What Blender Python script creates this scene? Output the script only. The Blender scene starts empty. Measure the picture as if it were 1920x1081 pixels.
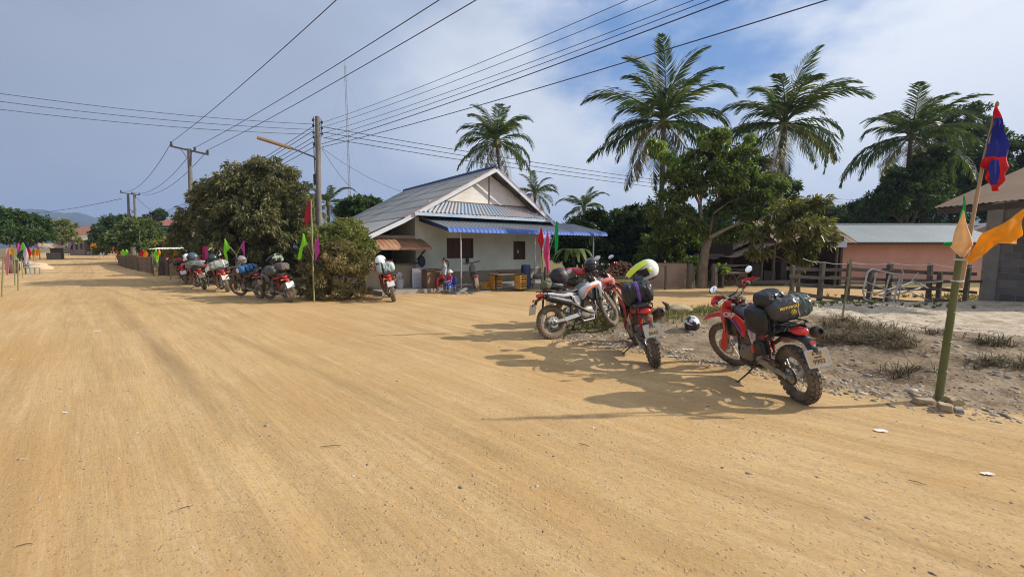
import bpy, bmesh, math, random
import numpy as np
from mathutils import Vector, Matrix, Euler, noise as mnoise

# ------------------------------------------------------------------ camera
SC = bpy.context.scene
COL = SC.collection
PI = math.pi
F = 790.0; HZ = 465.0; CH = 1.72
PITCH = math.atan((540.5 - HZ) / F)
cam_d = bpy.data.cameras.new("camera"); cam = bpy.data.objects.new("camera", cam_d)
COL.objects.link(cam)
cam.location = (0, 0, CH)
cam.rotation_euler = (PI / 2 - PITCH, 0, 0)
cam_d.sensor_width = 36.0
cam_d.lens = F / 1920 * 36.0
cam_d.clip_start = 0.05
cam_d.clip_end = 9000
SC.camera = cam

# ------------------------------------------------------------------ world, sun, exposure
SUN_EL = math.radians(31)
SUN_AZ = math.atan2(0.08, 1.0)            # direction to the sun in the ground plane, from +X towards +Y
sun_dir = Vector((math.cos(SUN_EL) * math.cos(SUN_AZ), math.cos(SUN_EL) * math.sin(SUN_AZ), math.sin(SUN_EL)))
sd = bpy.data.lights.new("sun", 'SUN'); sd.energy = 4.6; sd.angle = math.radians(0.7); sd.color = (1.0, 0.93, 0.82)
so = bpy.data.objects.new("sun", sd); COL.objects.link(so)
so.rotation_euler = sun_dir.to_track_quat('Z', 'Y').to_euler()
SC.view_settings.view_transform = 'Standard'
SC.view_settings.look = 'None'
SC.view_settings.gamma = 1
SC.view_settings.use_curve_mapping = False
SC.view_settings.exposure = 0.40
SC.render.engine = 'CYCLES'
try:
    SC.cycles.use_denoising = True
    SC.cycles.filter_width = 1.05
    SC.cycles.max_bounces = 6
    SC.cycles.transparent_max_bounces = 8
except Exception:
    pass

W = bpy.data.worlds.new("World"); SC.world = W; W.use_nodes = True
wn = W.node_tree.nodes; wl = W.node_tree.links
for n in list(wn): wn.remove(n)
def N(nodes, typ, **kw):
    n = nodes.new(typ)
    for k, v in kw.items():
        if k == 'ins':
            for kk, vv in v.items(): n.inputs[kk].default_value = vv
        else: setattr(n, k, v)
    return n
out = N(wn, 'ShaderNodeOutputWorld')
sky = N(wn, 'ShaderNodeTexSky', sky_type='NISHITA', sun_disc=False, sun_elevation=SUN_EL, sun_rotation=PI / 2 - SUN_AZ)
sky.air_density = 1.0; sky.dust_density = 1.0
bg1 = N(wn, 'ShaderNodeBackground', ins={'Strength': 0.08}); wl.new(sky.outputs[0], bg1.inputs[0])
tc = N(wn, 'ShaderNodeTexCoord')
mp = N(wn, 'ShaderNodeMapping', ins={'Scale': (1.0, 1.0, 2.2)}); wl.new(tc.outputs['Generated'], mp.inputs[0])
n1 = N(wn, 'ShaderNodeTexNoise', ins={'Scale': 1.7, 'Detail': 7.0, 'Roughness': 0.52, 'Distortion': 0.25}); wl.new(mp.outputs[0], n1.inputs['Vector'])
sx = N(wn, 'ShaderNodeSeparateXYZ'); wl.new(tc.outputs['Generated'], sx.inputs[0])
# cloud deck: grey blue on the left, bright on the right, where the sun lights it
mr = N(wn, 'ShaderNodeMapRange', ins={'From Min': -0.80, 'From Max': 0.52}); wl.new(sx.outputs[0], mr.inputs[0])
addn = N(wn, 'ShaderNodeMath', operation='MULTIPLY_ADD', ins={1: 1.1, 2: -0.55}); wl.new(n1.outputs[0], addn.inputs[0])
sm = N(wn, 'ShaderNodeMath', operation='ADD'); wl.new(mr.outputs[0], sm.inputs[0]); wl.new(addn.outputs[0], sm.inputs[1])
cr = N(wn, 'ShaderNodeValToRGB'); wl.new(sm.outputs[0], cr.inputs[0])
e = cr.color_ramp.elements
e[0].position = 0.05; e[0].color = (0.28, 0.325, 0.42, 1)
e[1].position = 0.90; e[1].color = (0.76, 0.80, 0.87, 1)
m_ = cr.color_ramp.elements.new(0.5); m_.color = (0.38, 0.45, 0.585, 1)
# towards the horizon the deck turns bluer
hzr = N(wn, 'ShaderNodeMapRange', ins={'From Min': 0.0, 'From Max': 0.34, 'To Min': 0.42, 'To Max': 0.0}); wl.new(sx.outputs[2], hzr.inputs[0])
mixh = N(wn, 'ShaderNodeMixRGB'); mixh.inputs[2].default_value = (0.30, 0.39, 0.57, 1)
wl.new(hzr.outputs[0], mixh.inputs[0]); wl.new(cr.outputs[0], mixh.inputs[1])
bg2 = N(wn, 'ShaderNodeBackground', ins={'Strength': 0.9}); wl.new(mixh.outputs[0], bg2.inputs[0])
# gap in the clouds where blue sky shows
dv = N(wn, 'ShaderNodeVectorMath', operation='DISTANCE'); wl.new(tc.outputs['Generated'], dv.inputs[0])
dv.inputs[1].default_value = (0.38, 0.80, 0.465)
n2 = N(wn, 'ShaderNodeTexNoise', ins={'Scale': 3.2, 'Detail': 6.0, 'Roughness': 0.55}); wl.new(mp.outputs[0], n2.inputs['Vector'])
ma = N(wn, 'ShaderNodeMath', operation='MULTIPLY_ADD', ins={1: 0.75}); wl.new(n2.outputs[0], ma.inputs[0]); wl.new(dv.outputs['Value'], ma.inputs[2])
mg = N(wn, 'ShaderNodeMapRange', ins={'From Min': 0.47, 'From Max': 0.76}); mg.interpolation_type = 'SMOOTHSTEP'
wl.new(ma.outputs[0], mg.inputs[0])
bg3 = N(wn, 'ShaderNodeBackground', ins={'Color': (0.12, 0.29, 0.66, 1), 'Strength': 0.95})
mb_ = N(wn, 'ShaderNodeMixShader', ins={0: 0.55}); wl.new(bg1.outputs[0], mb_.inputs[1]); wl.new(bg3.outputs[0], mb_.inputs[2])
ms = N(wn, 'ShaderNodeMixShader'); wl.new(mg.outputs[0], ms.inputs[0]); wl.new(mb_.outputs[0], ms.inputs[1]); wl.new(bg2.outputs[0], ms.inputs[2])
wl.new(ms.outputs[0], out.inputs[0])

# ------------------------------------------------------------------ pixel helpers (photograph is 1920 x 1081)
_c, _s = math.cos(PITCH), math.sin(PITCH)
def ray(px, py):
    u = (px - 960) / F; v = (540.5 - py) / F
    y = _c + v * _s; z = v * _c - _s
    return u / y, z / y
def P(px, py, D):
    u, k = ray(px, py)
    return Vector((u * D, D, CH + k * D))
def G(px, py, z=0.0):
    u, k = ray(px, py)
    D = (z - CH) / k
    return Vector((u * D, D, z))
def X(px, D): return (px - 960) / F * D

# ------------------------------------------------------------------ object helpers
class MB:
    def __init__(s): s.v = []; s.f = []; s.m = []; s.mi = 0
    def _add(s, vs, fs):
        b = len(s.v); s.v.extend([tuple(a) for a in vs]); s.f.extend([tuple(i + b for i in q) for q in fs]); s.m.extend([s.mi] * len(fs)); return s
    def add(s, o, M=None):
        b = len(s.v)
        s.v.extend([tuple(M @ Vector(a)) if M else a for a in o.v]); s.f.extend([tuple(i + b for i in q) for q in o.f]); s.m.extend(o.m); return s
    def box(s, c, d, rot=None, ch=0.0):
        hx, hy, hz = d[0] / 2, d[1] / 2, d[2] / 2
        if ch <= 0:
            vs = [Vector((a * hx, b * hy, g * hz)) for a in (-1, 1) for b in (-1, 1) for g in (-1, 1)]
            fs = [(0, 1, 3, 2), (4, 6, 7, 5), (0, 4, 5, 1), (2, 3, 7, 6), (0, 2, 6, 4), (1, 5, 7, 3)]
        else:
            bm = bmesh.new(); bmesh.ops.create_cube(bm, size=1.0)
            for q in bm.verts: q.co = Vector((q.co.x * d[0], q.co.y * d[1], q.co.z * d[2]))
            bmesh.ops.bevel(bm, geom=list(bm.edges), offset=ch, segments=2, affect='EDGES', profile=0.5)
            bm.verts.ensure_lookup_table(); vs = [q.co.copy() for q in bm.verts]; fs = [tuple(w.index for w in q.verts) for q in bm.faces]
            bm.free()
        if rot is not None:
            R = rot if isinstance(rot, Matrix) else Euler(rot).to_matrix()
            vs = [R @ q for q in vs]
        c = Vector(c)
        return s._add([q + c for q in vs], fs)
    def beam(s, a, b, w, h, up=(0, 0, 1)):
        a = Vector(a); b = Vector(b); d = (b - a); L = d.length; d.normalize()
        up = Vector(up); sd_ = d.cross(up)
        if sd_.length < 1e-4: sd_ = d.cross(Vector((1, 0, 0)))
        sd_.normalize(); up = sd_.cross(d)
        R = Matrix((d, sd_, up)).transposed()
        return s.box((a + b) / 2, (L, w, h), R)
    def tube(s, pts, r, n=8, cap=True):
        pts = [Vector(p) for p in pts]; k = len(pts)
        rs = r if isinstance(r, (list, tuple)) else [r] * k
        t0 = (pts[1] - pts[0]).normalized()
        up = Vector((0, 0, 1)) if abs(t0.z) < 0.9 else Vector((1, 0, 0))
        nrm = t0.cross(up).normalized(); vs = []
        for i in range(k):
            t = (pts[min(i + 1, k - 1)] - pts[max(i - 1, 0)]).normalized()
            nrm = (nrm - t * nrm.dot(t))
            if nrm.length < 1e-6: nrm = t.orthogonal()
            nrm.normalize(); bn = t.cross(nrm)
            for j in range(n):
                a = 2 * PI * j / n
                vs.append(pts[i] + (nrm * math.cos(a) + bn * math.sin(a)) * rs[i])
        fs = [(i * n + j, i * n + (j + 1) % n, (i + 1) * n + (j + 1) % n, (i + 1) * n + j) for i in range(k - 1) for j in range(n)]
        if cap: fs += [tuple(range(n))[::-1], tuple((k - 1) * n + j for j in range(n))]
        return s._add(vs, fs)
    def lathe(s, prof, o=(0, 0, 0), ax=(0, 0, 1), n=16, close=False):
        o = Vector(o); ax = Vector(ax).normalized(); a1 = ax.orthogonal().normalized(); a2 = ax.cross(a1)
        k = len(prof); vs = []
        for (r, h) in prof:
            for j in range(n):
                a = 2 * PI * j / n; vs.append(o + ax * h + (a1 * math.cos(a) + a2 * math.sin(a)) * r)
        kk = k if close else k - 1
        fs = [(i * n + j, i * n + (j + 1) % n, ((i + 1) % k) * n + (j + 1) % n, ((i + 1) % k) * n + j) for i in range(kk) for j in range(n)]
        if not close: fs += [tuple(range(n))[::-1], tuple((k - 1) * n + j for j in range(n))]
        return s._add(vs, fs)
    def cyl(s, a, b, r, n=12): return s.tube([a, b], r, n)
    def plate(s, poly, t, M=None, ch=0.0, fn=None):
        cx = sum(p[0] for p in poly) / len(poly); cy = sum(p[1] for p in poly) / len(poly); n = len(poly)
        rings = [[(p[0], p[1], -t / 2) for p in poly]]
        if ch > 0:
            q = []
            for i, p in enumerate(poly):
                a = Vector(poly[i - 1]); b = Vector(p); c = Vector(poly[(i + 1) % n])
                d1 = (a - b).normalized(); d2 = (c - b).normalized(); dd = d1 + d2
                if dd.length < 0.15: dd = Vector((-(c - a).y, (c - a).x)); dd.normalize(); dd = dd if dd.dot(Vector((cx, cy)) - b) > 0 else -dd
                else:
                    dd.normalize()
                    area = (b - a).cross(c - b)
                    if (area > 0) != (s._area(poly) > 0): dd = -dd
                q.append(b + dd * ch)
            rings.append([(p[0], p[1], t / 2 - ch * 0.6) for p in poly]); rings.append([(p[0], p[1], t / 2) for p in q])
        else: rings.append([(p[0], p[1], t / 2) for p in poly])
        vs = [Vector(p) for r in rings for p in r]
        if fn: vs = [Vector(fn(p)) for p in vs]
        if M: vs = [M @ p for p in vs]
        fs = [tuple(range(n))[::-1], tuple((len(rings) - 1) * n + j for j in range(n))]
        fs += [(i * n + j, i * n + (j + 1) % n, (i + 1) * n + (j + 1) % n, (i + 1) * n + j) for i in range(len(rings) - 1) for j in range(n)]
        return s._add(vs, fs)
    @staticmethod
    def _area(p): return sum(p[i - 1][0] * p[i][1] - p[i][0] * p[i - 1][1] for i in range(len(p)))
    def loft(s, rings, cap=True, closed=True):
        n = len(rings[0]); k = len(rings); vs = [Vector(p) for r in rings for p in r]
        m = n if closed else n - 1
        fs = [(i * n + j, i * n + (j + 1) % n, (i + 1) * n + (j + 1) % n, (i + 1) * n + j) for i in range(k - 1) for j in range(m)]
        if cap: fs += [tuple(range(n))[::-1], tuple((k - 1) * n + j for j in range(n))]
        return s._add(vs, fs)
    def ball(s, c, r, n=12, m=8, fn=None):
        c = Vector(c); r = r if isinstance(r, (tuple, list)) else (r, r, r); vs = []; fs = []
        for i in range(m + 1):
            th = PI * i / m
            for j in range(n):
                a = 2 * PI * j / n; p = Vector((math.sin(th) * math.cos(a), math.sin(th) * math.sin(a), math.cos(th)))
                if fn: p = fn(p)
                vs.append(c + Vector((p.x * r[0], p.y * r[1], p.z * r[2])))
        fs = [(i * n + j, (i + 1) * n + j, (i + 1) * n + (j + 1) % n, i * n + (j + 1) % n) for i in range(m) for j in range(n)]
        return s._add(vs, fs)
    def xf(s, M): s.v = [tuple(M @ Vector(a)) for a in s.v]; return s
    def mesh(s, name, mats, smooth=False, merge=False):
        me = bpy.data.meshes.new(name); me.from_pydata(s.v, [], s.f)
        for m in (mats if isinstance(mats, (list, tuple)) else [mats]): me.materials.append(m)
        if max(s.m, default=0) > 0: me.polygons.foreach_set('material_index', s.m)
        bm = bmesh.new(); bm.from_mesh(me); bmesh.ops.recalc_face_normals(bm, faces=bm.faces)
        if merge: bmesh.ops.remove_doubles(bm, verts=bm.verts, dist=1e-4)
        bm.to_mesh(me); bm.free()
        if smooth: shade(me, smooth)
        return me
    def build(s, name, mats, parent=None, smooth=False, merge=False):
        return link(name, s.mesh(name, mats, smooth, merge), parent)
def shade(me, ang=35):
    ang = 35 if ang is True else ang
    me.polygons.foreach_set('use_smooth', [True] * len(me.polygons))
    try: me.set_sharp_from_angle(angle=math.radians(ang))
    except Exception: pass
def link(name, me, parent=None):
    o = bpy.data.objects.new(name, me); COL.objects.link(o)
    if parent is not None: o.parent = parent
    return o
def tag(o, label=None, cat=None, group=None, kind=None):
    if label: o['label'] = label
    if cat: o['category'] = cat
    if group: o['group'] = group
    if kind: o['kind'] = kind
    return o
def empty(name, loc=(0, 0, 0), rz=0.0, label=None, cat=None, group=None, rx=0.0):
    o = bpy.data.objects.new(name, None); COL.objects.link(o); o.empty_display_size = 0.2
    o.location = loc; o.rotation_euler = (rx, 0, rz)
    return tag(o, label, cat, group)
MESHES = {}
def cpart(key, name, fn, mats, parent, smooth=False):
    """part whose mesh is shared between copies; fn fills an MB"""
    k = (key, tuple(m.name for m in (mats if isinstance(mats, (list, tuple)) else [mats])))
    if k not in MESHES:
        mb = MB(); fn(mb); MESHES[k] = mb.mesh(name, mats, smooth)
    return link(name, MESHES[k], parent)

# ------------------------------------------------------------------ materials
MATS = {}
def mat(name, col, rough=0.6, metal=0.0, col2=None, sc=8.0, amt=0.5, bump=0.0, bsc=40.0, spec=None, stretch=None, dust=0.0, coat=0.0, det=5.0, sharp=.22):
    if name in MATS: return MATS[name]
    m = bpy.data.materials.new(name); m.use_nodes = True; MATS[name] = m
    nt = m.node_tree; nd = nt.nodes; L = nt.links; b = nd['Principled BSDF']
    b.inputs['Roughness'].default_value = rough; b.inputs['Metallic'].default_value = metal
    if spec is not None: b.inputs['Specular IOR Level'].default_value = spec
    if coat: b.inputs['Coat Weight'].default_value = coat; b.inputs['Coat Roughness'].default_value = 0.12
    b.inputs['Base Color'].default_value = (*col, 1)
    tcn = nd.new('ShaderNodeTexCoord'); vec = tcn.outputs['Object']
    if stretch:
        mpn = nd.new('ShaderNodeMapping'); mpn.inputs['Scale'].default_value = stretch; L.new(vec, mpn.inputs[0]); vec = mpn.outputs[0]
    last = None
    if col2 is not None:
        nz = N(nd, 'ShaderNodeTexNoise', ins={'Scale': sc, 'Detail': det, 'Roughness': 0.6}); L.new(vec, nz.inputs['Vector'])
        rp = N(nd, 'ShaderNodeMapRange', ins={'From Min': 0.5 - sharp, 'From Max': 0.5 + sharp, 'To Max': amt * 2 if amt < 0.5 else 1.0}); L.new(nz.outputs[0], rp.inputs[0])
        mx = nd.new('ShaderNodeMixRGB'); mx.inputs[1].default_value = (*col, 1); mx.inputs[2].default_value = (*col2, 1)
        L.new(rp.outputs[0], mx.inputs[0]); last = mx.outputs[0]
    if dust > 0:
        nz = N(nd, 'ShaderNodeTexNoise', ins={'Scale': 9.0, 'Detail': 6.0, 'Roughness': 0.65}); L.new(tcn.outputs['Object'], nz.inputs['Vector'])
        rp = N(nd, 'ShaderNodeMapRange', ins={'From Min': 0.66 - 0.35 * dust, 'From Max': 0.95 - 0.3 * dust, 'To Max': min(1, 0.35 + dust * 0.6)}); L.new(nz.outputs[0], rp.inputs[0])
        mx = nd.new('ShaderNodeMixRGB'); mx.inputs[2].default_value = (0.36, 0.22, 0.11, 1)
        if last: L.new(last, mx.inputs[1])
        else: mx.inputs[1].default_value = (*col, 1)
        L.new(rp.outputs[0], mx.inputs[0]); last = mx.outputs[0]
        rr = N(nd, 'ShaderNodeMapRange', ins={'To Min': rough, 'To Max': 0.85}); L.new(rp.outputs[0], rr.inputs[0]); L.new(rr.outputs[0], b.inputs['Roughness'])
    if last: L.new(last, b.inputs['Base Color'])
    if bump > 0:
        nb = N(nd, 'ShaderNodeTexNoise', ins={'Scale': bsc, 'Detail': 4.0, 'Roughness': 0.6}); L.new(vec, nb.inputs['Vector'])
        bp = N(nd, 'ShaderNodeBump', ins={'Strength': bump, 'Distance': 0.02}); L.new(nb.outputs[0], bp.inputs['Height']); L.new(bp.outputs[0], b.inputs['Normal'])
    return m
def leafmat(name, c1, c2, c3, trans=0.3, rough=0.45):
    if name in MATS: return MATS[name]
    m = bpy.data.materials.new(name); m.use_nodes = True; MATS[name] = m
    nt = m.node_tree; nd = nt.nodes; L = nt.links; b = nd['Principled BSDF']; o = nd['Material Output']
    ge = nd.new('ShaderNodeNewGeometry'); cr = nd.new('ShaderNodeValToRGB'); tcn = nd.new('ShaderNodeTexCoord')
    nz = N(nd, 'ShaderNodeTexNoise', ins={'Scale': 0.9, 'Detail': 3.0}); L.new(tcn.outputs['Object'], nz.inputs['Vector'])
    ad = N(nd, 'ShaderNodeMath', operation='MULTIPLY_ADD', ins={1: 0.55}); L.new(ge.outputs['Random Per Island'], ad.inputs[0])
    sb = N(nd, 'ShaderNodeMapRange', ins={'From Min': 0.3, 'From Max': 0.7, 'To Min': 0.0, 'To Max': 0.45}); L.new(nz.outputs[0], sb.inputs[0]); L.new(sb.outputs[0], ad.inputs[2])
    L.new(ad.outputs[0], cr.inputs[0]); e = cr.color_ramp.elements
    e[0].color = (*c1, 1); e[0].position = 0.05; e[1].color = (*c3, 1); e[1].position = 0.95; q = e.new(0.55); q.color = (*c2, 1)
    L.new(cr.outputs[0], b.inputs['Base Color']); b.inputs['Roughness'].default_value = rough; b.inputs['Specular IOR Level'].default_value = 0.35
    tr = nd.new('ShaderNodeBsdfTranslucent'); hs = N(nd, 'ShaderNodeMixRGB', blend_type='MULTIPLY', ins={0: 1.0}); hs.inputs[2].default_value = (1.3, 1.5, 0.55, 1)
    L.new(cr.outputs[0], hs.inputs[1]); L.new(hs.outputs[0], tr.inputs[0])
    mx = N(nd, 'ShaderNodeMixShader', ins={0: trans}); L.new(b.outputs[0], mx.inputs[1]); L.new(tr.outputs[0], mx.inputs[2]); L.new(mx.outputs[0], o.inputs[0])
    return m
def clothmat(name, col, trans=0.45, rough=0.7):
    if name in MATS: return MATS[name]
    m = bpy.data.materials.new(name); m.use_nodes = True; MATS[name] = m
    nt = m.node_tree; nd = nt.nodes; L = nt.links; b = nd['Principled BSDF']; o = nd['Material Output']
    tcn = nd.new('ShaderNodeTexCoord')
    nz = N(nd, 'ShaderNodeTexNoise', ins={'Scale': 14.0, 'Detail': 3.0}); L.new(tcn.outputs['Object'], nz.inputs['Vector'])
    rp = N(nd, 'ShaderNodeMapRange', ins={'To Min': 0.82, 'To Max': 1.12}); L.new(nz.outputs[0], rp.inputs[0])
    mx0 = N(nd, 'ShaderNodeMixRGB', blend_type='MULTIPLY', ins={0: 1.0}); mx0.inputs[1].default_value = (*col, 1); L.new(rp.outputs[0], mx0.inputs[2])
    L.new(mx0.outputs[0], b.inputs['Base Color']); b.inputs['Roughness'].default_value = rough
    tr = nd.new('ShaderNodeBsdfTranslucent'); L.new(mx0.outputs[0], tr.inputs[0])
    mx = N(nd, 'ShaderNodeMixShader', ins={0: trans}); L.new(b.outputs[0], mx.inputs[1]); L.new(tr.outputs[0], mx.inputs[2]); L.new(mx.outputs[0], o.inputs[0])
    return m
rnd = random.Random(7)
def sstep(a, b, x):
    t = np.clip((x - a) / (b - a), 0, 1); return t * t * (3 - 2 * t)
# ------------------------------------------------------------------ ground
PATCH = [(0.55, 8.0), (1.5, 7.35), (2.4, 6.75), (3.3, 5.75), (4.0, 4.75), (4.5, 4.25), (5.2, 3.95), (8, 2.9), (30, -4), (30, 13.6), (14, 13.9), (7.5, 13.6), (5.2, 12.1), (3.2, 11.6), (1.5, 10.6), (0.6, 9.2)]
def sdist(x, y, poly):
    """signed distance, positive inside"""
    x = np.asarray(x, float); y = np.asarray(y, float)
    d = np.full(x.shape, 1e9); ins = np.zeros(x.shape, bool); n = len(poly)
    for i in range(n):
        x0, y0 = poly[i]; x1, y1 = poly[(i + 1) % n]
        dx, dy = x1 - x0, y1 - y0
        t = np.clip(((x - x0) * dx + (y - y0) * dy) / (dx * dx + dy * dy), 0, 1)
        d = np.minimum(d, np.hypot(x - x0 - t * dx, y - y0 - t * dy))
        c = ((y0 > y) != (y1 > y)) & (x < (x1 - x0) * (y - y0) / (y1 - y0 + 1e-12) + x0)
        ins ^= c
    return np.where(ins, d, -d)
def fbm(x, y, sc, seed=0, octs=3):
    r = np.random.RandomState(seed); v = 0; a = 1.0; tot = 0
    for o in range(octs):
        for k in range(5):
            th = r.uniform(0, 2 * PI); ph = r.uniform(0, 2 * PI); f = sc * 2 ** o * r.uniform(0.7, 1.4)
            v = v + a / 5 * np.sin((x * math.cos(th) + y * math.sin(th)) * f + ph + 0.8 * np.sin(f * 0.6 * (x * math.sin(th) - y * math.cos(th)) + ph * 2))
        tot += a; a *= 0.5
    return v / tot * 1.6
def ruts(x, y):
    s = (x + y) / 1.4142 + 0.18 * np.sin(0.35 * (y - x) / 1.4142) + 0.05 * fbm(x, y, .8, 44) - 0.012 * np.maximum(0, y - 4) ** 1.2
    h = 0
    for c, w, a in ((0.62, 0.09, .009), (1.05, 0.12, .013), (1.5, 0.08, .009), (2.3, 0.14, .012), (2.95, 0.09, .010), (3.4, .07, .008), (4.2, 0.18, .012), (-0.1, 0.09, .011), (-0.45, .07, .008), (-0.9, .14, .012), (-1.7, .1, .012), (-2.4, .12, .012), (5.3, .12, .011), (6.3, .15, .011)):
        h = h - a * np.exp(-((s - c) / w) ** 2) + 0.5 * a * np.exp(-((s - c - 1.8 * w) / w) ** 2) + 0.4 * a * np.exp(-((s - c + 1.8 * w) / w) ** 2)
    return h * (0.6 + 0.4 * np.sin(0.21 * (y - x) + s))
def tracks2(x, y):     # tracks sweeping right along the verge
    s = 0.55 * x + 0.835 * y
    h = 0
    for c, w, a in ((1.9, .12, .01), (2.5, .1, .01), (3.1, .16, .014), (3.9, .12, .012), (4.6, .14, .012), (5.25, .12, .016)):
        h = h - a * np.exp(-((s - c) / w) ** 2) + .5 * a * np.exp(-((s - c - 1.7 * w) / w) ** 2)
    return h
def gh(x, y):
    x = np.asarray(x, float); y = np.asarray(y, float)
    d = sdist(x, y, PATCH) + 0.12 * fbm(x, y, 2.2, 3)
    m = sstep(0.25, 3.2, d); near = 1 - sstep(18, 30, np.hypot(x, y))
    wR = sstep(0.5, 3.0, x)
    h = near * (1 - sstep(-0.1, 0.5, d)) * (ruts(x, y) * (1 - wR) + tracks2(x, y) * wR)
    h = h + near * 0.010 * fbm(x, y, 1.3, 1)
    h = h + m * 0.30 + near * sstep(0, .5, d) * (0.045 * fbm(x, y, 1.7, 5) + 0.030 * fbm(x, y, 5.5, 6) + 0.016 * fbm(x, y, 13, 7))
    h = h + near * 0.03 * np.exp(-((d - 0.2) / 0.25) ** 2) * sstep(3.2, 4.2, x)
    # verge on the far left
    far = sstep(30, 90, y) ; h = h + far * 0.55 + 0.1 * sstep(60, 200, y)
    return h
def gz(x, y): return float(gh(np.array([x]), np.array([y]))[0])

def make_ground():
    n = 620
    t = np.linspace(-1, 1, n)
    xs = 2.0 * np.sinh(7.3 * t) + 1.2; ys = 1.6 * np.sinh(7.6 * np.linspace(-0.62, 1, n)) + 4.2
    Xg, Yg = np.meshgrid(xs, ys); Z = gh(Xg, Yg)
    v = np.stack([Xg, Yg, Z], -1).reshape(-1, 3)
    idx = np.arange(n * n).reshape(n, n)
    f = np.stack([idx[:-1, :-1], idx[:-1, 1:], idx[1:, 1:], idx[1:, :-1]], -1).reshape(-1, 4)
    me = npmesh('ground', v, f)
    d = sdist(Xg, Yg, PATCH) + 0.22 * fbm(Xg, Yg, 3.0, 11)
    rub = sstep(-0.05, 0.35, d)
    sand = rub * sstep(4.2, 6.8, Xg - 0.15 * Yg + 0.7 * fbm(Xg, Yg, 1.5, 12)) * sstep(6.6, 8.6, Yg + 0.3 * Xg - 1.6 + 0.7 * fbm(Xg, Yg, 1.3, 13))
    # verge dirt and yards away from the driven road: darker, greener
    s = (Xg + Yg) / 1.4142
    roadL = sstep(-9.5, -6.5, s + 0.8 * fbm(Xg, Yg, .4, 15)); roadR = 1 - sstep(3.0, 5.0, s - 0.6 * fbm(Xg, Yg, .5, 16))
    offr = np.maximum(1 - roadL, (1 - roadR) * sstep(17.5, 19.5, Yg + .5 * fbm(Xg, Yg, .7, 18)))
    grs = np.maximum(offr * sstep(9, 16, np.hypot(Xg, Yg)) * 0.85, rub * sstep(7.6, 9.3, Yg + .6 * fbm(Xg, Yg, 1.6, 17)) * (1 - sstep(3.2, 5.4, Xg + .5 * fbm(Xg, Yg, 1.2, 19) - .25 * (Yg - 8))))
    yard = sstep(17.2, 19, Yg + .4 * fbm(Xg, Yg, .9, 21)) * sstep(-6, -4, Xg) * (1 - offr)
    ca = me.color_attributes.new('zone', 'FLOAT_COLOR', 'POINT')
    ca.data.foreach_set('color', np.stack([rub, sand, grs, yard], -1).reshape(-1).astype(np.float32))
    me.polygons.foreach_set('use_smooth', np.ones(len(me.polygons), bool))
    m = bpy.data.materials.new('ground_earth'); m.use_nodes = True; me.materials.append(m)
    nt = m.node_tree; nd = nt.nodes; L = nt.links; b = nd['Principled BSDF']; b.inputs['Roughness'].default_value = 0.95; b.inputs['Specular IOR Level'].default_value = 0.15
    tcn = nd.new('ShaderNodeTexCoord'); at = N(nd, 'ShaderNodeAttribute', attribute_name='zone'); sp = nd.new('ShaderNodeSeparateColor'); L.new(at.outputs['Color'], sp.inputs[0])
    ob = tcn.outputs['Object']
    def noise(sc, det=5, rough=.6, vec=ob, dist=0.0):
        q = N(nd, 'ShaderNodeTexNoise', ins={'Scale': sc, 'Detail': det, 'Roughness': rough, 'Distortion': dist}); L.new(vec, q.inputs['Vector']); return q.outputs[0]
    def rng(v, a, b_, lo=0.0, hi=1.0):
        q = N(nd, 'ShaderNodeMapRange', ins={'From Min': a, 'From Max': b_, 'To Min': lo, 'To Max': hi}); L.new(v, q.inputs[0]); return q.outputs[0]
    def mix(f_, a, b_, bt='MIX'):
        q = N(nd, 'ShaderNodeMixRGB', blend_type=bt)
        for k, w in ((0, f_), (1, a), (2, b_)):
            if isinstance(w, (int, float)): q.inputs[k].default_value = w
            elif isinstance(w, tuple): q.inputs[k].default_value = (*w, 1)
            else: L.new(w, q.inputs[k])
        return q.outputs[0]
    def math2(op, a, b_):
        q = N(nd, 'ShaderNodeMath', operation=op)
        for k, w in ((0, a), (1, b_)):
            if isinstance(w, (int, float)): q.inputs[k].default_value = w
            else: L.new(w, q.inputs[k])
        return q.outputs[0]
    def rotsc(a, s_):
        q = N(nd, 'ShaderNodeMapping', ins={'Rotation': (0, 0, a)}); L.new(ob, q.inputs[0]); q2 = N(nd, 'ShaderNodeMapping', ins={'Scale': s_}); L.new(q.outputs[0], q2.inputs[0]); return q2.outputs[0]
    st = rotsc(-PI / 4, (1.0, .07, 1.0))
    st2 = rotsc(math.radians(34), (.09, 1.0, 1.0))
    road = mix(rng(noise(0.5, 4), .35, .65), (.60, .405, .195), (.52, .33, .14))
    road = mix(rng(noise(2.6, 6, .7, st), .44, .66, 0, .75), road, (.415, .255, .11))
    road = mix(rng(noise(7.0, 4, .7, st), .52, .66, 0, .4), road, (.66, .47, .26))
    sxx = nd.new('ShaderNodeSeparateXYZ'); L.new(ob, sxx.inputs[0]); rightm = rng(sxx.outputs[0], -.5, 2.0)
    road = mix(math2('MULTIPLY', rightm, rng(noise(3.5, 5, .7, st2), .46, .70, 0, .7)), road, (.64, .45, .24))
    road = mix(rng(noise(11, 6, .8), .5, .68, 0, .5), road, (.38, .245, .12))
    road = mix(rng(noise(0.27, 4, .6), .50, .68, 0, .5), road, (.50, .29, .10))
    road = mix(rng(noise(28, 5, .75), .5, .72, 0, .45), road, (.33, .20, .095))
    gv = N(nd, 'ShaderNodeTexVoronoi', ins={'Scale': 34.0, 'Randomness': 1.0}); L.new(ob, gv.inputs['Vector'])
    gs = nd.new('ShaderNodeSeparateColor'); L.new(gv.outputs['Color'], gs.inputs[0])
    dots = math2('MULTIPLY', rng(gv.outputs['Distance'], .34, .24), rng(gs.outputs[0], .76, .80))
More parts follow.
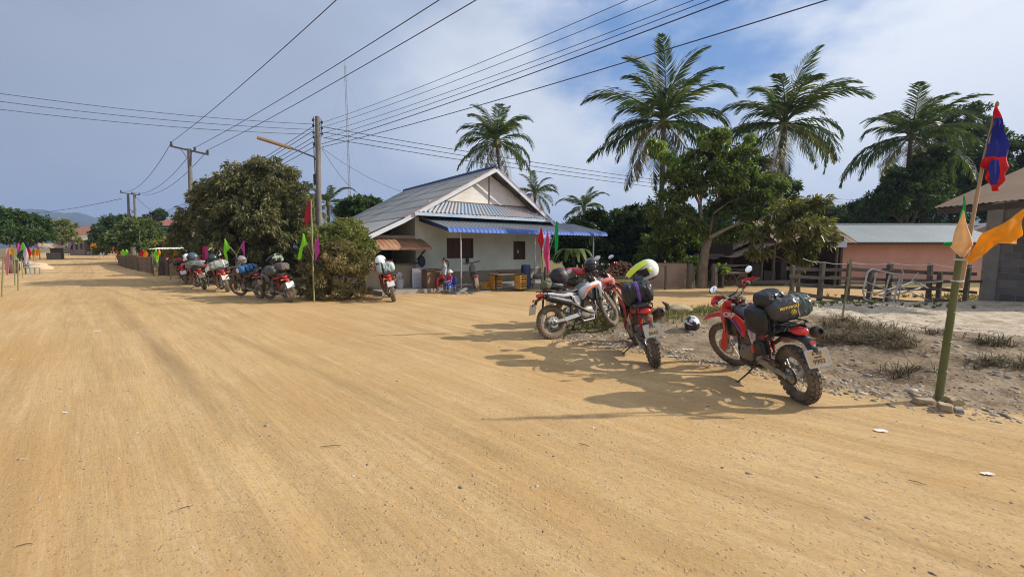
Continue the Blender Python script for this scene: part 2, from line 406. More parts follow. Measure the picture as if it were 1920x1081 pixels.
    road = mix(math2('MULTIPLY', dots, .5), road, mix(gs.outputs[1], (.20, .165, .12), (.52, .44, .33)))
    gv2 = N(nd, 'ShaderNodeTexVoronoi', ins={'Scale': 85.0}); L.new(ob, gv2.inputs['Vector'])
    gs2 = nd.new('ShaderNodeSeparateColor'); L.new(gv2.outputs['Color'], gs2.inputs[0])
    dots2 = math2('MULTIPLY', rng(gv2.outputs['Distance'], .36, .26), rng(gs2.outputs[0], .62, .68))
    road = mix(math2('MULTIPLY', dots2, .6), road, mix(gs2.outputs[1], (.18, .13, .085), (.62, .50, .36)))
    rubc = mix(rng(noise(3.0, 7, .7), .42, .58), (.36, .265, .165), (.18, .12, .07))
    rubc = mix(rng(noise(30, 5, .7), .45, .7, 0, .7), rubc, (.42, .36, .27))
    sandc = mix(rng(noise(3.0, 7, .7), .42, .62), (.66, .56, .43), (.40, .30, .20))
    sandc = mix(rng(noise(17, 5, .7), .52, .7, 0, .55), sandc, (.22, .17, .115))
    grc = mix(rng(noise(1.6, 6, .65), .38, .62), (.24, .175, .085), (.15, .135, .05))
    yc = mix(rng(noise(1.2, 5), .4, .6), (.37, .225, .105), (.29, .175, .085))
    ez = noise(6, 5, .7)
    def zone(o, lo=.35, hi=.65):
        return rng(math2('ADD', o, math2('MULTIPLY', math2('SUBTRACT', ez, .5), .9)), lo, hi)
    c = mix(zone(at.outputs['Alpha']), road, yc)
    c = mix(zone(sp.outputs[0]), c, rubc); c = mix(zone(sp.outputs[1]), c, sandc); c = mix(zone(sp.outputs[2]), c, grc)
    L.new(c, b.inputs['Base Color']); st2m = math2('MULTIPLY', rightm, noise(3.5, 5, .7, st2))
    h = math2('ADD', math2('MULTIPLY', noise(2.6, 6, .7, st), .9), math2('MULTIPLY', noise(22, 8, .8), .42))
    h = math2('ADD', h, math2('MULTIPLY', dots, .25)); h = math2('ADD', h, math2('MULTIPLY', dots2, .10)); h = math2('ADD', h, math2('MULTIPLY', st2m, .35))
    h = math2('ADD', h, math2('MULTIPLY', math2('MULTIPLY', noise(11, 6, .75), sp.outputs[0]), 1.3))
    h = math2('ADD', h, math2('MULTIPLY', math2('MULTIPLY', noise(4.5, 7, .75), sp.outputs[0]), 1.3))
    bp = N(nd, 'ShaderNodeBump', ins={'Strength': 0.75, 'Distance': 0.045}); L.new(h, bp.inputs['Height']); L.new(bp.outputs[0], b.inputs['Normal'])
    return tag(link('ground', me), kind='structure')
def npmesh(name, v, f):
    me = bpy.data.meshes.new(name); v = np.asarray(v, np.float32); f = np.asarray(f, np.int32); k = f.shape[1]
    me.vertices.add(len(v)); me.vertices.foreach_set('co', v.ravel())
    me.loops.add(f.size); me.loops.foreach_set('vertex_index', f.ravel())
    me.polygons.add(len(f)); me.polygons.foreach_set('loop_start', np.arange(0, f.size, k, dtype=np.int32)); me.polygons.foreach_set('loop_total', np.full(len(f), k, np.int32))
    me.update(calc_edges=True); me.validate(); return me
make_ground()

# far hills beyond the village
def ridge(D, prof, dep, seed):
    """a long low ridge; prof = (pixel x, pixel y of its skyline) pairs seen at distance D"""
    n = 260; px = np.linspace(prof[0][0], prof[-1][0], n); top = np.interp(px, [p[0] for p in prof], [p[1] for p in prof]); xs = (px - 960) / F * D
    v_ = np.linspace(-1, 1, 50); A, B = np.meshgrid(xs, v_); H = CH + (HZ - top) / F * D; rough = fbm(A / 60, B * 3, 1.1, seed, 4)
    z = (H[None, :] + 4) * np.clip(1 - np.abs(B) ** 1.6, 0, 1) * (1 + .07 * rough) + 2.2 * fbm(A / 9, B * 20, 1.3, seed + 1, 3) - 4
    v = np.stack([A * (1 + B * dep / D), D + B * dep, z], -1).reshape(-1, 3); idx = np.arange(n * 50).reshape(50, n)
    return v, np.stack([idx[:-1, :-1], idx[:-1, 1:], idx[1:, 1:], idx[1:, :-1]], -1).reshape(-1, 4)
hm = mat('hill_forest', (.018, .028, .020), .95, 0, (.03, .042, .026), .02, .5, bump=1.0, bsc=.05)
for args in ((1500, [(-500, 402), (-250, 392), (-60, 386), (0, 388), (35, 393), (70, 392), (110, 397), (160, 400), (185, 410), (215, 425), (260, 440), (420, 455)], 380, 3), (1150, [(-500, 420), (-200, 412), (0, 415), (60, 410), (120, 418), (170, 424), (230, 440), (380, 452), (600, 456)], 200, 9), (1000, [(900, 455), (1150, 440), (1350, 420), (1500, 405), (1580, 398), (1700, 392), (1900, 390), (2300, 400)], 260, 6)):
    v, f = ridge(*args); hme = npmesh('hills', v, f); hme.materials.append(hm); shade(hme, 60); tag(link('hills', hme), kind='structure')

# pebbles and gravel
def icos():
    bm = bmesh.new(); bmesh.ops.create_icosphere(bm, subdivisions=1, radius=1.0)
    v = np.array([q.co[:] for q in bm.verts]); f = np.array([[w.index for w in q.verts] for q in bm.faces]); bm.free(); return v, f
def scatter_stones(name, pts, sizes, mats, seed, label=None, flat=.55):
    r = np.random.RandomState(seed); V, Fc = icos(); k = len(pts); nv = len(V)
    ang = r.uniform(0, 2 * PI, k); c, s = np.cos(ang), np.sin(ang)
    sc = np.stack([r.uniform(.7, 1.4, k), r.uniform(.6, 1.1, k), r.uniform(.6, 1.2, k) * flat], -1) * sizes[:, None]
    jit = 1 + r.uniform(-.22, .22, (k, nv, 1)); q = V[None] * jit * sc[:, None]
    x = q[..., 0] * c[:, None] - q[..., 1] * s[:, None]; y = q[..., 0] * s[:, None] + q[..., 1] * c[:, None]
    v = np.stack([x + pts[:, 0:1], y + pts[:, 1:2], q[..., 2] + pts[:, 2:3] - sizes[:, None] * .10], -1).reshape(-1, 3)
    f = (Fc[None] + (np.arange(k) * nv)[:, None, None]).reshape(-1, 3)
    me = npmesh(name, v, f)
    for m in mats: me.materials.append(m)
    me.polygons.foreach_set('material_index', np.repeat(r.randint(0, len(mats), k), len(Fc)).astype(np.int32)); me.update()
    return tag(link(name, me), label, 'gravel' if label else None, None, 'stuff')
st_mats = [mat('stone_grey', (.25, .225, .19), .85, 0, (.36, .32, .26), 9, .5, .4, 30), mat('stone_tan', (.42, .32, .20), .9, 0, (.30, .22, .13), 9, .5, .4, 30), mat('stone_pale', (.52, .46, .37), .85, 0, (.40, .34, .25), 9, .5, .4, 30), mat('stone_dark', (.13, .105, .08), .85, 0, (.2, .16, .12), 9, .5, .4, 30)]
r = np.random.RandomState(4)
def scat(n, x0, x1, y0, y1, cond, seed):
    r = np.random.RandomState(seed); x = r.uniform(x0, x1, n); y = r.uniform(y0, y1, n); d = sdist(x, y, PATCH); k = cond(x, y, d, r.uniform(0, 1, n))
    x, y = x[k], y[k]; return np.stack([x, y, gh(x, y)], -1)
p1 = scat(52000, .3, 12, 3, 12, lambda x, y, d, u: (d > -.12) & (u < np.exp(-d / 1.1) * .7 + .10) & (u < 5.5 / np.maximum(3, np.hypot(x, y))) & ((fbm(x, y, 1.6, 81) > -.15) | (d < .5)), 1)
s1 = np.random.RandomState(8).gamma(2.0, .0065, len(p1)) + .005
scatter_stones('rubble_stones', p1, np.minimum(s1, .065), st_mats, 2, 'loose grey and tan stones covering the rough verge at the right')
p2 = scat(26000, -9, 9, .9, 11, lambda x, y, d, u: (d < 0) & (u < 3.0 / np.maximum(1.5, np.hypot(x, y)) * (.25 + .6 * sstep(-.1, .5, fbm(x, y, 1.1, 71)))) & ((fbm(x, y, 2.6, 72) > -.15) | (u < .05)), 3)
s2 = np.random.RandomState(9).gamma(1.6, .0032, len(p2)) + .0028
scatter_stones('road_pebbles', p2, np.minimum(s2, .028), [st_mats[1], st_mats[3], st_mats[1], st_mats[0], st_mats[2]], 5, 'small pebbles pressed into the sandy dirt road', .45)
# ------------------------------------------------------------------ dirt bikes
M_black = mat('black_plastic', (.018, .018, .02), .45, 0, dust=.35)
M_rub = mat('tyre_rubber', (.040, .037, .034), .85, 0, (.26, .19, .12), 5, .42, .5, 60)
M_rubd = mat('tyre_rubber_dusty', (.12, .095, .07), .9, 0, (.27, .20, .13), 6, .5, .5, 60)
M_alu = mat('aluminium', (.42, .41, .39), .42, .85, dust=.4)
M_chrome = mat('bright_metal', (.6, .6, .6), .25, 1.0, dust=.15)
M_eng = mat('engine_metal', (.24, .22, .19), .5, .6, dust=.6)
M_steel = mat('dark_steel', (.06, .055, .05), .5, .5, dust=.5)
M_rimg = mat('rim_gold', (.38, .24, .09), .4, .7, dust=.5)
M_rimk = mat('rim_dark', (.16, .13, .10), .4, .6, dust=.6)
M_rims = mat('rim_silver', (.45, .42, .37), .4, .7, dust=.6)
M_mirror = mat('mirror_glass', (.85, .87, .9), .03, 1.0)
M_amber = mat('indicator_amber', (.75, .20, .02), .25, dust=.2)
M_tail = mat('tail_lens', (.62, .02, .02), .22, coat=.6, dust=.1)
M_red = mat('red_plastic', (.66, .018, .020), .32, coat=.3, dust=.12)
M_redd = mat('red_plastic_dusty', (.34, .022, .018), .5, dust=.5)
M_wht = mat('white_plastic', (.72, .70, .68), .4, dust=.25)
M_sil = mat('silver_plastic', (.22, .235, .26), .35, .25, coat=.3, dust=.2)
M_gry = mat('grey_plastic', (.09, .095, .105), .4, dust=.3)
M_org = mat('orange_decal', (.75, .13, .03), .4, dust=.1)
M_blu = mat('blue_decal', (.03, .045, .40), .4, dust=.05)
M_brn = mat('muddy_plastic', (.10, .055, .03), .7, dust=.6)
M_plate = mat('plate_tin', (.66, .60, .50), .5, .1, (.55, .40, .20), 14, .5)
M_plateo = mat('plate_tin_dusty', (.56, .38, .17), .6, .0, (.60, .47, .27), 14, .5)
M_platew = mat('plate_tin_white', (.74, .70, .68), .5, .0, (.62, .46, .36), 10, .4)
M_ink = mat('plate_ink', (.10, .06, .04), .7, 0, (.25, .16, .08), 60, .4)
M_trim = mat('plate_frame', (.42, .43, .50), .35, .6)
M_seat = mat('seat_vinyl', (.03, .03, .032), .6, dust=.4)

def tyre(mb, R, w, kn, seed=0):
    """torus with knobs; axis = y, centred at origin; R outer radius without knobs"""
    n = 40; m = 10; rc = R - w * .52
    rings = []
    prof = []
    for j in range(m):
        a = 2 * PI * j / m; prof.append((math.cos(a) * w * .52, math.sin(a) * w * .5))
    vs = []; fs = []
    for i in range(n):
        t = 2 * PI * i / n
        for (a, b_) in prof:
            rr = rc + a; vs.append((math.cos(t) * rr, b_, math.sin(t) * rr))
    for i in range(n):
        for j in range(m):
            fs.append((i * m + j, i * m + (j + 1) % m, ((i + 1) % n) * m + (j + 1) % m, ((i + 1) % n) * m + j))
    mb._add(vs, fs)
    kc = kn
    for i in range(kc):
        for row in (-1.5, -.5, .5, 1.5):
            t = 2 * PI * (i + (.5 if abs(row) < 1 else 0)) / kc; ca = row * .30 / 1.0
            ang = row * .52
            rr = rc + math.cos(ang) * w * .56; yy = math.sin(ang) * w * .54
            er = Vector((math.cos(t), 0, math.sin(t))); et = Vector((-math.sin(t), 0, math.cos(t))); ey = Vector((0, 1, 0))
            nn = (er * math.cos(ang) + ey * math.sin(ang)); bb = (ey * math.cos(ang) - er * math.sin(ang))
            Rm = Matrix((et, bb, nn)).transposed()
            mb.box(er * rr + ey * yy, (2 * PI * R / kc * .58, w * .215, w * .17), Rm)
def rim(mb, r):
    w = .028
    prof = [(r - .016, -w), (r + .006, -w), (r + .004, -w * .7), (r - .010, -w * .45), (r - .010, w * .45), (r + .004, w * .7), (r + .006, w), (r - .016, w), (r - .020, 0)]
    mb.lathe(prof, (0, 0, 0), (0, 1, 0), 40, close=True)
def spokes(mb, r, hub):
    mb.lathe([(.012, -.085), (.03, -.07), (hub, -.062), (hub, -.05), (hub * .62, -.04), (hub * .55, 0), (hub * .62, .04), (hub, .05), (hub, .062), (.03, .07), (.012, .085)], (0, 0, 0), (0, 1, 0), 18)
    k = 16
    for i in range(k):
        for s in (-1, 1):
            for d in (-1, 1):
                a0 = 2 * PI * (i + (.25 if s > 0 else 0)) / k; a1 = a0 + d * .42
                if (i + (s > 0) + (d > 0)) % 2: continue
                p = (math.cos(a0 - d * .25) * hub * .93, s * .056, math.sin(a0 - d * .25) * hub * .93); q = (math.cos(a1) * (r - .014), s * .006, math.sin(a1) * (r - .014))
                mb.tube([p, q], .0026, 4, False)
def disc(mb, y, r):
    mb.lathe([(r * .72, y - .002), (r, y - .002), (r, y + .002), (r * .72, y + .002)], (0, 0, 0), (0, 1, 0), 28, close=True)
    for i in range(5):
        a = 2 * PI * i / 5; mb.beam((math.cos(a) * .035, y, math.sin(a) * .035), (math.cos(a + .3) * r * .75, y, math.sin(a + .3) * r * .75), .012, .004, (0, 1, 0))

FA = Vector((.725, 0, .347)); RA = Vector((-.725, 0, .333)); HEAD = Vector((.36, 0, 1.0))
SAX = Vector((-math.sin(math.radians(27.5)), 0, math.cos(math.radians(27.5))))
def steerM(a):
    return Matrix.Translation(HEAD) @ Matrix.Rotation(a, 4, SAX) @ Matrix.Translation(-HEAD)

def sec(x, w, z0, z1, zc=None, p=2.6, n=14):
    """rounded cross-section ring in the yz plane"""
    r_ = []; zc = (z0 + z1) / 2 if zc is None else zc
    for j in range(n):
        a = 2 * PI * j / n; c_, s_ = math.cos(a), math.sin(a)
        y = abs(c_) ** (2 / p) * math.copysign(1, c_) * w; z = zc + abs(s_) ** (2 / p) * math.copysign(1, s_) * ((z1 - zc) if s_ > 0 else (zc - z0))
        r_.append((x, y, z))
    return r_
def sp(mb, poly, y, t=.012, side=1, ch=.006, bulge=None):
    """side panel: polygon in (x, z), standing at y*side"""
    def fn(p):
        b_ = bulge(p[0], p[1]) if bulge else 0
        return (p[0], side * (y + b_ + p[2]), p[1])
    mb.plate(poly, t, None, ch, fn)

def text_mesh(name, s, size, m, ext=.002, bold=0.0, align='CENTER', shear=0.0):
    cu = bpy.data.curves.new(name, 'FONT'); cu.body = s; cu.size = size; cu.extrude = ext; cu.align_x = align; cu.align_y = 'CENTER'; cu.offset = bold; cu.shear = shear; cu.resolution_u = 3
    o = bpy.data.objects.new(name, cu); COL.objects.link(o)
    me = bpy.data.meshes.new_from_object(o.evaluated_get(bpy.context.evaluated_depsgraph_get())); bpy.data.objects.remove(o); bpy.data.curves.remove(cu)
    me.name = name; me.materials.clear(); me.materials.append(m); return me

RED_PAL = dict(main=M_red, side=M_wht, guard=M_red, seat=M_seat, rimf=M_rimk, rimr=M_rimg, muff=M_alu, plate=M_plate, tyre=M_rub, decal=M_blu, cap=M_black)
def bike(loc, heading, label, steer=.42, lean=11.5, pal=RED_PAL, plate=None, logo=False, rack=True, handguards=True, mirrors=(1, 1), group='dirt bikes parked along the road', key='a', ind=True, mirror_lift=0.0, plate_mat=None):
    """x forward, y left, z up; origin on the ground below the middle of the wheelbase; leans left on its side stand"""
    ln = math.radians(lean)
    root = empty('dirt_bike', (loc[0], loc[1], loc[2]), heading, label, 'motorcycle', group, rx=-ln)
    S = steerM(steer); sk = round(steer, 2)
    # -------- wheels
    def fw(mb): b = MB(); spokes(b, .272, .05); disc(b, .07, .128); b.xf(Matrix.Translation(FA)); mb.add(b, S)
    w = cpart(('fw', sk), 'front_wheel', fw, M_alu, root, 30)
    def ft(mb): b = MB(); tyre(b, .338, .088, 34); b.xf(Matrix.Translation(FA)); mb.add(b, S)
    cpart(('ft', sk), 'tyre', ft, pal['tyre'], w, 30)
    def fr(mb): b = MB(); rim(b, .276); b.xf(Matrix.Translation(FA)); mb.add(b, S)
    cpart(('fr', sk), 'rim', fr, pal['rimf'], w, 30)
    def rw(mb):
        b = MB(); spokes(b, .236, .062); disc(b, -.075, .11); mb.add(b, Matrix.Translation(RA))
        mb.lathe([(.06, .076), (.105, .074), (.108, .078), (.105, .082), (.06, .084)], RA, (0, 1, 0), 30, close=True)
    w = cpart('rw', 'rear_wheel', rw, M_alu, root, 30)
    cpart('rt', 'tyre', lambda mb: (tyre(mb, .322, .118, 30), mb.xf(Matrix.Translation(RA))), pal['tyre'], w, 30)
    cpart('rr', 'rim', lambda mb: (rim(mb, .240), mb.xf(Matrix.Translation(RA))), pal['rimr'], w, 30)
    # -------- fork (legs, clamps)
    for s in (1, -1):
        def leg(mb, s=s):
            b = MB(); a = FA + Vector((0, s * .105, 0)); top = a + SAX * .78 + Vector((-.052, 0, 0))
            b.tube([a + Vector((-.03, 0, -.01)), a + Vector((-.05, 0, .0)) + SAX * .42], .021, 12); b.tube([a + Vector((-.05, 0, 0)) + SAX * .40, top], .027, 12)
            b.box(a, (.06, .035, .055), (0, -.48, 0), .01); mb.add(b, S)
        cpart(('leg', sk, s), 'fork_leg', leg, pal.get('fork', M_alu), root, 30)
        def guard(mb, s=s):
            b = MB(); a = FA + Vector((-.015, 0, 0))
            pl = [(-.035, -.045), (.045, -.045), (.05, .05), (.038, .36), (-.005, .40), (-.045, .36), (-.045, .05)]
            Rm = Matrix.Rotation(-math.radians(27.5), 4, 'Y'); Mx = Matrix.Translation(a + Vector((0, s * .135, .02))) @ Rm @ Matrix(((1, 0, 0, 0), (0, 0, -s, 0), (0, 1, 0, 0), (0, 0, 0, 1)))
            b.plate(pl, .012, Mx, .008); mb.add(b, S)
        cpart(('guard', sk, s), 'fork_guard', guard, pal['guard'], root, 30)
    def clamps(mb):
        b = MB()
        for k in (.46, .66): c_ = FA + SAX * k + Vector((-.06, 0, 0)); b.box(c_, (.09, .27, .035), (0, -.48, 0), .01)
        b.tube([HEAD - SAX * .22, HEAD + SAX * .05], .026, 12)
        b.tube([FA + Vector((-.05, .105, .05)), FA + Vector((-.13, .12, .12)), FA + Vector((-.15, .11, .4)), HEAD + Vector((.08, .05, .05))], .007, 6)
        mb.add(b, S)
    cpart(('clamp', sk), 'fork_clamp', clamps, M_steel, root, 30)
    def fender(mb):
        b = MB(); rings = []
        for (x, z, w_, dp) in ((.30, .80, .055, .05), (.42, .865, .065, .05), (.55, .885, .075, .045), (.70, .875, .078, .04), (.85, .835, .070, .033), (.98, .775, .052, .02), (1.05, .725, .03, .008)):
            rg = []
            for j in range(9):
                q = -1 + j / 4.0; rg.append((x, q * w_, z - dp * abs(q) ** 2.2 + (.012 if abs(abs(q) - .5) < .01 else 0)))
            for j in range(9):
                q = 1 - j / 4.0; rg.append((x, q * w_ * .96, z - .006 - dp * abs(q) ** 2.2))
            rings.append(rg)
        b.loft(rings); mb.add(b, S)
    cpart(('fender', sk), 'front_fender', fender, pal.get('fender', pal['main']), root, 50)
    # -------- headlight cowl
    def cowl(mb):
        b = MB(); b.loft([sec(.37, .10, .86, 1.10, .98), sec(.45, .115, .85, 1.09, .97), sec(.53, .095, .86, 1.04, .95), sec(.57, .06, .88, .99, .94)]); mb.add(b, S)
    c_ = cpart(('cowl', sk), 'headlight_cowl', cowl, pal['main'], root, 40)
    def lens(mb): b = MB(); b.loft([sec(.56, .058, .89, .985, .94), sec(.583, .045, .90, .975, .94)]); mb.add(b, S)
    cpart(('lens', sk), 'headlight', lens, M_chrome, c_, 40)
    def dash(mb): b = MB(); b.box((.385, 0, 1.115), (.035, .13, .08), (0, -.6, 0), .012); b.box((.37, 0, 1.06), (.07, .08, .05), None, .01); mb.add(b, S)
    cpart(('dash', sk), 'instrument_panel', dash, M_black, root, 30)
    # -------- bars, controls, guards, mirrors
    hb = [(.28, 0, 1.10), (.29, .07, 1.10), (.31, .14, 1.15), (.30, .22, 1.185), (.25, .40, 1.195)]
    def bars(mb):
        b = MB()
        for s in (1, -1): b.tube([(x, s * y, z) for x, y, z in hb], .012, 8)
        b.tube([(.30, -.13, 1.145), (.30, .13, 1.145)], .010, 8); b.box((.295, 0, 1.09), (.05, .11, .05), None, .008)
        for s in (1, -1):
            b.tube([(.275, s * .25, 1.19), (.345, s * .27, 1.185), (.335, s * .40, 1.18)], .006, 6); b.box((.285, s * .235, 1.20), (.04, .05, .045), None, .008)
            b.tube([(.29, s * .22, 1.18), (.40, s * .16, 1.16), (.46, s * .08, 1.05), (.40, s * .05, .93)], .006, 6)
        b.box((.30, -.22, 1.225), (.05, .06, .03), None, .008)
        mb.add(b, S)
    h = cpart(('bars', sk), 'handlebar', bars, M_steel, root, 30)
    for s in (1, -1):
        cpart(('grip', sk, s), 'grip', lambda mb, s=s: (mb.tube([(.277, s * .285, 1.191), (.248, s * .415, 1.195)], .017, 10), mb.xf(S)), M_black, h, 30)
        if handguards:
            def hg(mb, s=s):
                b = MB(); rings = []
                for (x, y, z0, z1) in ((.33, .10 + .10, 1.16, 1.21), (.39, .26, 1.14, 1.235), (.385, .34, 1.135, 1.235), (.33, .42, 1.15, 1.22), (.27, .435, 1.175, 1.205)):
                    rings.append([(x, s * y, z0), (x + .02, s * y, (z0 + z1) / 2), (x + .005, s * y, z1), (x - .006, s * y, z1), (x + .008, s * y, (z0 + z1) / 2), (x - .010, s * y, z0)])
                b.loft(rings); mb.add(b, S)
            cpart(('hg', sk, s), 'hand_guard', hg, pal['guard'], root, 50)
        if mirrors[0 if s > 0 else 1]:
            ml = mirror_lift
            def mst(mb, s=s): b = MB(); b.tube([(.29, s * .23, 1.20), (.31, s * .25, 1.28), (.30, s * .33, 1.345 + ml)], .005, 6); b.ball((.307, s * .345, 1.36 + ml), (.010, .075, .048), 14, 8); mb.add(b, S)
            q = cpart(('mst', sk, s, ml), 'mirror', mst, M_black, root, 40)
            cpart(('mgl', sk, s, ml), 'mirror_glass', lambda mb, s=s: (mb.ball((.3005, s * .345, 1.36 + ml), (.006, .070, .044), 16, 8), mb.xf(S)), M_mirror, q, 60)
    # -------- frame, engine
    def frame(mb):
        for s in (1, -1):
            mb.tube([(.35, s * .03, .96), (.10, s * .10, .84), (-.08, s * .12, .66), (-.15, s * .12, .42), (-.05, s * .10, .24), (.22, s * .09, .25), (.34, s * .06, .48), (.38, s * .03, .80)], .017, 8)
            mb.tube([(-.05, s * .10, .80), (-.35, s * .09, .80), (-.72, s * .08, .865)], .014, 8); mb.tube([(-.13, s * .11, .52), (-.35, s * .10, .66), (-.60, s * .09, .835)], .013, 8)
        mb.tube([(.36, 0, .88), (.10, 0, .88), (-.05, 0, .80)], .024, 8)
    cpart('frame', 'frame', frame, pal.get('frame', M_steel), root, 30)
    def engine(mb):
        mb.box((.07, 0, .385), (.34, .20, .24), None, .035); mb.box((-.06, 0, .42), (.14, .20, .16), None, .03)
        for s in (1, -1):
            mb.lathe([(.02, 0), (.105, 0), (.11, .012), (.10, .03), (.05, .038), (.01, .038)], (.02, s * .10, .39), (0, s, 0), 24); mb.lathe([(.02, 0), (.07, 0), (.072, .02), (.06, .03), (.01, .032)], (.17, s * .10, .37), (0, s, 0), 20)
        ax = Vector((.28, 0, .96)).normalized(); o = Vector((.10, 0, .48))
        for i in range(9): mb.box(o + ax * (.02 + i * .017), (.155, .15, .008), (0, .285, 0), .003)
        mb.box(o + ax * .09, (.12, .12, .16), (0, .285, 0)); mb.box(o + ax * .215, (.17, .165, .085), (0, .285, 0), .02); mb.box(o + ax * .275, (.12, .13, .05), (0, .285, 0), .02)
        mb.box((-.04, 0, .64), (.14, .10, .09), (0, -.3, 0), .02); mb.box((.0, 0, .245), (.36, .17, .03), None, .01)
        mb.tube([(.24, .05, .60), (.33, .04, .55), (.34, .03, .40), (.24, -.06, .30)], .012, 6)
    cpart('eng', 'engine', engine, pal.get('eng', M_eng), root, 30)
    def skid(mb):
        mb.loft([[(.32, y, .44) for y in (-.09, .09)] + [(.335, y, .44) for y in (.09, -.09)], [(.27, y, .25) for y in (-.11, .11)] + [(.28, y, .238) for y in (.11, -.11)], [(.02, y, .222) for y in (-.11, .11)] + [(.02, y, .210) for y in (.11, -.11)]])
    cpart('skid', 'skid_plate', skid, M_steel, root)
    # radiators behind the shroud opening
    for s in (1, -1):
        cpart(('rad', s), 'radiator', lambda mb, s=s: (mb.box((.30, s * .155, .74), (.035, .11, .24), (0, .12, 0), .006), [mb.box((.322, s * .155, .65 + k * .022), (.012, .10, .004)) for k in range(9)]), M_black, root)
        # shroud: upper band running forward with a lower apron
        blg = lambda x, z: -.05 * max(0, (.18 - x)) - .04 * max(0, x - .42)
        pts = [(.50, .89), (.46, .955), (.34, .985), (.20, .965), (.08, .935), (-.03, .895), (-.10, .86), (-.115, .79), (-.085, .71), (-.06, .66), (-.02, .655), (.04, .72), (.12, .80), (.22, .845), (.34, .86), (.375, .80), (.39, .70), (.405, .62), (.44, .62), (.455, .72)]
        sh = cpart(('shroud', s), 'tank_shroud', lambda mb, s=s: sp(mb, pts, .185, .014, s, .008, blg), pal['main'], root, 40)
        cpart(('shin', s), 'shroud_inner', lambda mb, s=s: sp(mb, [(.36, .855), (.22, .84), (.12, .795), (.08, .74), (.14, .66), (.24, .60), (.37, .60)], .165, .010, s, .004), M_black, root, 40)
        if pal.get('decal'):
            dpts = [(.17, .875), (.10, .855), (.045, .80), (-.005, .735), (-.02, .70), (.0, .70), (.06, .765), (.12, .825)]
            if pal['main'] is M_sil: dpts = [(.42, .925), (.25, .915), (.12, .86), (.03, .77), (.0, .70), (.03, .72), (.11, .80), (.22, .86), (.36, .885)]
            cpart(('decal', s, pal['main'].name), 'shroud_decal', lambda mb, s=s: sp(mb, dpts, .194, .003, s, .001, blg), pal['decal'], sh, 40)
        cpart(('spanel', s), 'side_panel', lambda mb, s=s: sp(mb, [(-.03, .745), (-.10, .76), (-.27, .775), (-.22, .72), (-.19, .62), (-.15, .575), (-.10, .575), (-.07, .65)], .125, .016, s, .006), pal['side'], root, 40)
        cpart(('spanel2', s), 'side_panel', lambda mb, s=s: sp(mb, [(-.155, .568), (-.095, .568), (-.09, .48), (-.12, .44), (-.15, .47)], .13, .014, s, .005), pal['main'], root, 40)
        cpart(('tailp', s), 'tail_panel', lambda mb, s=s: sp(mb, [(-.26, .77), (-.12, .80), (-.30, .835), (-.55, .875), (-.85, .91), (-.87, .885), (-.60, .825), (-.42, .775)], .105, .016, s, .006, lambda x, z: .03 * (x + .5)), pal.get('tail', pal['main']), root, 40)
    def tank(mb):
        mb.loft([sec(.30, .07, .90, .985), sec(.24, .11, .88, 1.01), sec(.12, .125, .84, 1.0), sec(.0, .105, .80, .945), sec(-.08, .08, .79, .89)]); 
        mb.lathe([(.035, 0), (.042, .01), (.038, .028), (.01, .03)], (.17, 0, 1.0), (0, 0, 1), 16)
    cpart(('tank'), 'fuel_tank', tank, pal.get('tank', M_gry), root, 50)
    def seat(mb):
        mb.loft([sec(.04, .06, .86, .925), sec(-.05, .085, .82, .905), sec(-.22, .115, .80, .885), sec(-.42, .13, .82, .892), sec(-.62, .115, .85, .915), sec(-.76, .08, .88, .925)])
    cpart('seat', 'seat', seat, pal['seat'], root, 50)
    # -------- rear
    def fend(mb):
        rings = []
        for (x, z, w_) in ((-.38, .72, .07), (-.50, .78, .085), (-.65, .81, .09), (-.80, .83, .09), (-.93, .83, .075), (-1.0, .80, .055), (-1.045, .72, .045), (-1.07, .62, .04)):
            rings.append([(x, q * w_, z - .03 * abs(q) ** 2) for q in (-1, -.5, 0, .5, 1)] + [(x + .006, q * w_ * .97, z - .008 - .03 * abs(q) ** 2) for q in (1, .5, 0, -.5, -1)])
        mb.loft(rings); mb.box((-1.075, 0, .70), (.03, .05, .05), (0, .2, 0), .008)
    cpart('fend', 'rear_fender', fend, pal.get('rfend', M_black), root, 50)
    t = cpart('tl', 'tail_light', lambda mb: mb.loft([sec(-.82, .075, .845, .90), sec(-.90, .072, .825, .905), sec(-.955, .05, .83, .90), sec(-.965, .03, .84, .885)]), M_tail, root, 50)
    cpart('refl', 'reflector', lambda mb: mb.box((-1.062, 0, .775), (.012, .06, .035), (0, .3, 0), .003), M_tail, root)
    for s in (1, -1):
        if ind: cpart(('ind', s), 'turn_signal', lambda mb, s=s: (mb.tube([(-.93, s * .04, .79), (-.95, s * .13, .795)], .008, 6), mb.ball((-.955, s * .155, .797), (.02, .035, .02), 10, 6)), M_amber, root, 40)
    pm = plate_mat or pal['plate']
    PR = Matrix.Translation((-1.105, 0, .625)) @ Matrix.Rotation(math.radians(18), 4, 'Y')
    pl = cpart('plate', 'license_plate', lambda mb: (mb.box((0, 0, 0), (.004, .215, .165), None, .0015), mb.xf(PR)), pm, root)
    def pfr(mb):
        for (y, z, a, b_) in ((0, .086, .232, .012), (0, -.086, .232, .012), (.112, 0, .012, .17), (-.112, 0, .012, .17)): mb.box((.002, y, z), (.010, a, b_))
        mb.tube([(0.01, 0, .06), (.05, 0, .09)], .012, 6); mb.xf(PR)
    cpart('pfr', 'plate_frame', pfr, M_trim, pl)
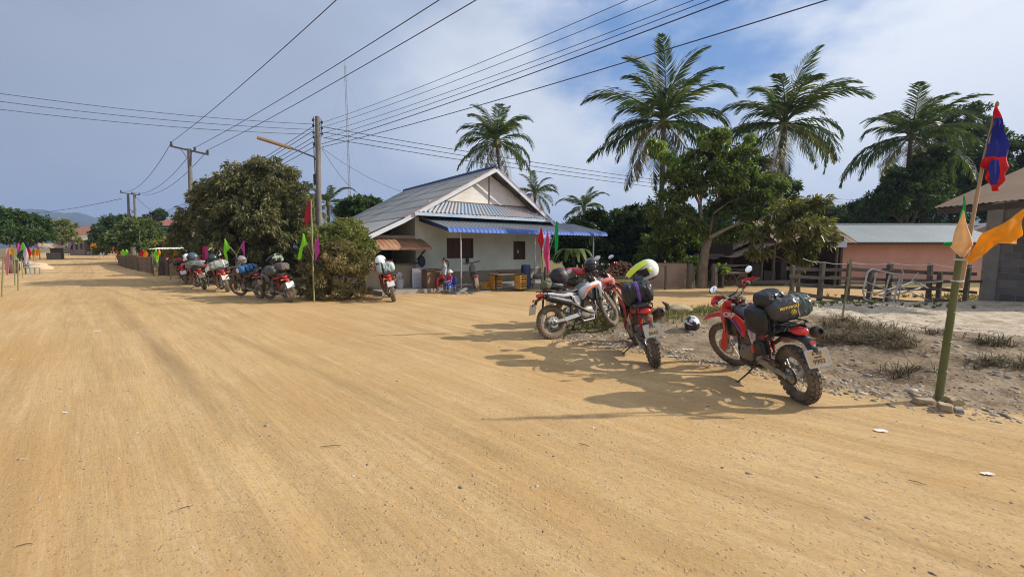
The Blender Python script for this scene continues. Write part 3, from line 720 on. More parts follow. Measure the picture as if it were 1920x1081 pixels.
    if plate:
        for i, (s_, sz, zz) in enumerate(((plate[0], .055, .045), (plate[1], .062, -.040)) if len(plate) == 2 else ((plate[0], .052, .048), (plate[1], .024, .008), (plate[2], .062, -.038))):
            me = text_mesh('plate_lettering', s_, sz, M_ink, .0012, .0012)
            o = link('plate_lettering', me, pl)
            # text lies in its xy plane; turn it to face backwards (-x), right side towards -y... seen from behind
            me.transform(PR @ Matrix.Translation((-.0045, 0, zz)) @ Matrix(((0, 0, -1, 0), (-1, 0, 0, 0), (0, 1, 0, 0), (0, 0, 0, 1))))
    def swing(mb):
        for s in (1, -1):
            mb.beam((-.13, s * .105, .385), (-.50, s * .118, .345), .03, .075); mb.beam((-.49, s * .118, .346), (-.80, s * .118, .333), .024, .055); mb.lathe([(.03, 0), (.03, .02), (.018, .024), (.01, .03)], (-.725, s * .125, .333), (0, s, 0), 12)
        mb.box((-.26, 0, .37), (.10, .20, .07), None, .01); mb.box((-.13, 0, .385), (.05, .24, .06), None, .01)
    cpart('swing', 'swingarm', swing, pal.get('swing', M_alu), root)
    def chain(mb):
        mb.beam((-.10, .085, .445), (-.72, .085, .44), .012, .014); mb.beam((-.10, .085, .35), (-.72, .085, .228), .012, .014)
        mb.lathe([(.09, -.006), (.108, -.006), (.108, .006), (.09, .006)], (-.725, .085, .333), (0, 1, 0), 30, close=True); mb.beam((-.30, .125, .43), (-.62, .125, .425), .006, .04)
    cpart('chain', 'chain', chain, M_steel, root)
    def shock(mb):
        a = Vector((-.27, .0, .36)); b_ = Vector((-.17, .0, .76)); mb.tube([a, b_], .018, 8)
        pts_ = [a.lerp(b_, .25 + .6 * i / 60) + Vector((.035 * math.cos(i * .75), .035 * math.sin(i * .75), 0)) for i in range(61)]; mb.tube(pts_, .006, 5)
    cpart('shock', 'shock_absorber', shock, pal.get('spring', M_red), root, 40)
    def exh(mb):
        mb.tube([(.26, -.02, .66), (.34, -.04, .60), (.33, -.08, .42), (.22, -.12, .36), (.05, -.14, .42), (-.12, -.15, .52), (-.28, -.155, .62)], .021, 10)
    cpart('exh', 'exhaust_pipe', exh, M_steel, root, 40)
    def muf(mb):
        a = Vector((-.28, -.165, .62)); b_ = Vector((-.84, -.205, .80)); d = (b_ - a).normalized()
        mb.lathe([(.02, 0), (.05, .02), (.070, .08), (.073, .42), (.068, .54), (.060, .585)], a, d, 20)
    mf = cpart('muf', 'muffler', muf, pal['muff'], root, 40)
    def mend(mb):
        a = Vector((-.28, -.165, .62)); b_ = Vector((-.84, -.205, .80)); d = (b_ - a).normalized()
        mb.lathe([(.064, .57), (.068, .585), (.062, .625), (.044, .645), (.030, .648), (.026, .61), (.001, .605)], a, d, 20)
    cpart('mend', 'muffler_cap', mend, M_steel, mf, 40)
    cpart('mholeA', 'heat_shield', lambda mb: sp(mb, [(-.30, .60), (-.33, .68), (-.62, .78), (-.64, .72)], .23, .008, -1, .003), M_gry, mf)
    def stand(mb):
        z_ = .335 * math.tan(ln) / 1.0 + .012
        mb.tube([(-.08, .11, .28), (-.06, .20, .19), (-.03, .335, z_ + .006)], [.014, .012, .010], 8); mb.box((-.02, .34, z_), (.07, .035, .010), (ln, 0, .2), .003)
    cpart(('stand', round(lean, 1)), 'side_stand', stand, M_steel, root)
    for s in (1, -1):
        cpart(('peg', s), 'foot_peg', lambda mb, s=s: (mb.beam((-.12, s * .13, .34), (-.12, s * .235, .335), .04, .018), mb.tube([(-.10, s * .13, .32), (.10, s * .15, .30), (.13, s * .17, .31)], .008, 6)), M_steel, root)
    if rack:
        def rk(mb):
            for s in (1, -1): mb.tube([(-.50, s * .10, .87), (-.55, s * .13, .925), (-.80, s * .13, .945), (-.90, s * .09, .95)], .009, 6); mb.tube([(-.80, s * .13, .945), (-.78, s * .11, .86)], .008, 6)
            for x in (-.58, -.68, -.78, -.89): mb.tube([(x, -.125 if x > -.85 else -.09, .945), (x, .125 if x > -.85 else .09, .945)], .007, 6)
        cpart('rack', 'luggage_rack', rk, M_steel, root)
    if logo:
        me = text_mesh('shroud_lettering', 'CRF', .092, M_wht, .0015, .0035, shear=.45)
        me.transform(Matrix.Scale(1.75, 4, (1, 0, 0)))
        # left side of the bike: text x runs towards the back (-x)
        me.transform(Matrix.Translation((.235, .199, .905)) @ Matrix.Rotation(math.radians(4), 4, 'Y') @ Matrix(((-1, 0, 0, 0), (0, 0, 1, 0), (0, 1, 0, 0), (0, 0, 0, 1))))
        link('shroud_lettering', me, root)
        me = MB(); sp(me, [(-.13, .735), (-.19, .74), (-.175, .64), (-.13, .64)], .136, .003, 1, .001); me.build('number_decal', mat('decal_lilac', (.45, .35, .55), .4, 0, (.6, .2, .3), 30, .4), root)
    return root
def on_bike(root, p):
    """world point for a point in bike coordinates"""
    return Matrix.LocRotScale(root.location, root.rotation_euler, None) @ Vector(p)

# ------------------------------------------------------------------ helmets and luggage
def helmet(loc, rot, shell, label, trim=None, visor=None, peak=True, plen=1.0, group='helmets hung on the parked bikes', s=1.0):
    """x forward, z up; centre of the head at the origin"""
    root = empty('helmet', loc, 0, label, 'helmet', group); root.rotation_euler = rot; root.scale = (s, s, s)
    visor = visor or M_black; trim = trim or M_black
    def sh(p):
        q = p.copy()
        if q.x > 0 and q.z < .05: q.x *= 1 + .35 * min(1, (.05 - q.z) * 1.6) * q.x; q.y *= 1 - .12 * q.x
        if q.z < -.75: q.z = -.75
        if q.x < 0: q.x *= 1.12
        return q
    b = MB(); b.ball((0, 0, 0), (.135, .122, .142), 28, 20, sh)
    b.build('shell', shell, root, 60)
    b = MB(); rings = []
    for i in range(11):
        a = -1.15 + 2.3 * i / 10
        rings.append([(math.cos(a) * .142 * (1 + .02), math.sin(a) * .128, z) for z in (.055, .02, -.03)] )
    vs = [Vector(p) for r_ in rings for p in r_]
    for v in vs: v.x += .004
    b._add(vs, [(i * 3 + j, i * 3 + j + 1, (i + 1) * 3 + j + 1, (i + 1) * 3 + j) for i in range(10) for j in range(2)])
    b2 = MB(); b2.loft([[(math.cos(a) * r1, math.sin(a) * r2, z) for (r1, r2, z) in ((.143, .124, .060), (.149, .130, .015), (.150, .127, -.04), (.12, .10, -.04), (.12, .10, .06))] for a in [-1.2 + 2.4 * i / 12 for i in range(13)]])
    b2.build('visor', visor, root, 50)
    b = MB(); b.ball((.0, 0, -.108), (.105, .098, .022), 18, 6); b.build('neck_opening', M_black, root, 60)
    for s_ in (1, -1):
        b = MB(); b.lathe([(.026, 0), (.026, .008), (.018, .014), (.004, .015)], (.03, s_ * .118, .03), (0, s_, 0), 14); b.build('visor_pivot', trim, root, 40)
    b = MB(); b.loft([[(x + .004 * abs(q), q * .045, z - .01 * q * q) for q in (-1, -.5, 0, .5, 1)] + [(x - .010, q * .045, z - .006) for q in (1, 0, -1)] for x, z in ((.165, -.055), (.178, -.075), (.172, -.095))]); b.build('chin_vent', trim, root, 50)
    if peak:
        b = MB(); rings = []
        for (x, z, w_) in ((-.01, .137, .085), (.06, .138, .10), (.13, .125, .095), (.19, .10, .08), (.225, .08, .055)):
            rings.append([(x * plen, q * w_, z - .035 * q * q + .008) for q in (-1, -.5, 0, .5, 1)] + [(x * plen, q * w_, z - .035 * q * q) for q in (1, .5, 0, -.5, -1)])
        b.loft(rings); b.build('peak', trim, root, 50)
    return root
def bag(loc, rz, dims, m, label, seed=1, sag=.12, tilt=0, lean=0, straps=None, name='duffel_bag', cat='bag', group=None, axis_y=True, strapm=None, ends=None):
    """soft roll bag: long axis = local y"""
    root = empty(name, loc, rz, label, cat, group, rx=lean)
    r_ = random.Random(seed); L_, w_, h_ = dims; rings = []
    n = 48; k = 40
    for i in range(k + 1):
        t = -1 + 2 * i / k; e_ = (1 - abs(t) ** 5) ** .40 if abs(t) < 1 else 0.02
        e_ = max(e_, .03); rg = []
        for j in range(n):
            a = 2 * PI * j / n; c_, s_ = math.cos(a), math.sin(a)
            cr_ = 1 + .16 * mnoise.noise(Vector((c_ * 1.3 + seed, s_ * 1.3, t * 2.2))) - .16 * abs(mnoise.noise(Vector((c_ * 2.2 + seed, s_ * 2.2, t * 3.5)))) - .10 * abs(mnoise.noise(Vector((c_ * 5 + seed, s_ * 5, t * 6)))) + .07
            p = 3.0; x = abs(c_) ** (2 / p) * math.copysign(1, c_) * w_ / 2 * e_ * cr_; z = abs(s_) ** (2 / p) * math.copysign(1, s_) * h_ / 2 * e_ * cr_
            if z < 0: z *= 1 - sag
            rg.append((x, t * L_ / 2, z + h_ / 2 * .95 - sag * h_ * .3 * t * t))
        rings.append(rg)
    b = MB(); b.loft(rings); b.build('bag_body', m, root, 70)
    for (t, sm_, wd) in (straps or []):
        b = MB(); pts_ = []
        i = int((t + 1) / 2 * k); rg = rings[i]
        rr = [[(x * 1.03 + 0, y + q, (z - h_ * .475) * 1.035 + h_ * .475) for (x, y, z) in rg] for q in (-wd / 2, wd / 2)]
        rr2 = [[(x * 1.0, y + q, (z - h_ * .475) * 1.0 + h_ * .475) for (x, y, z) in rg] for q in (wd / 2, -wd / 2)]
        b.loft(rr + rr2, cap=False); b.build('strap', sm_, root, 60)
    if ends:
        for s_ in (1, -1):
            b = MB(); b.ball((0, s_ * L_ * .485, h_ * .45), (w_ * .3, .02, h_ * .3), 14, 6); b.build('end_cap', ends, root, 60)
    return root
# ------------------------------------------------------------------ foliage
LM_olive = leafmat('leaf_olive_brown', (.045, .060, .020), (.125, .125, .045), (.32, .25, .115), .24)
LM_bush = leafmat('leaf_bush', (.075, .105, .022), (.18, .20, .055), (.34, .29, .12), .3)
LM_green = leafmat('leaf_green', (.028, .055, .016), (.055, .095, .025), (.12, .16, .045), .28)
LM_mid = leafmat('leaf_mixed_green', (.050, .080, .020), (.115, .15, .038), (.25, .27, .085), .33)
LM_dark = leafmat('leaf_dark', (.024, .042, .014), (.055, .085, .025), (.125, .155, .052), .28)
LM_lime = leafmat('leaf_lime', (.10, .15, .03), (.19, .26, .06), (.30, .36, .10), .35)
LM_yel = leafmat('leaf_yellowing', (.09, .10, .025), (.20, .19, .05), (.36, .28, .08), .3)
LM_palm = leafmat('palm_leaf', (.030, .054, .014), (.070, .102, .028), (.17, .18, .068), .25, .55)
LM_palmd = leafmat('palm_leaf_old', (.12, .10, .035), (.23, .18, .07), (.34, .26, .12), .2)
LM_dry = leafmat('dry_brush', (.04, .030, .016), (.105, .075, .036), (.20, .15, .075), .1, .8)
LM_grass = leafmat('grass_blades', (.08, .085, .025), (.17, .15, .055), (.34, .27, .13), .25, .7)
M_bark = mat('bark', (.16, .125, .09), .9, 0, (.30, .25, .19), 6, .5, .8, 22, stretch=(1, 1, .35))
M_barkd = mat('bark_dark', (.075, .06, .045), .9, 0, (.14, .11, .08), 6, .5, .8, 22, stretch=(1, 1, .35))
M_palmt = mat('palm_trunk', (.15, .125, .10), .9, 0, (.075, .06, .045), 9, .5, .8, 14, stretch=(.5, .5, 3))

def leaves(pts, dirs, L_, Wd, rs, droop=.5, k=6, spread=.9, jl=.35):
    """rosettes of k pointed leaves growing from each tip; returns verts, quads"""
    n = len(pts); P0 = np.repeat(pts, k, 0); D = np.repeat(dirs, k, 0) + rs.normal(0, spread, (n * k, 3)); D[:, 2] -= droop * rs.uniform(.2, 1, n * k)
    D /= np.linalg.norm(D, axis=1, keepdims=True) + 1e-9
    ln = L_ * (1 + rs.uniform(-jl, jl, (n * k, 1))); U = np.cross(D, rs.normal(0, 1, (n * k, 3))); U /= np.linalg.norm(U, axis=1, keepdims=True) + 1e-9
    Nn = np.cross(D, U); P0 = P0 + D * ln * .12 + rs.normal(0, L_ * .18, (n * k, 3)); w = ln * Wd
    a = P0; b_ = P0 + D * ln * .45 + U * w - Nn * w * .25; c_ = P0 + D * ln; c_[:, 2] -= ln[:, 0] * droop * .25; d = P0 + D * ln * .45 - U * w - Nn * w * .25
    mid = P0 + D * ln * .5 + Nn * w * .15
    v = np.stack([a, b_, mid, c_, d], 1).reshape(-1, 3)
    i0 = np.arange(n * k)[:, None] * 5
    f = np.concatenate([i0 + np.array([[0, 1, 2, 2]]), ], 0)
    tri = np.concatenate([i0 + np.array([[0, 1, 2]]), i0 + np.array([[1, 3, 2]]), i0 + np.array([[0, 2, 4]]), i0 + np.array([[2, 3, 4]])], 0)
    return v, tri
def crown_pts(lobes, n, rs, inner=.45, gap=.0, gs=1.0):
    """tips gathered into drooping clumps near the surface of the lobes, so light and dark masses and gaps appear"""
    w = np.array([l[3] * l[4] + l[4] * l[5] + l[3] * l[5] for l in lobes]); w = w / w.sum()
    ps, ds = [], []; per = 15
    for l, q in zip(lobes, w):
        nc = max(3, int(n * q / per)); d = rs.normal(0, 1, (nc, 3)); d /= np.linalg.norm(d, axis=1, keepdims=True); d[:, 2] = np.where(d[:, 2] < -.55, -d[:, 2], d[:, 2])
        r_ = (inner ** 3 + rs.uniform(0, 1, nc) * (1.12 - inner ** 3)) ** (1 / 3) * rs.uniform(.86, 1.14, nc); R3 = np.array(l[3:6]) * .92; c = np.array(l[:3]) + d * r_[:, None] * R3
        cr_ = .5 * (R3.prod() ** (1 / 3)) * rs.uniform(.45, 1.0, nc) * (6.0 / max(6.0, nc)) ** .33
        c = np.repeat(c, per, 0); o = rs.normal(0, 1, (nc * per, 3)); o /= np.linalg.norm(o, axis=1, keepdims=True); o *= rs.uniform(.45, 1, (nc * per, 1)) ** .5; o[:, 2] *= .62
        p = c + o * np.repeat(cr_, per)[:, None]; keep = p[:, 2] > .10; dd = o * .8 + np.repeat(d, per, 0) * .5; dd[:, 2] += .15; dd /= np.linalg.norm(dd, axis=1, keepdims=True)
        ps.append(p[keep]); ds.append(dd[keep])
    return np.concatenate(ps), np.concatenate(ds)
def crown(name, lobes, n, L_, Wd, m, parent, seed=1, k=6, droop=.5, inner=.45, gap=.2, spread=.8, gs=1.0):
    rs = np.random.RandomState(seed); p, d = crown_pts(lobes, n, rs, inner, gap, gs); v, f = leaves(p, d, L_, Wd, rs, droop, k, spread)
    me = npmesh(name, v, f); me.materials.append(m); return link(name, me, parent)
def branches(mb, base, lobes, r0, seed, fork=.35, per=3, bend=.12):
    r_ = random.Random(seed); base = Vector(base); zc = sum(l[2] for l in lobes) / len(lobes); zt = min(l[2] - l[5] * .5 for l in lobes)
    c = Vector((sum(l[0] for l in lobes) / len(lobes), sum(l[1] for l in lobes) / len(lobes), 0))
    fk = base.lerp(Vector((c.x, c.y, zc)), fork); fk.z = max(fk.z, base.z + .3)
    mid = base.lerp(fk, .5) + Vector((r_.uniform(-bend, bend), r_.uniform(-bend, bend), 0))
    mb.tube([base - Vector((0, 0, .15)), base.lerp(mid, .3), mid, fk], [r0 * 1.35, r0 * 1.0, r0 * .9, r0 * .8], 10)
    for l in lobes:
        e_ = Vector(l[:3]); m1 = fk.lerp(e_, .5) + Vector((r_.uniform(-.3, .3) * l[3], r_.uniform(-.3, .3) * l[4], r_.uniform(-.1, .2) * l[5]))
        mb.tube([fk, m1, e_], [r0 * .6, r0 * .38, r0 * .15], 7)
        for q in range(per):
            d = Vector((r_.gauss(0, 1), r_.gauss(0, 1), r_.gauss(.3, .8))).normalized(); t = e_ + Vector((d.x * l[3], d.y * l[4], d.z * l[5])) * .85
            s_ = m1.lerp(e_, r_.uniform(.2, .9)); mb.tube([s_, s_.lerp(t, .5) + Vector((0, 0, .05 * l[5])), t], [r0 * .25, r0 * .15, r0 * .04], 5)
def tree(name, loc, lobes, n, L_, Wd, m, label, cat='tree', group=None, seed=1, r0=.12, bark=None, trunk=True, fork=.35, **kw):
    """lobes in local coordinates (relative to loc)"""
    root = empty(name, loc, 0, label, cat, group)
    if trunk:
        b = MB(); branches(b, (0, 0, 0), lobes, r0, seed, fork); b.build('trunk', bark or M_bark, root, 60)
    crown('crown', lobes, n, L_, Wd, m, root, seed, **kw)
    return root
def plobes(D, items, loc):
    """items: (px, py, rx_px, rz_px, depth offset m, ry scale)"""
    o = []
    for (px, py, rx, rz, dy, ys) in items:
        p = P(px, py, D + dy); r1 = rx / F * D; r2 = rz / F * D; o.append((p.x - loc[0], p.y - loc[1], p.z - loc[2], r1, r1 * ys, r2))
    return o
def ptree(name, bx, D, items, n, L_, Wd, m, label, **kw):
    loc = Vector((X(bx, D), D, gz(X(bx, D), D))); return tree(name, loc, plobes(D, items, loc), n, L_, Wd, m, label, **kw)

# ------------------------------------------------------------------ palms
def frond_mesh(L_, arch, seed, mt=None, nl=70, up=1.0, leaf=1.0):
    """a frond growing along +x from the origin; arch = how much the tip hangs"""
    r_ = random.Random(seed); V = []; Fc = []; pts_ = []
    n = 16; ang = up; p = Vector((0, 0, 0)); st = L_ / n
    for i in range(n + 1):
        pts_.append(p.copy()); ang -= arch / n * (0.25 + 1.5 * (i / n) ** 1.2); p = p + Vector((math.cos(ang), 0, math.sin(ang))) * st
    mb = MB(); mb.tube([pts_[i] for i in range(0, n + 1, 2)], [max(.006, .038 * (1 - i / n) * L_ / 4) for i in range(0, n + 1, 2)], 5)
    for i in range(nl):
        t = .14 + .86 * i / (nl - 1); u = t * n; a = int(min(u, n - 1)); b_ = pts_[a].lerp(pts_[a + 1], u - a); tg = (pts_[a + 1] - pts_[a]).normalized(); upv = Vector((0, 1, 0)).cross(tg) * -1
        ll = leaf * L_ / 4 * (math.sin(PI * min(1, .18 + .80 * t)) ** .6) * r_.uniform(.7, 1.15)
        for s in (-1, 1):
            if r_.random() < .12: continue
            f_ = .55 + .55 * t
            d = (tg * f_ + Vector((0, s, 0)) * .85 + upv * r_.uniform(-.15, .35) + Vector((0, 0, -.25))).normalized()
            q1 = b_ + d * ll * .5; dr = r_.uniform(.5, 1.3); q2 = q1 + (d + Vector((0, 0, -dr))).normalized() * ll * .5
            w = .029 * L_ / 4; sdv = d.cross(upv).normalized() if d.cross(upv).length > .1 else tg
            wv = (tg * .8 + upv * .5).normalized() * w
            o = len(mb.v); mb._add([b_ - wv * .5, b_ + wv * .5, q1 + wv, q1 - wv, q2], [(0, 1, 2, 3), (3, 2, 4)])
    return mb.mesh('frond', mt or LM_palm)
FR = {}
def palm(px, py, D, fl, label, nfr=24, seed=1, lean=(0, 0), coconuts=True, group='coconut palms', dry=3, hide_trunk=False, r0=.13, tilt=0):
    hub = P(px, py, D); bx, by = hub.x + lean[0], hub.y + lean[1]; base = Vector((bx, by, gz(bx, by)))
    root = empty('palm_tree', base, 0, label, 'palm tree', group); r_ = random.Random(seed); h = hub - base
    b = MB(); pp = [Vector((h.x * (t ** 1.4), h.y * (t ** 1.4), h.z * t)) for t in [i / 10 for i in range(11)]]; pp[0].z -= .1
    b.tube(pp, [r0 * (1.35 if i == 0 else 1.0 - .25 * i / 10) for i in range(11)], 10); b.build('trunk', M_palmt, root, 60)
    b = MB(); b.ball(h + Vector((0, 0, .05)), (.20 * fl / 4 + .05, .20 * fl / 4 + .05, .35), 10, 8)
    for i in range(8): a = i * 2.4; b.tube([h, h + Vector((math.cos(a) * .15, math.sin(a) * .15, .35)), h + Vector((math.cos(a) * .35, math.sin(a) * .35, .7)) * .9], [.07, .05, .02], 5)
    b.build('crown_heart', mat('palm_heart', (.17, .13, .06), .9, 0, (.10, .09, .03), 12, .5), root, 60)
    if coconuts:
        for i in range(7):
            a = i * .9 + seed; b = MB(); b.ball(h + Vector((math.cos(a) * .28, math.sin(a) * .28, -.10 - .12 * (i % 2))), (.11, .11, .14), 8, 6); b.build('coconut', mat('coconut_husk', (.20, .16, .05), .7, 0, (.10, .12, .03), 5, .5), root, 60)
    for i in range(nfr):
        t = i / (nfr - 1); az = i * 2.39996 + seed; 
        el = 1.38 - 2.15 * t ** 1.1 + r_.uniform(-.28, .28); arch = 1.0 + .9 * math.sin(PI * min(1, t + .15)) + r_.uniform(-.35, .4)
        key = (round(arch / .35), 'd' if i >= nfr - dry else 'g', i % 3)
        if key not in FR: FR[key] = frond_mesh(4.0, key[0] * .35, (key[0] * 7 + key[2] * 13) % 97, LM_palmd if key[1] == 'd' else LM_palm, up=0)
        o = link('frond', FR[key], root); s = fl / 4 * r_.uniform(.78, 1.12) * (.9 if t < .12 else 1)
        o.location = h + Vector((0, 0, .1)); o.scale = (s, s, s); o.rotation_euler = (r_.uniform(-.3, .3), -el, az)
    return root

palm(931, 268, 27, 3.2, 'coconut palm rising behind the roof ridge of the white house', seed=3, nfr=30, lean=(.6, .5))
palm(1245, 232, 24, 4.6, 'tallest coconut palm, standing behind the leafy tree with pale new leaves', seed=5, nfr=34, r0=.16)
palm(1470, 236, 25, 4.4, 'coconut palm with a stout dark trunk right of the leafy tree', seed=11, nfr=32, r0=.2)
palm(1708, 258, 32, 5.0, 'greyish coconut palm in front of the dark wood behind the long grey roof', seed=8, nfr=32, r0=.17, coconuts=False)
palm(1095, 392, 46, 3.3, 'small far coconut palm above the dark hedge right of the white house', seed=13, nfr=24, coconuts=False, dry=1)
palm(1003, 364, 33, 2.4, 'coconut palm half hidden behind the right eave of the white house', seed=16, nfr=18, coconuts=False, dry=2)
palm(615, 384, 36, 2.7, 'low palm seen between the lamp post and the white house', seed=18, nfr=18, coconuts=False, dry=1)
palm(14, 405, 42, 1.6, 'little palm at the left edge of the view behind the dark village tree', seed=21, nfr=14, coconuts=False, dry=1)

# left big tree behind the row of bikes
ptree('mango_tree', 470, 22.3, [(480, 385, 95, 75, 0, 1), (498, 322, 34, 26, 0, 1), (432, 342, 26, 18, 0, 1), (545, 405, 55, 65, -.4, 1), (420, 410, 70, 60, -.2, 1), (500, 345, 60, 40, .2, 1), (398, 440, 52, 45, 0, 1), (450, 455, 85, 40, -.8, .9), (540, 460, 55, 42, -.9, .9), (345, 465, 30, 25, 0, 1), (490, 425, 90, 60, -1.0, .8), (388, 405, 26, 20, .5, 1), (410, 375, 40, 34, 0, 1)], 8600, .185, .17, LM_olive,
      'broad dusty mango tree with brownish leaves behind the row of parked bikes', r0=.24, bark=M_barkd, seed=4, k=8, droop=1.0, inner=.72, gap=.35, spread=.55, gs=.8)
ptree('bush', 632, 14.7, [(640, 462, 55, 44, 0, .9), (648, 438, 38, 28, .3, .9), (600, 452, 34, 30, .3, 1), (675, 470, 30, 30, 0, 1)], 2400, .095, .20, LM_bush,
      'dense thorny bush with small yellowish leaves beside the flag pole with the long red pennant', cat='bush', r0=.05, seed=6, k=7, droop=.3, inner=.75, gap=.25, spread=.9, fork=.3, gs=.5)
bu = bpy.data.objects['bush']; crown('crown', plobes(14.5, [(604, 500, 40, 46, .1, .9), (665, 500, 40, 42, -.1, .9), (630, 528, 58, 34, -.3, .8), (636, 490, 46, 40, -.5, .8), (590, 540, 30, 24, .1, 1), (620, 552, 40, 14, -.3, 1), (665, 548, 30, 16, -.2, 1)], bu.location), 3800, .09, .20, leafmat('leaf_bush_dry', (.10, .09, .035), (.25, .205, .085), (.46, .36, .19), .25), bu, 64, k=7, droop=.3, inner=.7, spread=.9)['label'] = 'dry brownish lower part'
ptree('broadleaf_tree', 682, 31, [(668, 392, 24, 18, 0, 1), (690, 385, 22, 16, .5, 1), (675, 405, 30, 12, 0, 1), (650, 398, 16, 12, 0, 1)], 700, .36, .2, LM_green, 'round green tree above the left end of the house roof', r0=.14, seed=8, k=7, droop=.6, inner=.6)
ptree('low_hedge', 470, 21.5, [(x, 500 + 6 * math.sin(x), 30, 30, 0, .7) for x in range(385, 600, 24)], 3400, .16, .18, LM_olive, 'dark undergrowth filling the space behind the parked bikes under the mango tree', cat='hedge', r0=.03, seed=61, k=7, trunk=False)
# far left trees
ptree('shade_tree', 230, 58, [(215, 432, 30, 24, 0, 1), (240, 428, 24, 22, 1, 1), (200, 445, 22, 16, -1, 1)], 1600, .50, .2, LM_dark, 'dark rounded tree below the two legged power pole', r0=.25, seed=9, k=6, inner=.7)
ptree('roadside_tree', 268, 44, [(262, 438, 36, 25, 0, 1), (240, 452, 30, 20, -1, 1), (285, 456, 24, 14, .5, 1), (300, 466, 34, 12, -.5, 1), (215, 462, 26, 12, -1, 1)], 2300, .34, .18, LM_mid, 'spreading yellow green tree over the bamboo fence on the far side of the road', r0=.2, seed=10, k=7, inner=.65, gap=.3)
ptree('shrub', 322, 38, [(315, 462, 22, 12, 0, 1), (338, 455, 18, 16, 0, 1)], 600, .26, .2, LM_yel, 'yellowing shrub beside the white sheet roof', cat='bush', r0=.1, seed=12, k=6, inner=.6)
ptree('village_tree', 40, 38, [(20, 415, 40, 22, 0, 1), (58, 428, 34, 24, .5, 1), (8, 440, 35, 22, -.5, 1), (75, 442, 22, 16, 0, 1), (40, 445, 34, 18, -1, 1)], 3000, .30, .19, LM_green, 'wide dark green tree at the left edge above the thatched hut', r0=.22, seed=14, k=6, inner=.6, gap=.25, bark=M_barkd)
ptree('village_tree', 108, 62, [(108, 428, 26, 14, 0, 1), (92, 440, 22, 12, 0, 1), (122, 445, 18, 9, 0, 1)], 900, .42, .18, LM_bush, 'thin olive tree in front of the far brown tiled house', r0=.2, seed=15, k=6, gap=.5)
ptree('village_tree', 200, 76, [(198, 455, 22, 10, 0, 1), (218, 468, 18, 8, 0, 1), (182, 462, 10, 8, 0, 1)], 800, .45, .2, LM_dark, 'low dark tree right of the far brown tiled house', r0=.2, seed=17, k=6)
ptree('village_tree', 292, 70, [(290, 408, 12, 8, 0, 1), (300, 402, 9, 6, 0, 1)], 300, .5, .2, LM_dark, 'small far tree top left of the red tiled roof with blue trim', r0=.15, seed=19)

# hedge of trees right of the house
gT = 'trees crowding behind the yard between the house and the shed'
ptree('yard_tree', 1085, 27, [(1080, 440, 38, 30, 0, 1), (1060, 470, 34, 34, 0, 1), (1100, 480, 42, 40, 0, 1), (1112, 415, 26, 20, 0, 1)], 1900, .30, .16, LM_dark, 'dark tree behind the right end of the blue awning', group=gT, r0=.15, seed=22, k=7, droop=.8, inner=.6)
ptree('yard_tree', 1165, 29, [(1160, 420, 38, 26, 0, 1), (1180, 455, 48, 40, 0, 1), (1140, 470, 40, 42, -.5, 1), (1195, 405, 26, 18, 0, 1), (1180, 495, 50, 30, -.5, 1)], 2600, .30, .15, LM_dark, 'dark bushy tree behind the stack of firewood', group=gT, r0=.16, seed=23, k=7, droop=.7, inner=.6)
ptree('yard_tree', 1232, 27, [(1225, 415, 32, 26, 0, 1), (1240, 455, 40, 38, 0, 1), (1215, 440, 30, 30, 0, 1)], 1500, .28, .15, LM_green, 'green tree between the dark hedge and the tall leafy tree', group=gT, r0=.14, seed=24, k=7, droop=.7, inner=.6)
ptree('yard_tree', 1400, 30, [(1395, 330, 45, 45, 0, 1), (1430, 370, 55, 40, 0, 1), (1380, 400, 50, 50, 0, 1), (1460, 400, 45, 30, 0, 1), (1400, 455, 55, 40, 0, 1)], 2600, .32, .15, LM_dark, 'dark tree behind the open timber shed', group=gT, r0=.18, seed=25, k=7, droop=.7, inner=.6, gap=.3)
ptree('yard_shrub', 1245, 20.5, [(1240, 472, 40, 34, 0, 1), (1275, 455, 36, 36, 0, 1), (1215, 495, 28, 18, 0, 1), (1290, 500, 28, 24, 0, .8)], 2000, .16, .2, LM_mid, 'light green shrub growing over the rusty sheet fence', cat='bush', r0=.06, seed=26, k=6, droop=.4, inner=.6, gap=.3)
ptree('yard_tree', 1300, 25, [(1290, 420, 40, 34, 0, 1), (1330, 450, 44, 36, 0, 1), (1270, 460, 40, 34, 0, 1), (1310, 490, 50, 30, 0, 1), (1370, 470, 44, 36, 0, 1)], 2200, .26, .15, LM_green, 'green tree right behind the pale forked trunk', group=gT, r0=.14, seed=27, k=7, droop=.7, inner=.5)
ptree('wood_tree', 1690, 30, [(1690, 350, 34, 30, 0, 1), (1730, 330, 30, 30, 0, 1), (1660, 385, 40, 26, 0, 1), (1720, 380, 46, 34, 0, 1), (1750, 300, 26, 20, 0, 1)], 2600, .28, .16, LM_dark, 'dark tree hiding the trunk of the greyish palm', group='dark trees of the wood behind the pink building', r0=.2, seed=28, k=7, droop=.5, inner=.5, bark=M_barkd)
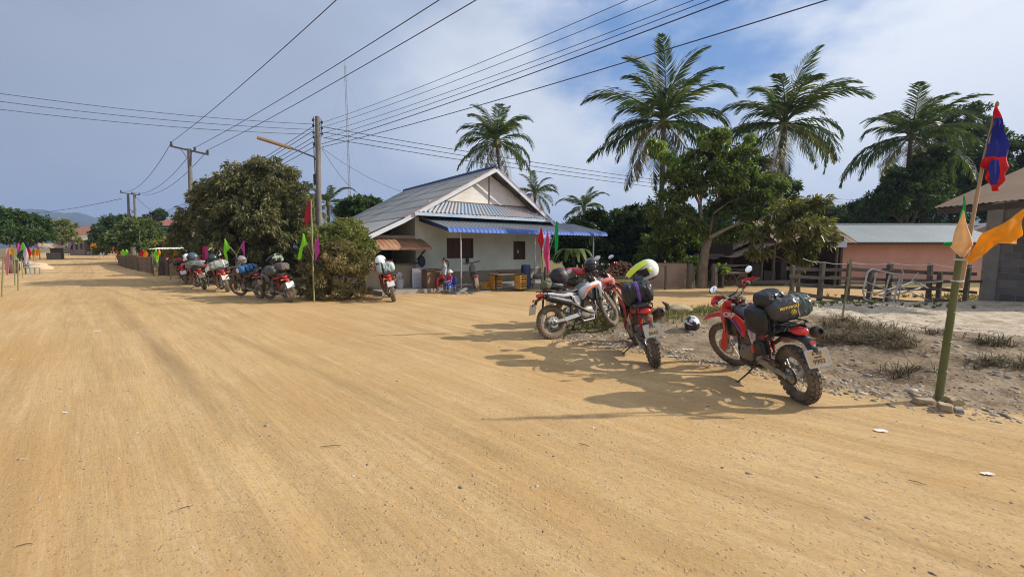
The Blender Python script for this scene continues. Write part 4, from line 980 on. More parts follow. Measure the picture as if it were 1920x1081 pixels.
# papaya / banana like plant under the awning end
rt = empty('banana_plant', (X(1075, 22.5), 22.5, 0), 0, 'broad leaved plant catching the sun below the blue awning', 'plant'); b = MB()
for i in range(11):
    a = i * 2.4; L0 = 1.5; pts_ = [Vector((math.cos(a) * t * L0 * .8, math.sin(a) * t * L0 * .8, 1.15 + .7 * math.sin(t * 2.6) - .5 * t * t)) for t in [j / 6 for j in range(7)]]
    for j in range(6):
        s_ = Vector((-math.sin(a), math.cos(a), 0)); w0 = .16 * math.sin(PI * (j + .3) / 6.8); w1 = .16 * math.sin(PI * (j + 1.3) / 6.8)
        b._add([pts_[j] - s_ * w0, pts_[j], pts_[j] + s_ * w0, pts_[j + 1] + s_ * w1, pts_[j + 1], pts_[j + 1] - s_ * w1], [(0, 1, 4, 5), (1, 2, 3, 4)])
b.build('leaf_fan', leafmat('banana_leaf', (.10, .15, .04), (.18, .24, .07), (.35, .38, .15), .3), rt)
b = MB(); b.tube([(0, 0, -.1), (.03, 0, .6), (0, 0, 1.2)], [.09, .07, .05], 8); b.build('stem', M_barkd, rt, 60)

# tall leafy tree
TD = 18.3; tl = Vector((X(1318, TD), TD, gz(X(1318, TD), TD)))
rt = empty('leafy_tree', tl, 0, 'tall leafy tree with a forked pale trunk left of the timber shed', 'tree')
b = MB()
def pv(px, py, dy=0): p = P(px, py, TD + dy); return p - tl
b.tube([Vector((0, 0, -.15)), pv(1318, 500), pv(1322, 470), pv(1328, 445)], [.24, .19, .17, .165], 12)
for pth, r0_ in (([(1328, 447), (1315, 415), (1312, 380), (1322, 340), (1335, 310), (1350, 270)], .12), ([(1330, 446), (1360, 430), (1395, 415), (1430, 405)], .09), ([(1312, 382), (1295, 350), (1275, 320), (1255, 290)], .06), ([(1328, 445), (1338, 400), (1350, 360), (1385, 320), (1400, 290)], .08), ([(1318, 420), (1290, 405), (1260, 395), (1235, 385)], .05), ([(1322, 340), (1305, 300), (1300, 270)], .045), ([(1395, 415), (1420, 385), (1440, 360)], .045), ([(1338, 400), (1365, 380), (1390, 370)], .04)):
    pl_ = [pv(x, y, .5 * math.sin(i * 1.7 + x)) for i, (x, y) in enumerate(pth)]; b.tube(pl_, [r0_ * (1 - .75 * i / (len(pl_) - 1)) for i in range(len(pl_))], 8)
b.build('trunk', mat('bark_pale', (.30, .23, .16), .9, 0, (.15, .115, .08), 7, .5, .8, 20, stretch=(1, 1, .35)), rt, 60)
crown('crown', plobes(TD, [(1350, 275, 34, 30, 0, 1), (1310, 300, 36, 34, .4, 1), (1385, 305, 34, 32, -.2, 1), (1345, 340, 48, 40, 0, 1), (1400, 355, 42, 34, .3, 1), (1290, 355, 36, 36, 0, 1), (1250, 385, 34, 26, .2, 1), (1225, 400, 24, 18, 0, 1), (1430, 385, 36, 30, 0, 1), (1370, 400, 44, 30, .5, 1), (1290, 420, 38, 28, .2, 1), (1415, 420, 36, 24, .2, 1), (1450, 350, 28, 20, 0, 1), (1250, 430, 26, 20, .4, 1), (1265, 345, 30, 30, .3, 1), (1360, 440, 30, 16, .6, 1)], tl), 3600, .19, .17, LM_mid, rt, 31, k=7, droop=.9, inner=.45, gap=.55, spread=.7, gs=.8)
crown('crown', plobes(TD, [(1240, 288, 22, 22, -.2, 1), (1222, 275, 14, 10, -.1, 1), (1262, 300, 14, 16, -.3, 1), (1350, 252, 12, 10, 0, 1), (1325, 265, 12, 12, -.4, 1), (1405, 262, 10, 10, 0, 1)], tl), 240, .19, .2, LM_lime, rt, 32, k=7, droop=1.6, inner=.2, gap=0, spread=.55)['label'] = 'pale green hanging new leaves'
# small tree with drooping leaves in front of the shed
SD = 16.2; ptree('small_tree', 1500, SD, [(1470, 400, 38, 20, 0, 1), (1520, 395, 36, 22, 0, 1), (1555, 420, 30, 18, 0, 1), (1490, 430, 40, 20, -.3, 1), (1440, 445, 34, 18, 0, 1), (1540, 450, 30, 16, 0, 1), (1505, 465, 34, 16, .2, 1), (1430, 470, 20, 10, 0, 1), (1500, 490, 14, 12, -.2, 1)], 620, .25, .14, leafmat('leaf_small_tree', (.06, .075, .018), (.14, .135, .04), (.30, .25, .09), .28),
      'small tree with drooping yellow green leaves in front of the timber shed', r0=.075, seed=34, k=8, droop=1.1, inner=.5, gap=.55, spread=.6, bark=M_barkd, fork=.45, gs=.6)
# dark wood at the right
gW = 'dark trees of the wood behind the pink building'
for i, (bx, D, it, n, L_, lb) in enumerate((
    (1800, 46, [(1800, 222, 42, 20, 0, 1), (1835, 235, 30, 18, 0, 1), (1775, 250, 44, 24, 0, 1), (1760, 215, 20, 11, 0, 1), (1850, 255, 30, 18, 0, 1), (1815, 265, 50, 26, 0, 1), (1810, 300, 60, 30, 0, 1)], 3600, .30, 'tallest dark tree of the wood, its feathery top beside the national flag'),
    (1780, 40, [(1780, 300, 60, 34, 0, 1), (1740, 340, 60, 36, 0, 1), (1820, 330, 60, 40, 0, 1), (1800, 370, 70, 40, 0, 1), (1745, 380, 66, 40, 0, 1), (1690, 370, 50, 44, 0, 1), (1720, 420, 70, 40, 0, 1), (1820, 410, 70, 40, 0, 1)], 7000, .30, 'massive dark green tree filling the view above the grey roof'),
    (1900, 38, [(1890, 290, 40, 22, 0, 1), (1900, 330, 60, 36, 0, 1), (1930, 270, 30, 16, 0, 1), (1900, 380, 64, 44, 0, 1), (1850, 350, 50, 50, 0, 1)], 3600, .28, 'dark tree rising behind the brown sheet roof at the right edge'),
    (1640, 44, [(1640, 385, 36, 18, 0, 1), (1610, 395, 34, 16, 0, 1), (1670, 390, 40, 24, 0, 1), (1690, 360, 34, 26, 0, 1), (1660, 420, 60, 24, 0, 1), (1610, 425, 50, 22, 0, 1)], 3400, .30, 'low dark tree behind the middle of the long grey roof'),
    (1590, 56, [(1595, 398, 34, 12, 0, 1), (1560, 400, 30, 10, 0, 1), (1540, 398, 34, 12, 0, 1), (1560, 425, 60, 22, 0, 1), (1500, 415, 40, 20, 0, 1)], 2400, .36, 'far dark tree line tree left of the grey greenish palm'))):
    ptree('wood_tree', bx, D, it, n, L_, .17, LM_dark, lb, group=gW, r0=.3, seed=40 + i, k=7, droop=.5, inner=.55, gap=.3, bark=M_barkd)

# ------------------------------------------------------------------ grass, dry brush, weeds
def tufts(name, pts, hts, m, label, seed, blades=9, wd=.006, spread=.5, cat='grass'):
    rs = np.random.RandomState(seed); k = len(pts); B = blades; n = k * B
    p = np.repeat(pts, B, 0); h = np.repeat(hts, B) * rs.uniform(.5, 1.15, n); az = rs.uniform(0, 2 * PI, n); ln = rs.uniform(.1, spread, n)
    p = p + np.stack([np.cos(az), np.sin(az), np.zeros(n)], -1) * (rs.uniform(0, .035, n))[:, None]
    d = np.stack([np.cos(az) * ln, np.sin(az) * ln, np.ones(n)], -1); s = np.stack([-np.sin(az), np.cos(az), np.zeros(n)], -1) * wd
    a = p - s; b_ = p + s; m1 = p + d * h[:, None] * .55; tip = p + d * h[:, None] * .8; tip += np.stack([np.cos(az), np.sin(az), -.4 * np.ones(n)], -1) * (h * ln * .5)[:, None]; tip[:, 2] += .15 * h
    v = np.stack([a, b_, m1 + s * .8, m1 - s * .8, tip], 1).reshape(-1, 3); i0 = np.arange(n)[:, None] * 5
    f = np.concatenate([i0 + [[0, 1, 2]], i0 + [[0, 2, 3]], i0 + [[3, 2, 4]]], 0)
    me = npmesh(name, v, f); me.materials.append(m); return tag(link(name, me), label, cat, None, 'stuff')
g1 = scat(9000, .5, 8, 7.2, 12.2, lambda x, y, d, u: (d > .15) & (u < np.clip(.9 * (1 - np.abs(y - 10.3 - .1 * x) / 2.6), 0, 1) * (x < 5.2 + .25 * (y - 8)) * (.4 + .6 * (fbm(x, y, 1.8, 33) > -.1))), 21)
tufts('verge_grass', g1, np.random.RandomState(2).uniform(.05, .17, len(g1)), LM_grass, 'short half dry grass on the verge behind the red bikes', 51)
g2 = scat(5000, 4.0, 16, 3.6, 12, lambda x, y, d, u: (d > .5) & (u < .25 * (fbm(x, y, 1.1, 35) > .22)), 22)
tufts('verge_weeds', g2, np.random.RandomState(3).uniform(.03, .13, len(g2)), leafmat('weed_leaf', (.05, .08, .02), (.10, .14, .035), (.20, .21, .07), .25), 'low green weeds scattered over the sandy patch', 52, 8, .011, .9, 'weeds')
rs = np.random.RandomState(5)
bc = []
for (px, py, rr, nn) in ((1565, 645, .30, 80), (1600, 632, .40, 120), (1640, 648, .34, 120), (1675, 652, .2, 40), (1580, 618, .3, 60), (1690, 662, .2, 40), (1745, 640, .15, 25), (1700, 690, .12, 18), (1860, 660, .2, 40), (1890, 690, .25, 60)):
    c = G(px, py, .15); a = rs.uniform(0, 2 * PI, nn); q = rr * np.sqrt(rs.uniform(0, 1, nn)); x = c.x + np.cos(a) * q * 1.45 + rs.normal(0, .08, nn); y = c.y + np.sin(a) * q * .8 + rs.normal(0, .08, nn); bc.append(np.stack([x, y, gh(x, y)], -1))
bc = np.concatenate(bc); tufts('dry_brush', bc, rs.uniform(.03, .30, len(bc)) ** 1.25, LM_dry, 'heap of dry brown brushwood on the sandy patch behind the red bike', 53, 8, .0045, 2.6, 'brushwood')
g3 = scat(2600, 11, 24, 12.6, 15.2, lambda x, y, d, u: (u < .35) & (fbm(x, y, 1.1, 36) > -.2), 23)
tufts('fence_grass', g3, np.random.RandomState(6).uniform(.06, .2, len(g3)), LM_grass, 'grass and weeds growing under the wooden rail fence', 54, 8, .010, .7)
g4 = scat(9000, -40, -9, 8, 48, lambda x, y, d, u: (np.abs((x + y) / 1.4142 + 9.3) < 2.2) & (u < .5) & (fbm(x, y, .5, 37) > 0), 24)
tufts('roadside_grass', g4, np.random.RandomState(7).uniform(.05, .16, len(g4)), LM_grass, 'sparse grass along the left edge of the dirt road', 55, 6, .012, .7)
# ------------------------------------------------------------------ buildings
M_wall = mat('wall_mint', (.66, .70, .64), .85, 0, (.46, .50, .43), .9, .5, .15, 30, det=7)
M_wallb = mat('wall_base_stain', (.20, .17, .13), .9, 0, (.30, .25, .18), 2.2, .5, .2, 30)
M_gable = mat('gable_board', (.74, .71, .67), .8, 0, (.60, .57, .52), 2, .5, .1, 20)
M_roofg = mat('roof_fibre_cement', (.20, .205, .21), .85, 0, (.31, .31, .30), 1.1, .5, .25, 25, stretch=(1, .4, 1), det=8)
M_awn = mat('awning_blue_grey', (.17, .20, .25), .5, .2, (.27, .28, .28), 1.2, .5)
M_awnb = mat('awning_blue', (.035, .09, .36), .65, .0, (.06, .13, .42), 5, .4)
M_skirt = mat('skirt_blue_rust', (.20, .33, .47), .5, .2, (.50, .30, .16), .75, .35, det=6)
M_rust = mat('awning_rust', (.40, .27, .15), .7, .1, (.30, .10, .06), 2.2, .5, det=6)
M_wtrim = mat('fascia_white', (.55, .57, .60), .6, 0, (.42, .46, .52), 2.5, .5)
M_btrim = mat('ridge_blue', (.05, .09, .22), .5, .1)
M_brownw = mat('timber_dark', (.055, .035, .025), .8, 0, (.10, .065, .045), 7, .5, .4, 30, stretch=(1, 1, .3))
M_timber = mat('timber_grey', (.20, .16, .12), .85, 0, (.10, .075, .055), 5, .5, .6, 25, stretch=(.25, 1, 1))
M_timp = mat('timber_post', (.17, .135, .10), .85, 0, (.07, .055, .04), 5, .5, .6, 25, stretch=(1, 1, .25))
M_dark = mat('dark_interior', (.02, .018, .016), .9)
M_conc = mat('concrete', (.33, .30, .26), .9, 0, (.22, .20, .17), 3, .5, .4, 30)
M_pipe = mat('steel_pipe', (.50, .50, .50), .4, .6, (.35, .32, .30), 6, .4)
M_shut = mat('shutter_wood', (.050, .022, .014), .6, 0, (.085, .038, .022), 6, .5, stretch=(4, 4, .5))

def corr(mb, o, ud, vd, W_, L_, pitch=.18, amp=.022, rows=1, nrm=None, lap=.0, sub=4, curl=None, trap=False, thick=.004):
    """corrugated sheet: ridges run along vd, repeat along ud; rows overlap like courses"""
    o = Vector(o); ud = Vector(ud).normalized(); vd = Vector(vd).normalized(); nrm = nrm or ud.cross(vd); nrm = Vector(nrm).normalized()
    if nrm.z < 0: nrm = -nrm
    nu = max(2, int(W_ / pitch * sub))
    for r in range(rows):
        v0, v1 = L_ * r / rows - (.06 if r else 0), L_ * (r + 1) / rows; vs = []; nv = 3 if curl is None else 9
        for j in range(nv):
            t = v0 + (v1 - v0) * j / (nv - 1)
            for i in range(nu + 1):
                u = W_ * i / nu; ph = u / pitch; h = (amp if (ph % 1) < .3 else (amp * .5 if (ph % 1) < .4 else 0)) if trap else amp * math.cos(2 * PI * ph)
                lift = lap * (t - v0) / (v1 - v0) + r * 0
                p = o + ud * u + vd * t + nrm * (h + lift)
                if curl: p = p + Vector(curl(t / L_))
                vs.append(p)
        fs = [(j * (nu + 1) + i, j * (nu + 1) + i + 1, (j + 1) * (nu + 1) + i + 1, (j + 1) * (nu + 1) + i) for j in range(nv - 1) for i in range(nu)]
        mb._add(vs, fs)
HA = Vector((-.72, 19.0, 0)); HR = math.radians(38)
house = empty('house', HA, HR, 'white walled village house with a grey corrugated roof and a long blue awning', 'house')
Hm = Matrix.Translation(HA) @ Matrix.Rotation(HR, 4, 'Z')
def hw(x, y, z): return Hm @ Vector((x, y, z))
zr, ze = 5.26, 2.88
fl = MB(); fl.box((0.3, 4.6, .02), (11.6, 10.4, .26), None, .0); fl.box((1.2, -.75, -.02), (8.6, 2.0, .14)); fl.build('floor_slab', M_conc, house)
# walls with openings butted together: front wall at y .9
def wallx(mb, x0, x1, z0, z1, y, t=.14, holes=()):
    xs_ = sorted({x0, x1, *[h[0] for h in holes], *[h[1] for h in holes]})
    for a, b_ in zip(xs_[:-1], xs_[1:]):
        hs = [h for h in holes if h[0] <= a and h[1] >= b_]
        if not hs: mb.box(((a + b_) / 2, y, (z0 + z1) / 2), (b_ - a, t, z1 - z0))
        else:
            h = hs[0]
            if h[2] > z0: mb.box(((a + b_) / 2, y, (z0 + h[2]) / 2), (b_ - a, t, h[2] - z0))
            if h[3] < z1: mb.box(((a + b_) / 2, y, (z1 + h[3]) / 2), (b_ - a, t, z1 - h[3]))
def hsolve(px, py, y):
    """local x and z of a pixel on the house plane y = const"""
    c_, s_ = math.cos(HR), math.sin(HR); o = HA + Vector((-s_ * y, c_ * y, 0)); u, k = ray(px, py)
    x = (u * o.y - o.x) / (c_ - u * s_); D = o.y + s_ * x; return x, CH + k * D
YW = .9
wx0, wz1 = hsolve(836, 446, YW); wx1, wz0 = hsolve(886, 484, YW); vx0, vz1 = hsolve(961, 452, YW); vx1, vz0 = hsolve(983, 486, YW)
H1 = (wx0, wx1, .5 * (wz0 + 1.28), wz1); H2 = (vx0, vx1, vz0, vz1)
b = MB(); wallx(b, -3.5, 3.5, .15, 3.0, YW, .14, (H1, H2)); b.box((3.43, 5.4, 1.6), (.14, 8.86, 2.9)); b.box((-3.43, 5.4, 1.6), (.14, 8.86, 2.9)); b.box((0, 9.75, 1.6), (7.0, .12, 2.9))
b.build('wall', M_wall, house)
b = MB(); b.box((0, YW - .078, .42), (6.98, .012, .54)); b.build('wall_base', M_wallb, house)
for h in (H1, H2):
    f_ = MB(); w_ = h[1] - h[0]; z_ = h[3] - h[2]
    for x in (h[0] + .03, h[1] - .03): f_.box((x, YW - .03, (h[2] + h[3]) / 2), (.06, .10, z_))
    for z in (h[2] + .03, h[3] - .03): f_.box(((h[0] + h[1]) / 2, YW - .03, z), (w_ - .12, .10, .06))
    wn_ = f_.build('window', M_shut, house); s_ = MB(); kk = 2 if w_ < 1 else 4
    for i in range(kk): s_.box((h[0] + .06 + (i + .5) * (w_ - .12) / kk, YW - .01, (h[2] + h[3]) / 2), ((w_ - .12) / kk - .012, .04, z_ - .12), None, .006)
    s_.build('shutter', M_shut, wn_)
# gable boards, vertical batten
gx0, gz0 = hsolve(842, 380, .55); gx1, gz1 = hsolve(984, 392, .55)
b = MB(); b.plate([(-2.9, 3.66), (2.55, 3.66), (0, zr - .22)], .04, Matrix(((1, 0, 0, 0), (0, 0, 1, .55), (0, 1, 0, 0), (0, 0, 0, 1)))); gb = b.build('gable_wall', M_gable, house)
b = MB(); b.box((0, .52, 4.3), (.05, .02, 1.35)); b.box((-.2, .52, 3.68), (5.2, .02, .07)); b.build('batten', mat('batten_brown', (.16, .08, .06), .7), gb)
b = MB()
for z in (3.9, 4.12, 4.34, 4.56, 4.78): b.box((-.05, .5285, z), (2 * (zr - .25 - z) / .56 * .9, .006, .012))
b.build('board_joint', M_gable, gb)
# main roof slopes
kx, ex = -4.35, 3.75
sl = Vector((kx, 0, ze - zr)); sr = Vector((ex, 0, ze - zr))
b = MB(); corr(b, (0, -.02, zr), (0, 1, 0), sl, 9.7, sl.length, .177, .022, 5, Vector((ze - zr, 0, kx)), .03)
ex2 = Vector((-5.75, 0, 2.22)) - Vector((kx, 0, ze)); corr(b, (kx + .05, -.02, ze + .01), (0, 1, 0), ex2, 9.7, ex2.length, .177, .022, 1, None, .02)
corr(b, (0, -.02, zr), (0, 1, 0), sr, 9.7, sr.length, .177, .022, 4, None, .03)
rf = b.build('roof', M_roofg, house, 50)
b = MB()
for i in range(28): b.tube([(0, -.05 + i * .35, zr + .015), (0, .31 + i * .35, zr + .03)], [.075, .085], 8)
b.ball((0, -.05, zr + .03), (.10, .06, .12), 8, 6); b.build('ridge_cap', M_btrim, rf, 50)
b = MB()
b.beam((0, -.05, zr - .10), (kx, -.05, ze - .10), .035, .17, (0, 1, 0)) if False else None
def barge(mb, x0, z0, x1, z1, y, t=.035, h=.17):
    mb.plate([(x0, z0), (x1, z1), (x1, z1 - h), (x0, z0 - h)], t, Matrix(((1, 0, 0, 0), (0, 0, 1, y), (0, 1, 0, 0), (0, 0, 0, 1))))
barge(b, 0, zr - .03, kx, ze - .03, -.045); barge(b, kx, ze - .03, -5.75, 2.19, -.045); barge(b, 0, zr - .03, ex, ze - .03, -.045); b.build('barge_board', M_wtrim, rf)
b = MB()
barge(b, 0, zr + .02, kx, ze + .02, -.068, .012, .05); barge(b, 0, zr + .02, ex, ze + .02, -.068, .012, .05); b.build('barge_edge', mat('edge_rust', (.28, .13, .12), .7, 0, (.4, .3, .28), 4, .5), rf)
b = MB()
for t in (.2, .4, .6, .8):
    for X_ in (kx, ex): b.box((X_ * t, 4.7, zr + (ze - zr) * t - .13), (.05, 9.5, .07))
for y in (.25, 3.2, 6.2, 9.3):
    b.beam((0, y, zr - .2), (kx, y, ze - .2), .06, .12); b.beam((0, y, zr - .2), (ex - .05, y, ze - .2), .06, .12)
b.build('rafter', M_brownw, rf)
b = MB()
b.plate([(-4.3, 2.9), (3.6, 2.9), (0, zr - .15)], .1, Matrix(((1, 0, 0, 0), (0, 0, 1, 9.5), (0, 1, 0, 0), (0, 0, 0, 1)))); b.build('gable_wall', M_gable, house)
# hipped skirt of small corrugations below the gable board
tA = Vector((-2.95, .50, 3.66)); tB = Vector((2.50, .50, 3.66)); bA = Vector((-3.75, -.10, 3.14)); bB = Vector((3.15, -.10, 3.14))
b = MB(); vs = []; nu = 240
for j in range(2):
    for i in range(nu + 1):
        t = i / nu; p = (tA.lerp(tB, t) if j == 0 else bA.lerp(bB, t)); p = p + Vector((0, -.6, .8)).normalized() * (.025 * math.cos(2 * PI * t * 36)); vs.append(p)
b._add(vs, [(i, i + 1, nu + 2 + i, nu + 1 + i) for i in range(nu)]); b.build('gable_skirt', M_skirt, house, 60)
b = MB(); b.box((-.3, -.13, 3.05), (7.3, .04, .13)); b.box((-.3, -.02, 3.05), (7.2, .16, .06)); b.build('fascia', mat('fascia_blue', (.22, .36, .52), .5, 0, (.5, .5, .5), 2, .4), house)
# long awning
ax0, ax1, ay0, ay1, az0, az1 = -2.95, 5.75, -1.45, .80, 2.98, 2.46
b = MB(); vd = Vector((0, ay0 - ay1, az1 - az0)); corr(b, (ax0 - .35, ay1, az0 + .03), (1, 0, 0), vd, ax1 - ax0 + .35, vd.length, .20, .020, 1, None, 0, 10, None, True)
awn = b.build('awning', M_awn, house, 40)
b = MB(); n = int((ax1 - ax0 + .35) / .2 * 8); vs = []
for j in range(6):
    a = j / 5 * 1.5
    for i in range(n + 1):
        u = i / n * (ax1 - ax0 + .35); ph = (u / .2) % 1; h = .022 if ph < .28 else (.011 if ph < .36 else 0)
        vs.append((ax0 - .35 + u, ay0 - .14 * math.sin(a) - h * math.sin(a) * .8, az1 + .03 - .14 * (1 - math.cos(a)) - .05 * (j / 5) + h * math.cos(a)))
b._add(vs, [(j * (n + 1) + i, j * (n + 1) + i + 1, (j + 1) * (n + 1) + i + 1, (j + 1) * (n + 1) + i) for j in range(5) for i in range(n)]); b.build('awning_lip', M_awnb, awn, 40)
b = MB(); b.plate([(ay1, az0 + .02), (ay0 - .05, az1 + .02), (ay0 - .05, az1 - .10), (ay1, az0 - .16)], .03, Matrix(((0, 0, 1, ax0 - .36), (1, 0, 0, 0), (0, 1, 0, 0), (0, 0, 0, 1)))); b.build('awning_side', mat('awning_navy', (.02, .035, .12), .5), awn)
b = MB()
b.box(((ax0 + ax1) / 2, ay0 + .12, az1 - .03), (ax1 - ax0, .05, .09)); b.box(((ax0 + ax1) / 2, -.4, 2.70), (ax1 - ax0, .05, .07))
for x in (-2.6, -.7, 1.2, 3.1, 5.06): b.beam((x, ay1 - .05, az0 - .08), (x, ay0 + .1, az1 - .06), .05, .07)
b.build('awning_frame', mat('steel_painted', (.14, .15, .16), .6, .2), awn)
for x in (-2.6, 1.2, 5.06):
    b = MB(); b.cyl((x, -1.28, .16), (x, -1.28, az1 - .02), .035, 10); q = b.build('awning_post', M_pipe, house, 40)
    b = MB(); b.box((x, -1.28, .02), (.42 if x < 0 else .3, .34, .30), None, .02); b.build('post_footing', M_conc, q)
# counter opening at the left, its awning, plain wall below
b = MB(); wallx(b, -5.6, -3.5, .15, 1.08, YW, .14); b.box((-5.55, 3.6, 1.15), (.12, 5.3, 2.0)); b.box((-4.55, YW, 2.16), (2.1, .10, .14)); b.build('shop_wall', mat('wall_beige', (.42, .36, .26), .9, 0, (.30, .25, .18), 1.8, .5), house)
b = MB(); b.box((-4.55, 3.4, 1.35), (2.1, .08, 2.5)); b.box((-4.5, YW - .06, 1.11), (2.1, .36, .05)); b.build('counter', M_brownw, house)
b = MB(); sx0, sx1 = -5.75, -3.22
vd = Vector((0, -1.0, -.30)); corr(b, (sx0, YW - .05, 2.10), (1, 0, 0), vd, sx1 - sx0, 1.0, .2, .018, 1, None, 0, 8, lambda t: (0, 0, -.10 * t ** 3), True); sa = b.build('shop_awning', M_rust, house, 40)
b = MB(); b.box(((sx0 + sx1) / 2, -.10, 1.70), (sx1 - sx0, .02, .09)); b.build('awning_lip', mat('lip_red', (.33, .10, .09), .6, 0, (.45, .30, .2), 5, .5), sa)
b = MB(); b.beam((-3.45, YW - .1, 1.25), (-3.4, -.02, 1.72), .04, .04); b.beam((-5.5, YW - .1, 1.25), (-5.5, -.02, 1.72), .04, .04); b.build('awning_strut', M_brownw, sa)
b = MB(); b.cyl((-.0 + 1.55, .35, 2.75), (1.55, .35, 1.62), .006, 5); bl = b.build('lamp_flex', M_black, house); b = MB(); b.ball((1.55, .35, 1.53), (.035, .035, .05), 10, 8); b.cyl((1.55, .35, 1.58), (1.55, .35, 1.64), .02, 8); b.build('bulb', mat('bulb_glass', (.7, .7, .65), .2), bl, 60)

# things around the veranda
def thing_box(name, px, py, label, cat, group=None, z=.15, rz=HR):
    g = G(px, py, z); return empty(name, g, rz, label, cat, group)
# white louvred appliance shell
t = thing_box('air_cooler', 787, 540, 'white louvred air cooler standing on a white sheet by the shop wall', 'air cooler', z=.09, rz=math.radians(14))
b = MB(); b.box((0, 0, .40), (.58, .34, .78), None, .02); b.build('cabinet', mat('appliance_white', (.82, .82, .84), .5, 0, (.7, .7, .72), 6, .3), t)
b = MB(); b.box((0, -.172, .34), (.50, .012, .56))
g_ = b.build('grille', mat('grille_back', (.30, .33, .40), .7), t)
b = MB()
for i in range(15): b.box((0, -.181, .075 + i * .038), (.50, .010, .014))
for i in range(8): b.box((-.24 + i * .0686, -.182, .34), (.012, .009, .56))
b.build('slat', mat('grille_slat', (.72, .74, .80), .5), g_)
b = MB(); b.box((.05, -.1, .01), (1.35, .55, .03)); q = b.build('floor_sheet', mat('sheet_white', (.6, .6, .58), .7, 0, (.4, .36, .3), 5, .4)); q.parent = None; q.location = t.location + Vector((0, 0, .02)); tag(q, 'white sheet lying under the louvred air cooler', 'sheet')
t.location.z += .025
t = thing_box('cardboard_box', 817, 540, 'brown cardboard box beside the white air cooler', 'box', z=.15)
b = MB(); b.box((0, .25, .36), (.72, .5, .72), None, .01); b.build('carton', mat('cardboard', (.16, .095, .05), .9, 0, (.22, .14, .08), 3, .5), t); b = MB(); b.box((-.05, .2, .735), (.8, .55, .02), (.04, 0, .1)); b.build('lid', M_brownw, t)
t = thing_box('bucket', 750, 540, 'white plastic bucket with papers behind the bike at the bush', 'bucket')
b = MB(); b.lathe([(.13, 0), (.165, .34), (.175, .35), (.165, .36), (.155, .35), (.12, .02)], (0, 0, 0), (0, 0, 1), 18); b.build('pail', mat('pail_white', (.55, .55, .55), .5, dust=.3), t, 40)
b = MB(); b.box((-.02, 0, .48), (.22, .01, .28), (0, .4, .3)); b.box((.03, .03, .42), (.2, .01, .22), (.1, -.2, .8)); b.build('papers', mat('paper_lilac', (.5, .48, .58), .8), t)
t = thing_box('hanging_bag', 768, 500, 'dark bag hanging from the strut of the rusty awning', 'bag', z=1.0); t.location = hw(-3.42, .45, .98)
b = MB(); b.ball((0, 0, .2), (.16, .12, .24), 12, 8); b.tube([(0, 0, .4), (.05, 0, .62)], .012, 6); b.build('sack', mat('bag_navy', (.03, .04, .06), .8), t, 60)
t = thing_box('hanging_pouch', 870, 490, 'small dark pouch hanging under the left window', 'pouch'); t.location = hw(wx1 - .35, YW - .12, 1.05)
b = MB(); b.ball((0, 0, .1), (.09, .05, .16), 10, 8); b.build('pouch', M_black, t, 60)

M_crate = mat('crate_yellow', (.55, .30, .05), .5, 0, (.40, .20, .05), 8, .4); M_crateb = mat('crate_side', (.22, .11, .05), .7, 0, (.12, .06, .03), 10, .5)
def crate(loc, rz, label):
    t = empty('bottle_crate', loc, rz, label, 'crate', 'bottle crates under the veranda table')
    def f(mb):
        for s in (-1, 1):
            mb.box((s * .19, 0, .14), (.02, .30, .27)); mb.box((0, s * .14, .045), (.36, .02, .07)); mb.box((0, s * .14, .16), (.36, .02, .04)); mb.box((0, s * .14, .255), (.36, .02, .04))
            for x in (-.1, 0, .1): mb.box((x, s * .1395, .14), (.02, .016, .24))
        mb.box((0, 0, .015), (.36, .26, .02))
    cpart('crate', 'crate_body', f, M_crate, t); cpart('crateb', 'crate_bottles', lambda mb: [mb.lathe([(.028, .03), (.03, .16), (.012, .22), (.012, .26)], (-.13 + .085 * i, -.085 + .085 * j, 0), (0, 0, 1), 8) for i in range(4) for j in range(3)], M_brownw, t, 50)
    return t
cn = ['left stack', 'middle stack', 'right stack']
for si, (px, nb) in enumerate(((930, 2), (945, 0), (976, 2), (913, 1))):
    if nb == 0: continue
    for j in range(nb):
        g = G(px, 541, .09); nm = {930: 'yellow crate at the left end of the veranda table', 976: 'yellow crate at the right end of the veranda table', 913: 'yellow crate by itself next to the parked scooter'}[px]
        crate(g + Vector((0, 0, .0 + j * .28)), HR + .1 * si, nm + ('' if nb == 1 else (', upper of its stack' if j else ', lower of its stack')))
t = empty('veranda_table', G(957, 541, .09) + Vector((0, 0, 0)), HR + .1, 'long low wooden table resting on yellow crates on the veranda', 'table')
b = MB(); b.box((0, .05, .60), (1.75, .62, .05), None, .008); b.box((.1, .3, .655), (.8, .2, .05)); b.build('table_top', mat('table_wood', (.16, .10, .06), .8, 0, (.09, .055, .035), 7, .5), t)
for s in (-1, 1):
    b = MB(); b.box((s * .55, .27, .285), (.07, .07, .57)); b.build('leg', M_brownw, t)
t = empty('blue_barrel', G(984, 541, .09) + Vector((.05, .35, 0)), 0, 'dark blue plastic drum beyond the right end of the veranda table', 'drum')
b = MB(); b.lathe([(.19, 0), (.21, .05), (.21, .45), (.19, .62), (.20, .78), (.19, .92), (.17, .95)], (0, 0, 0), (0, 0, 1), 18); b.build('drum', mat('drum_blue', (.015, .03, .10), .4), t, 40)
t = empty('old_stool', G(995, 538, .09) + Vector((.3, .2, 0)), .3, 'rough dark stool and bundle at the corner of the veranda', 'stool')
b = MB(); b.box((0, 0, .34), (.6, .35, .05)); [b.box((x, y, .16), (.05, .05, .32)) for x in (-.25, .25) for y in (-.13, .13)]; b.build('bench', M_timber, t); b = MB(); b.ball((0, 0, .45), (.22, .15, .12), 12, 8); b.build('bundle', mat('bundle_grey', (.13, .12, .11), .9), t, 60)
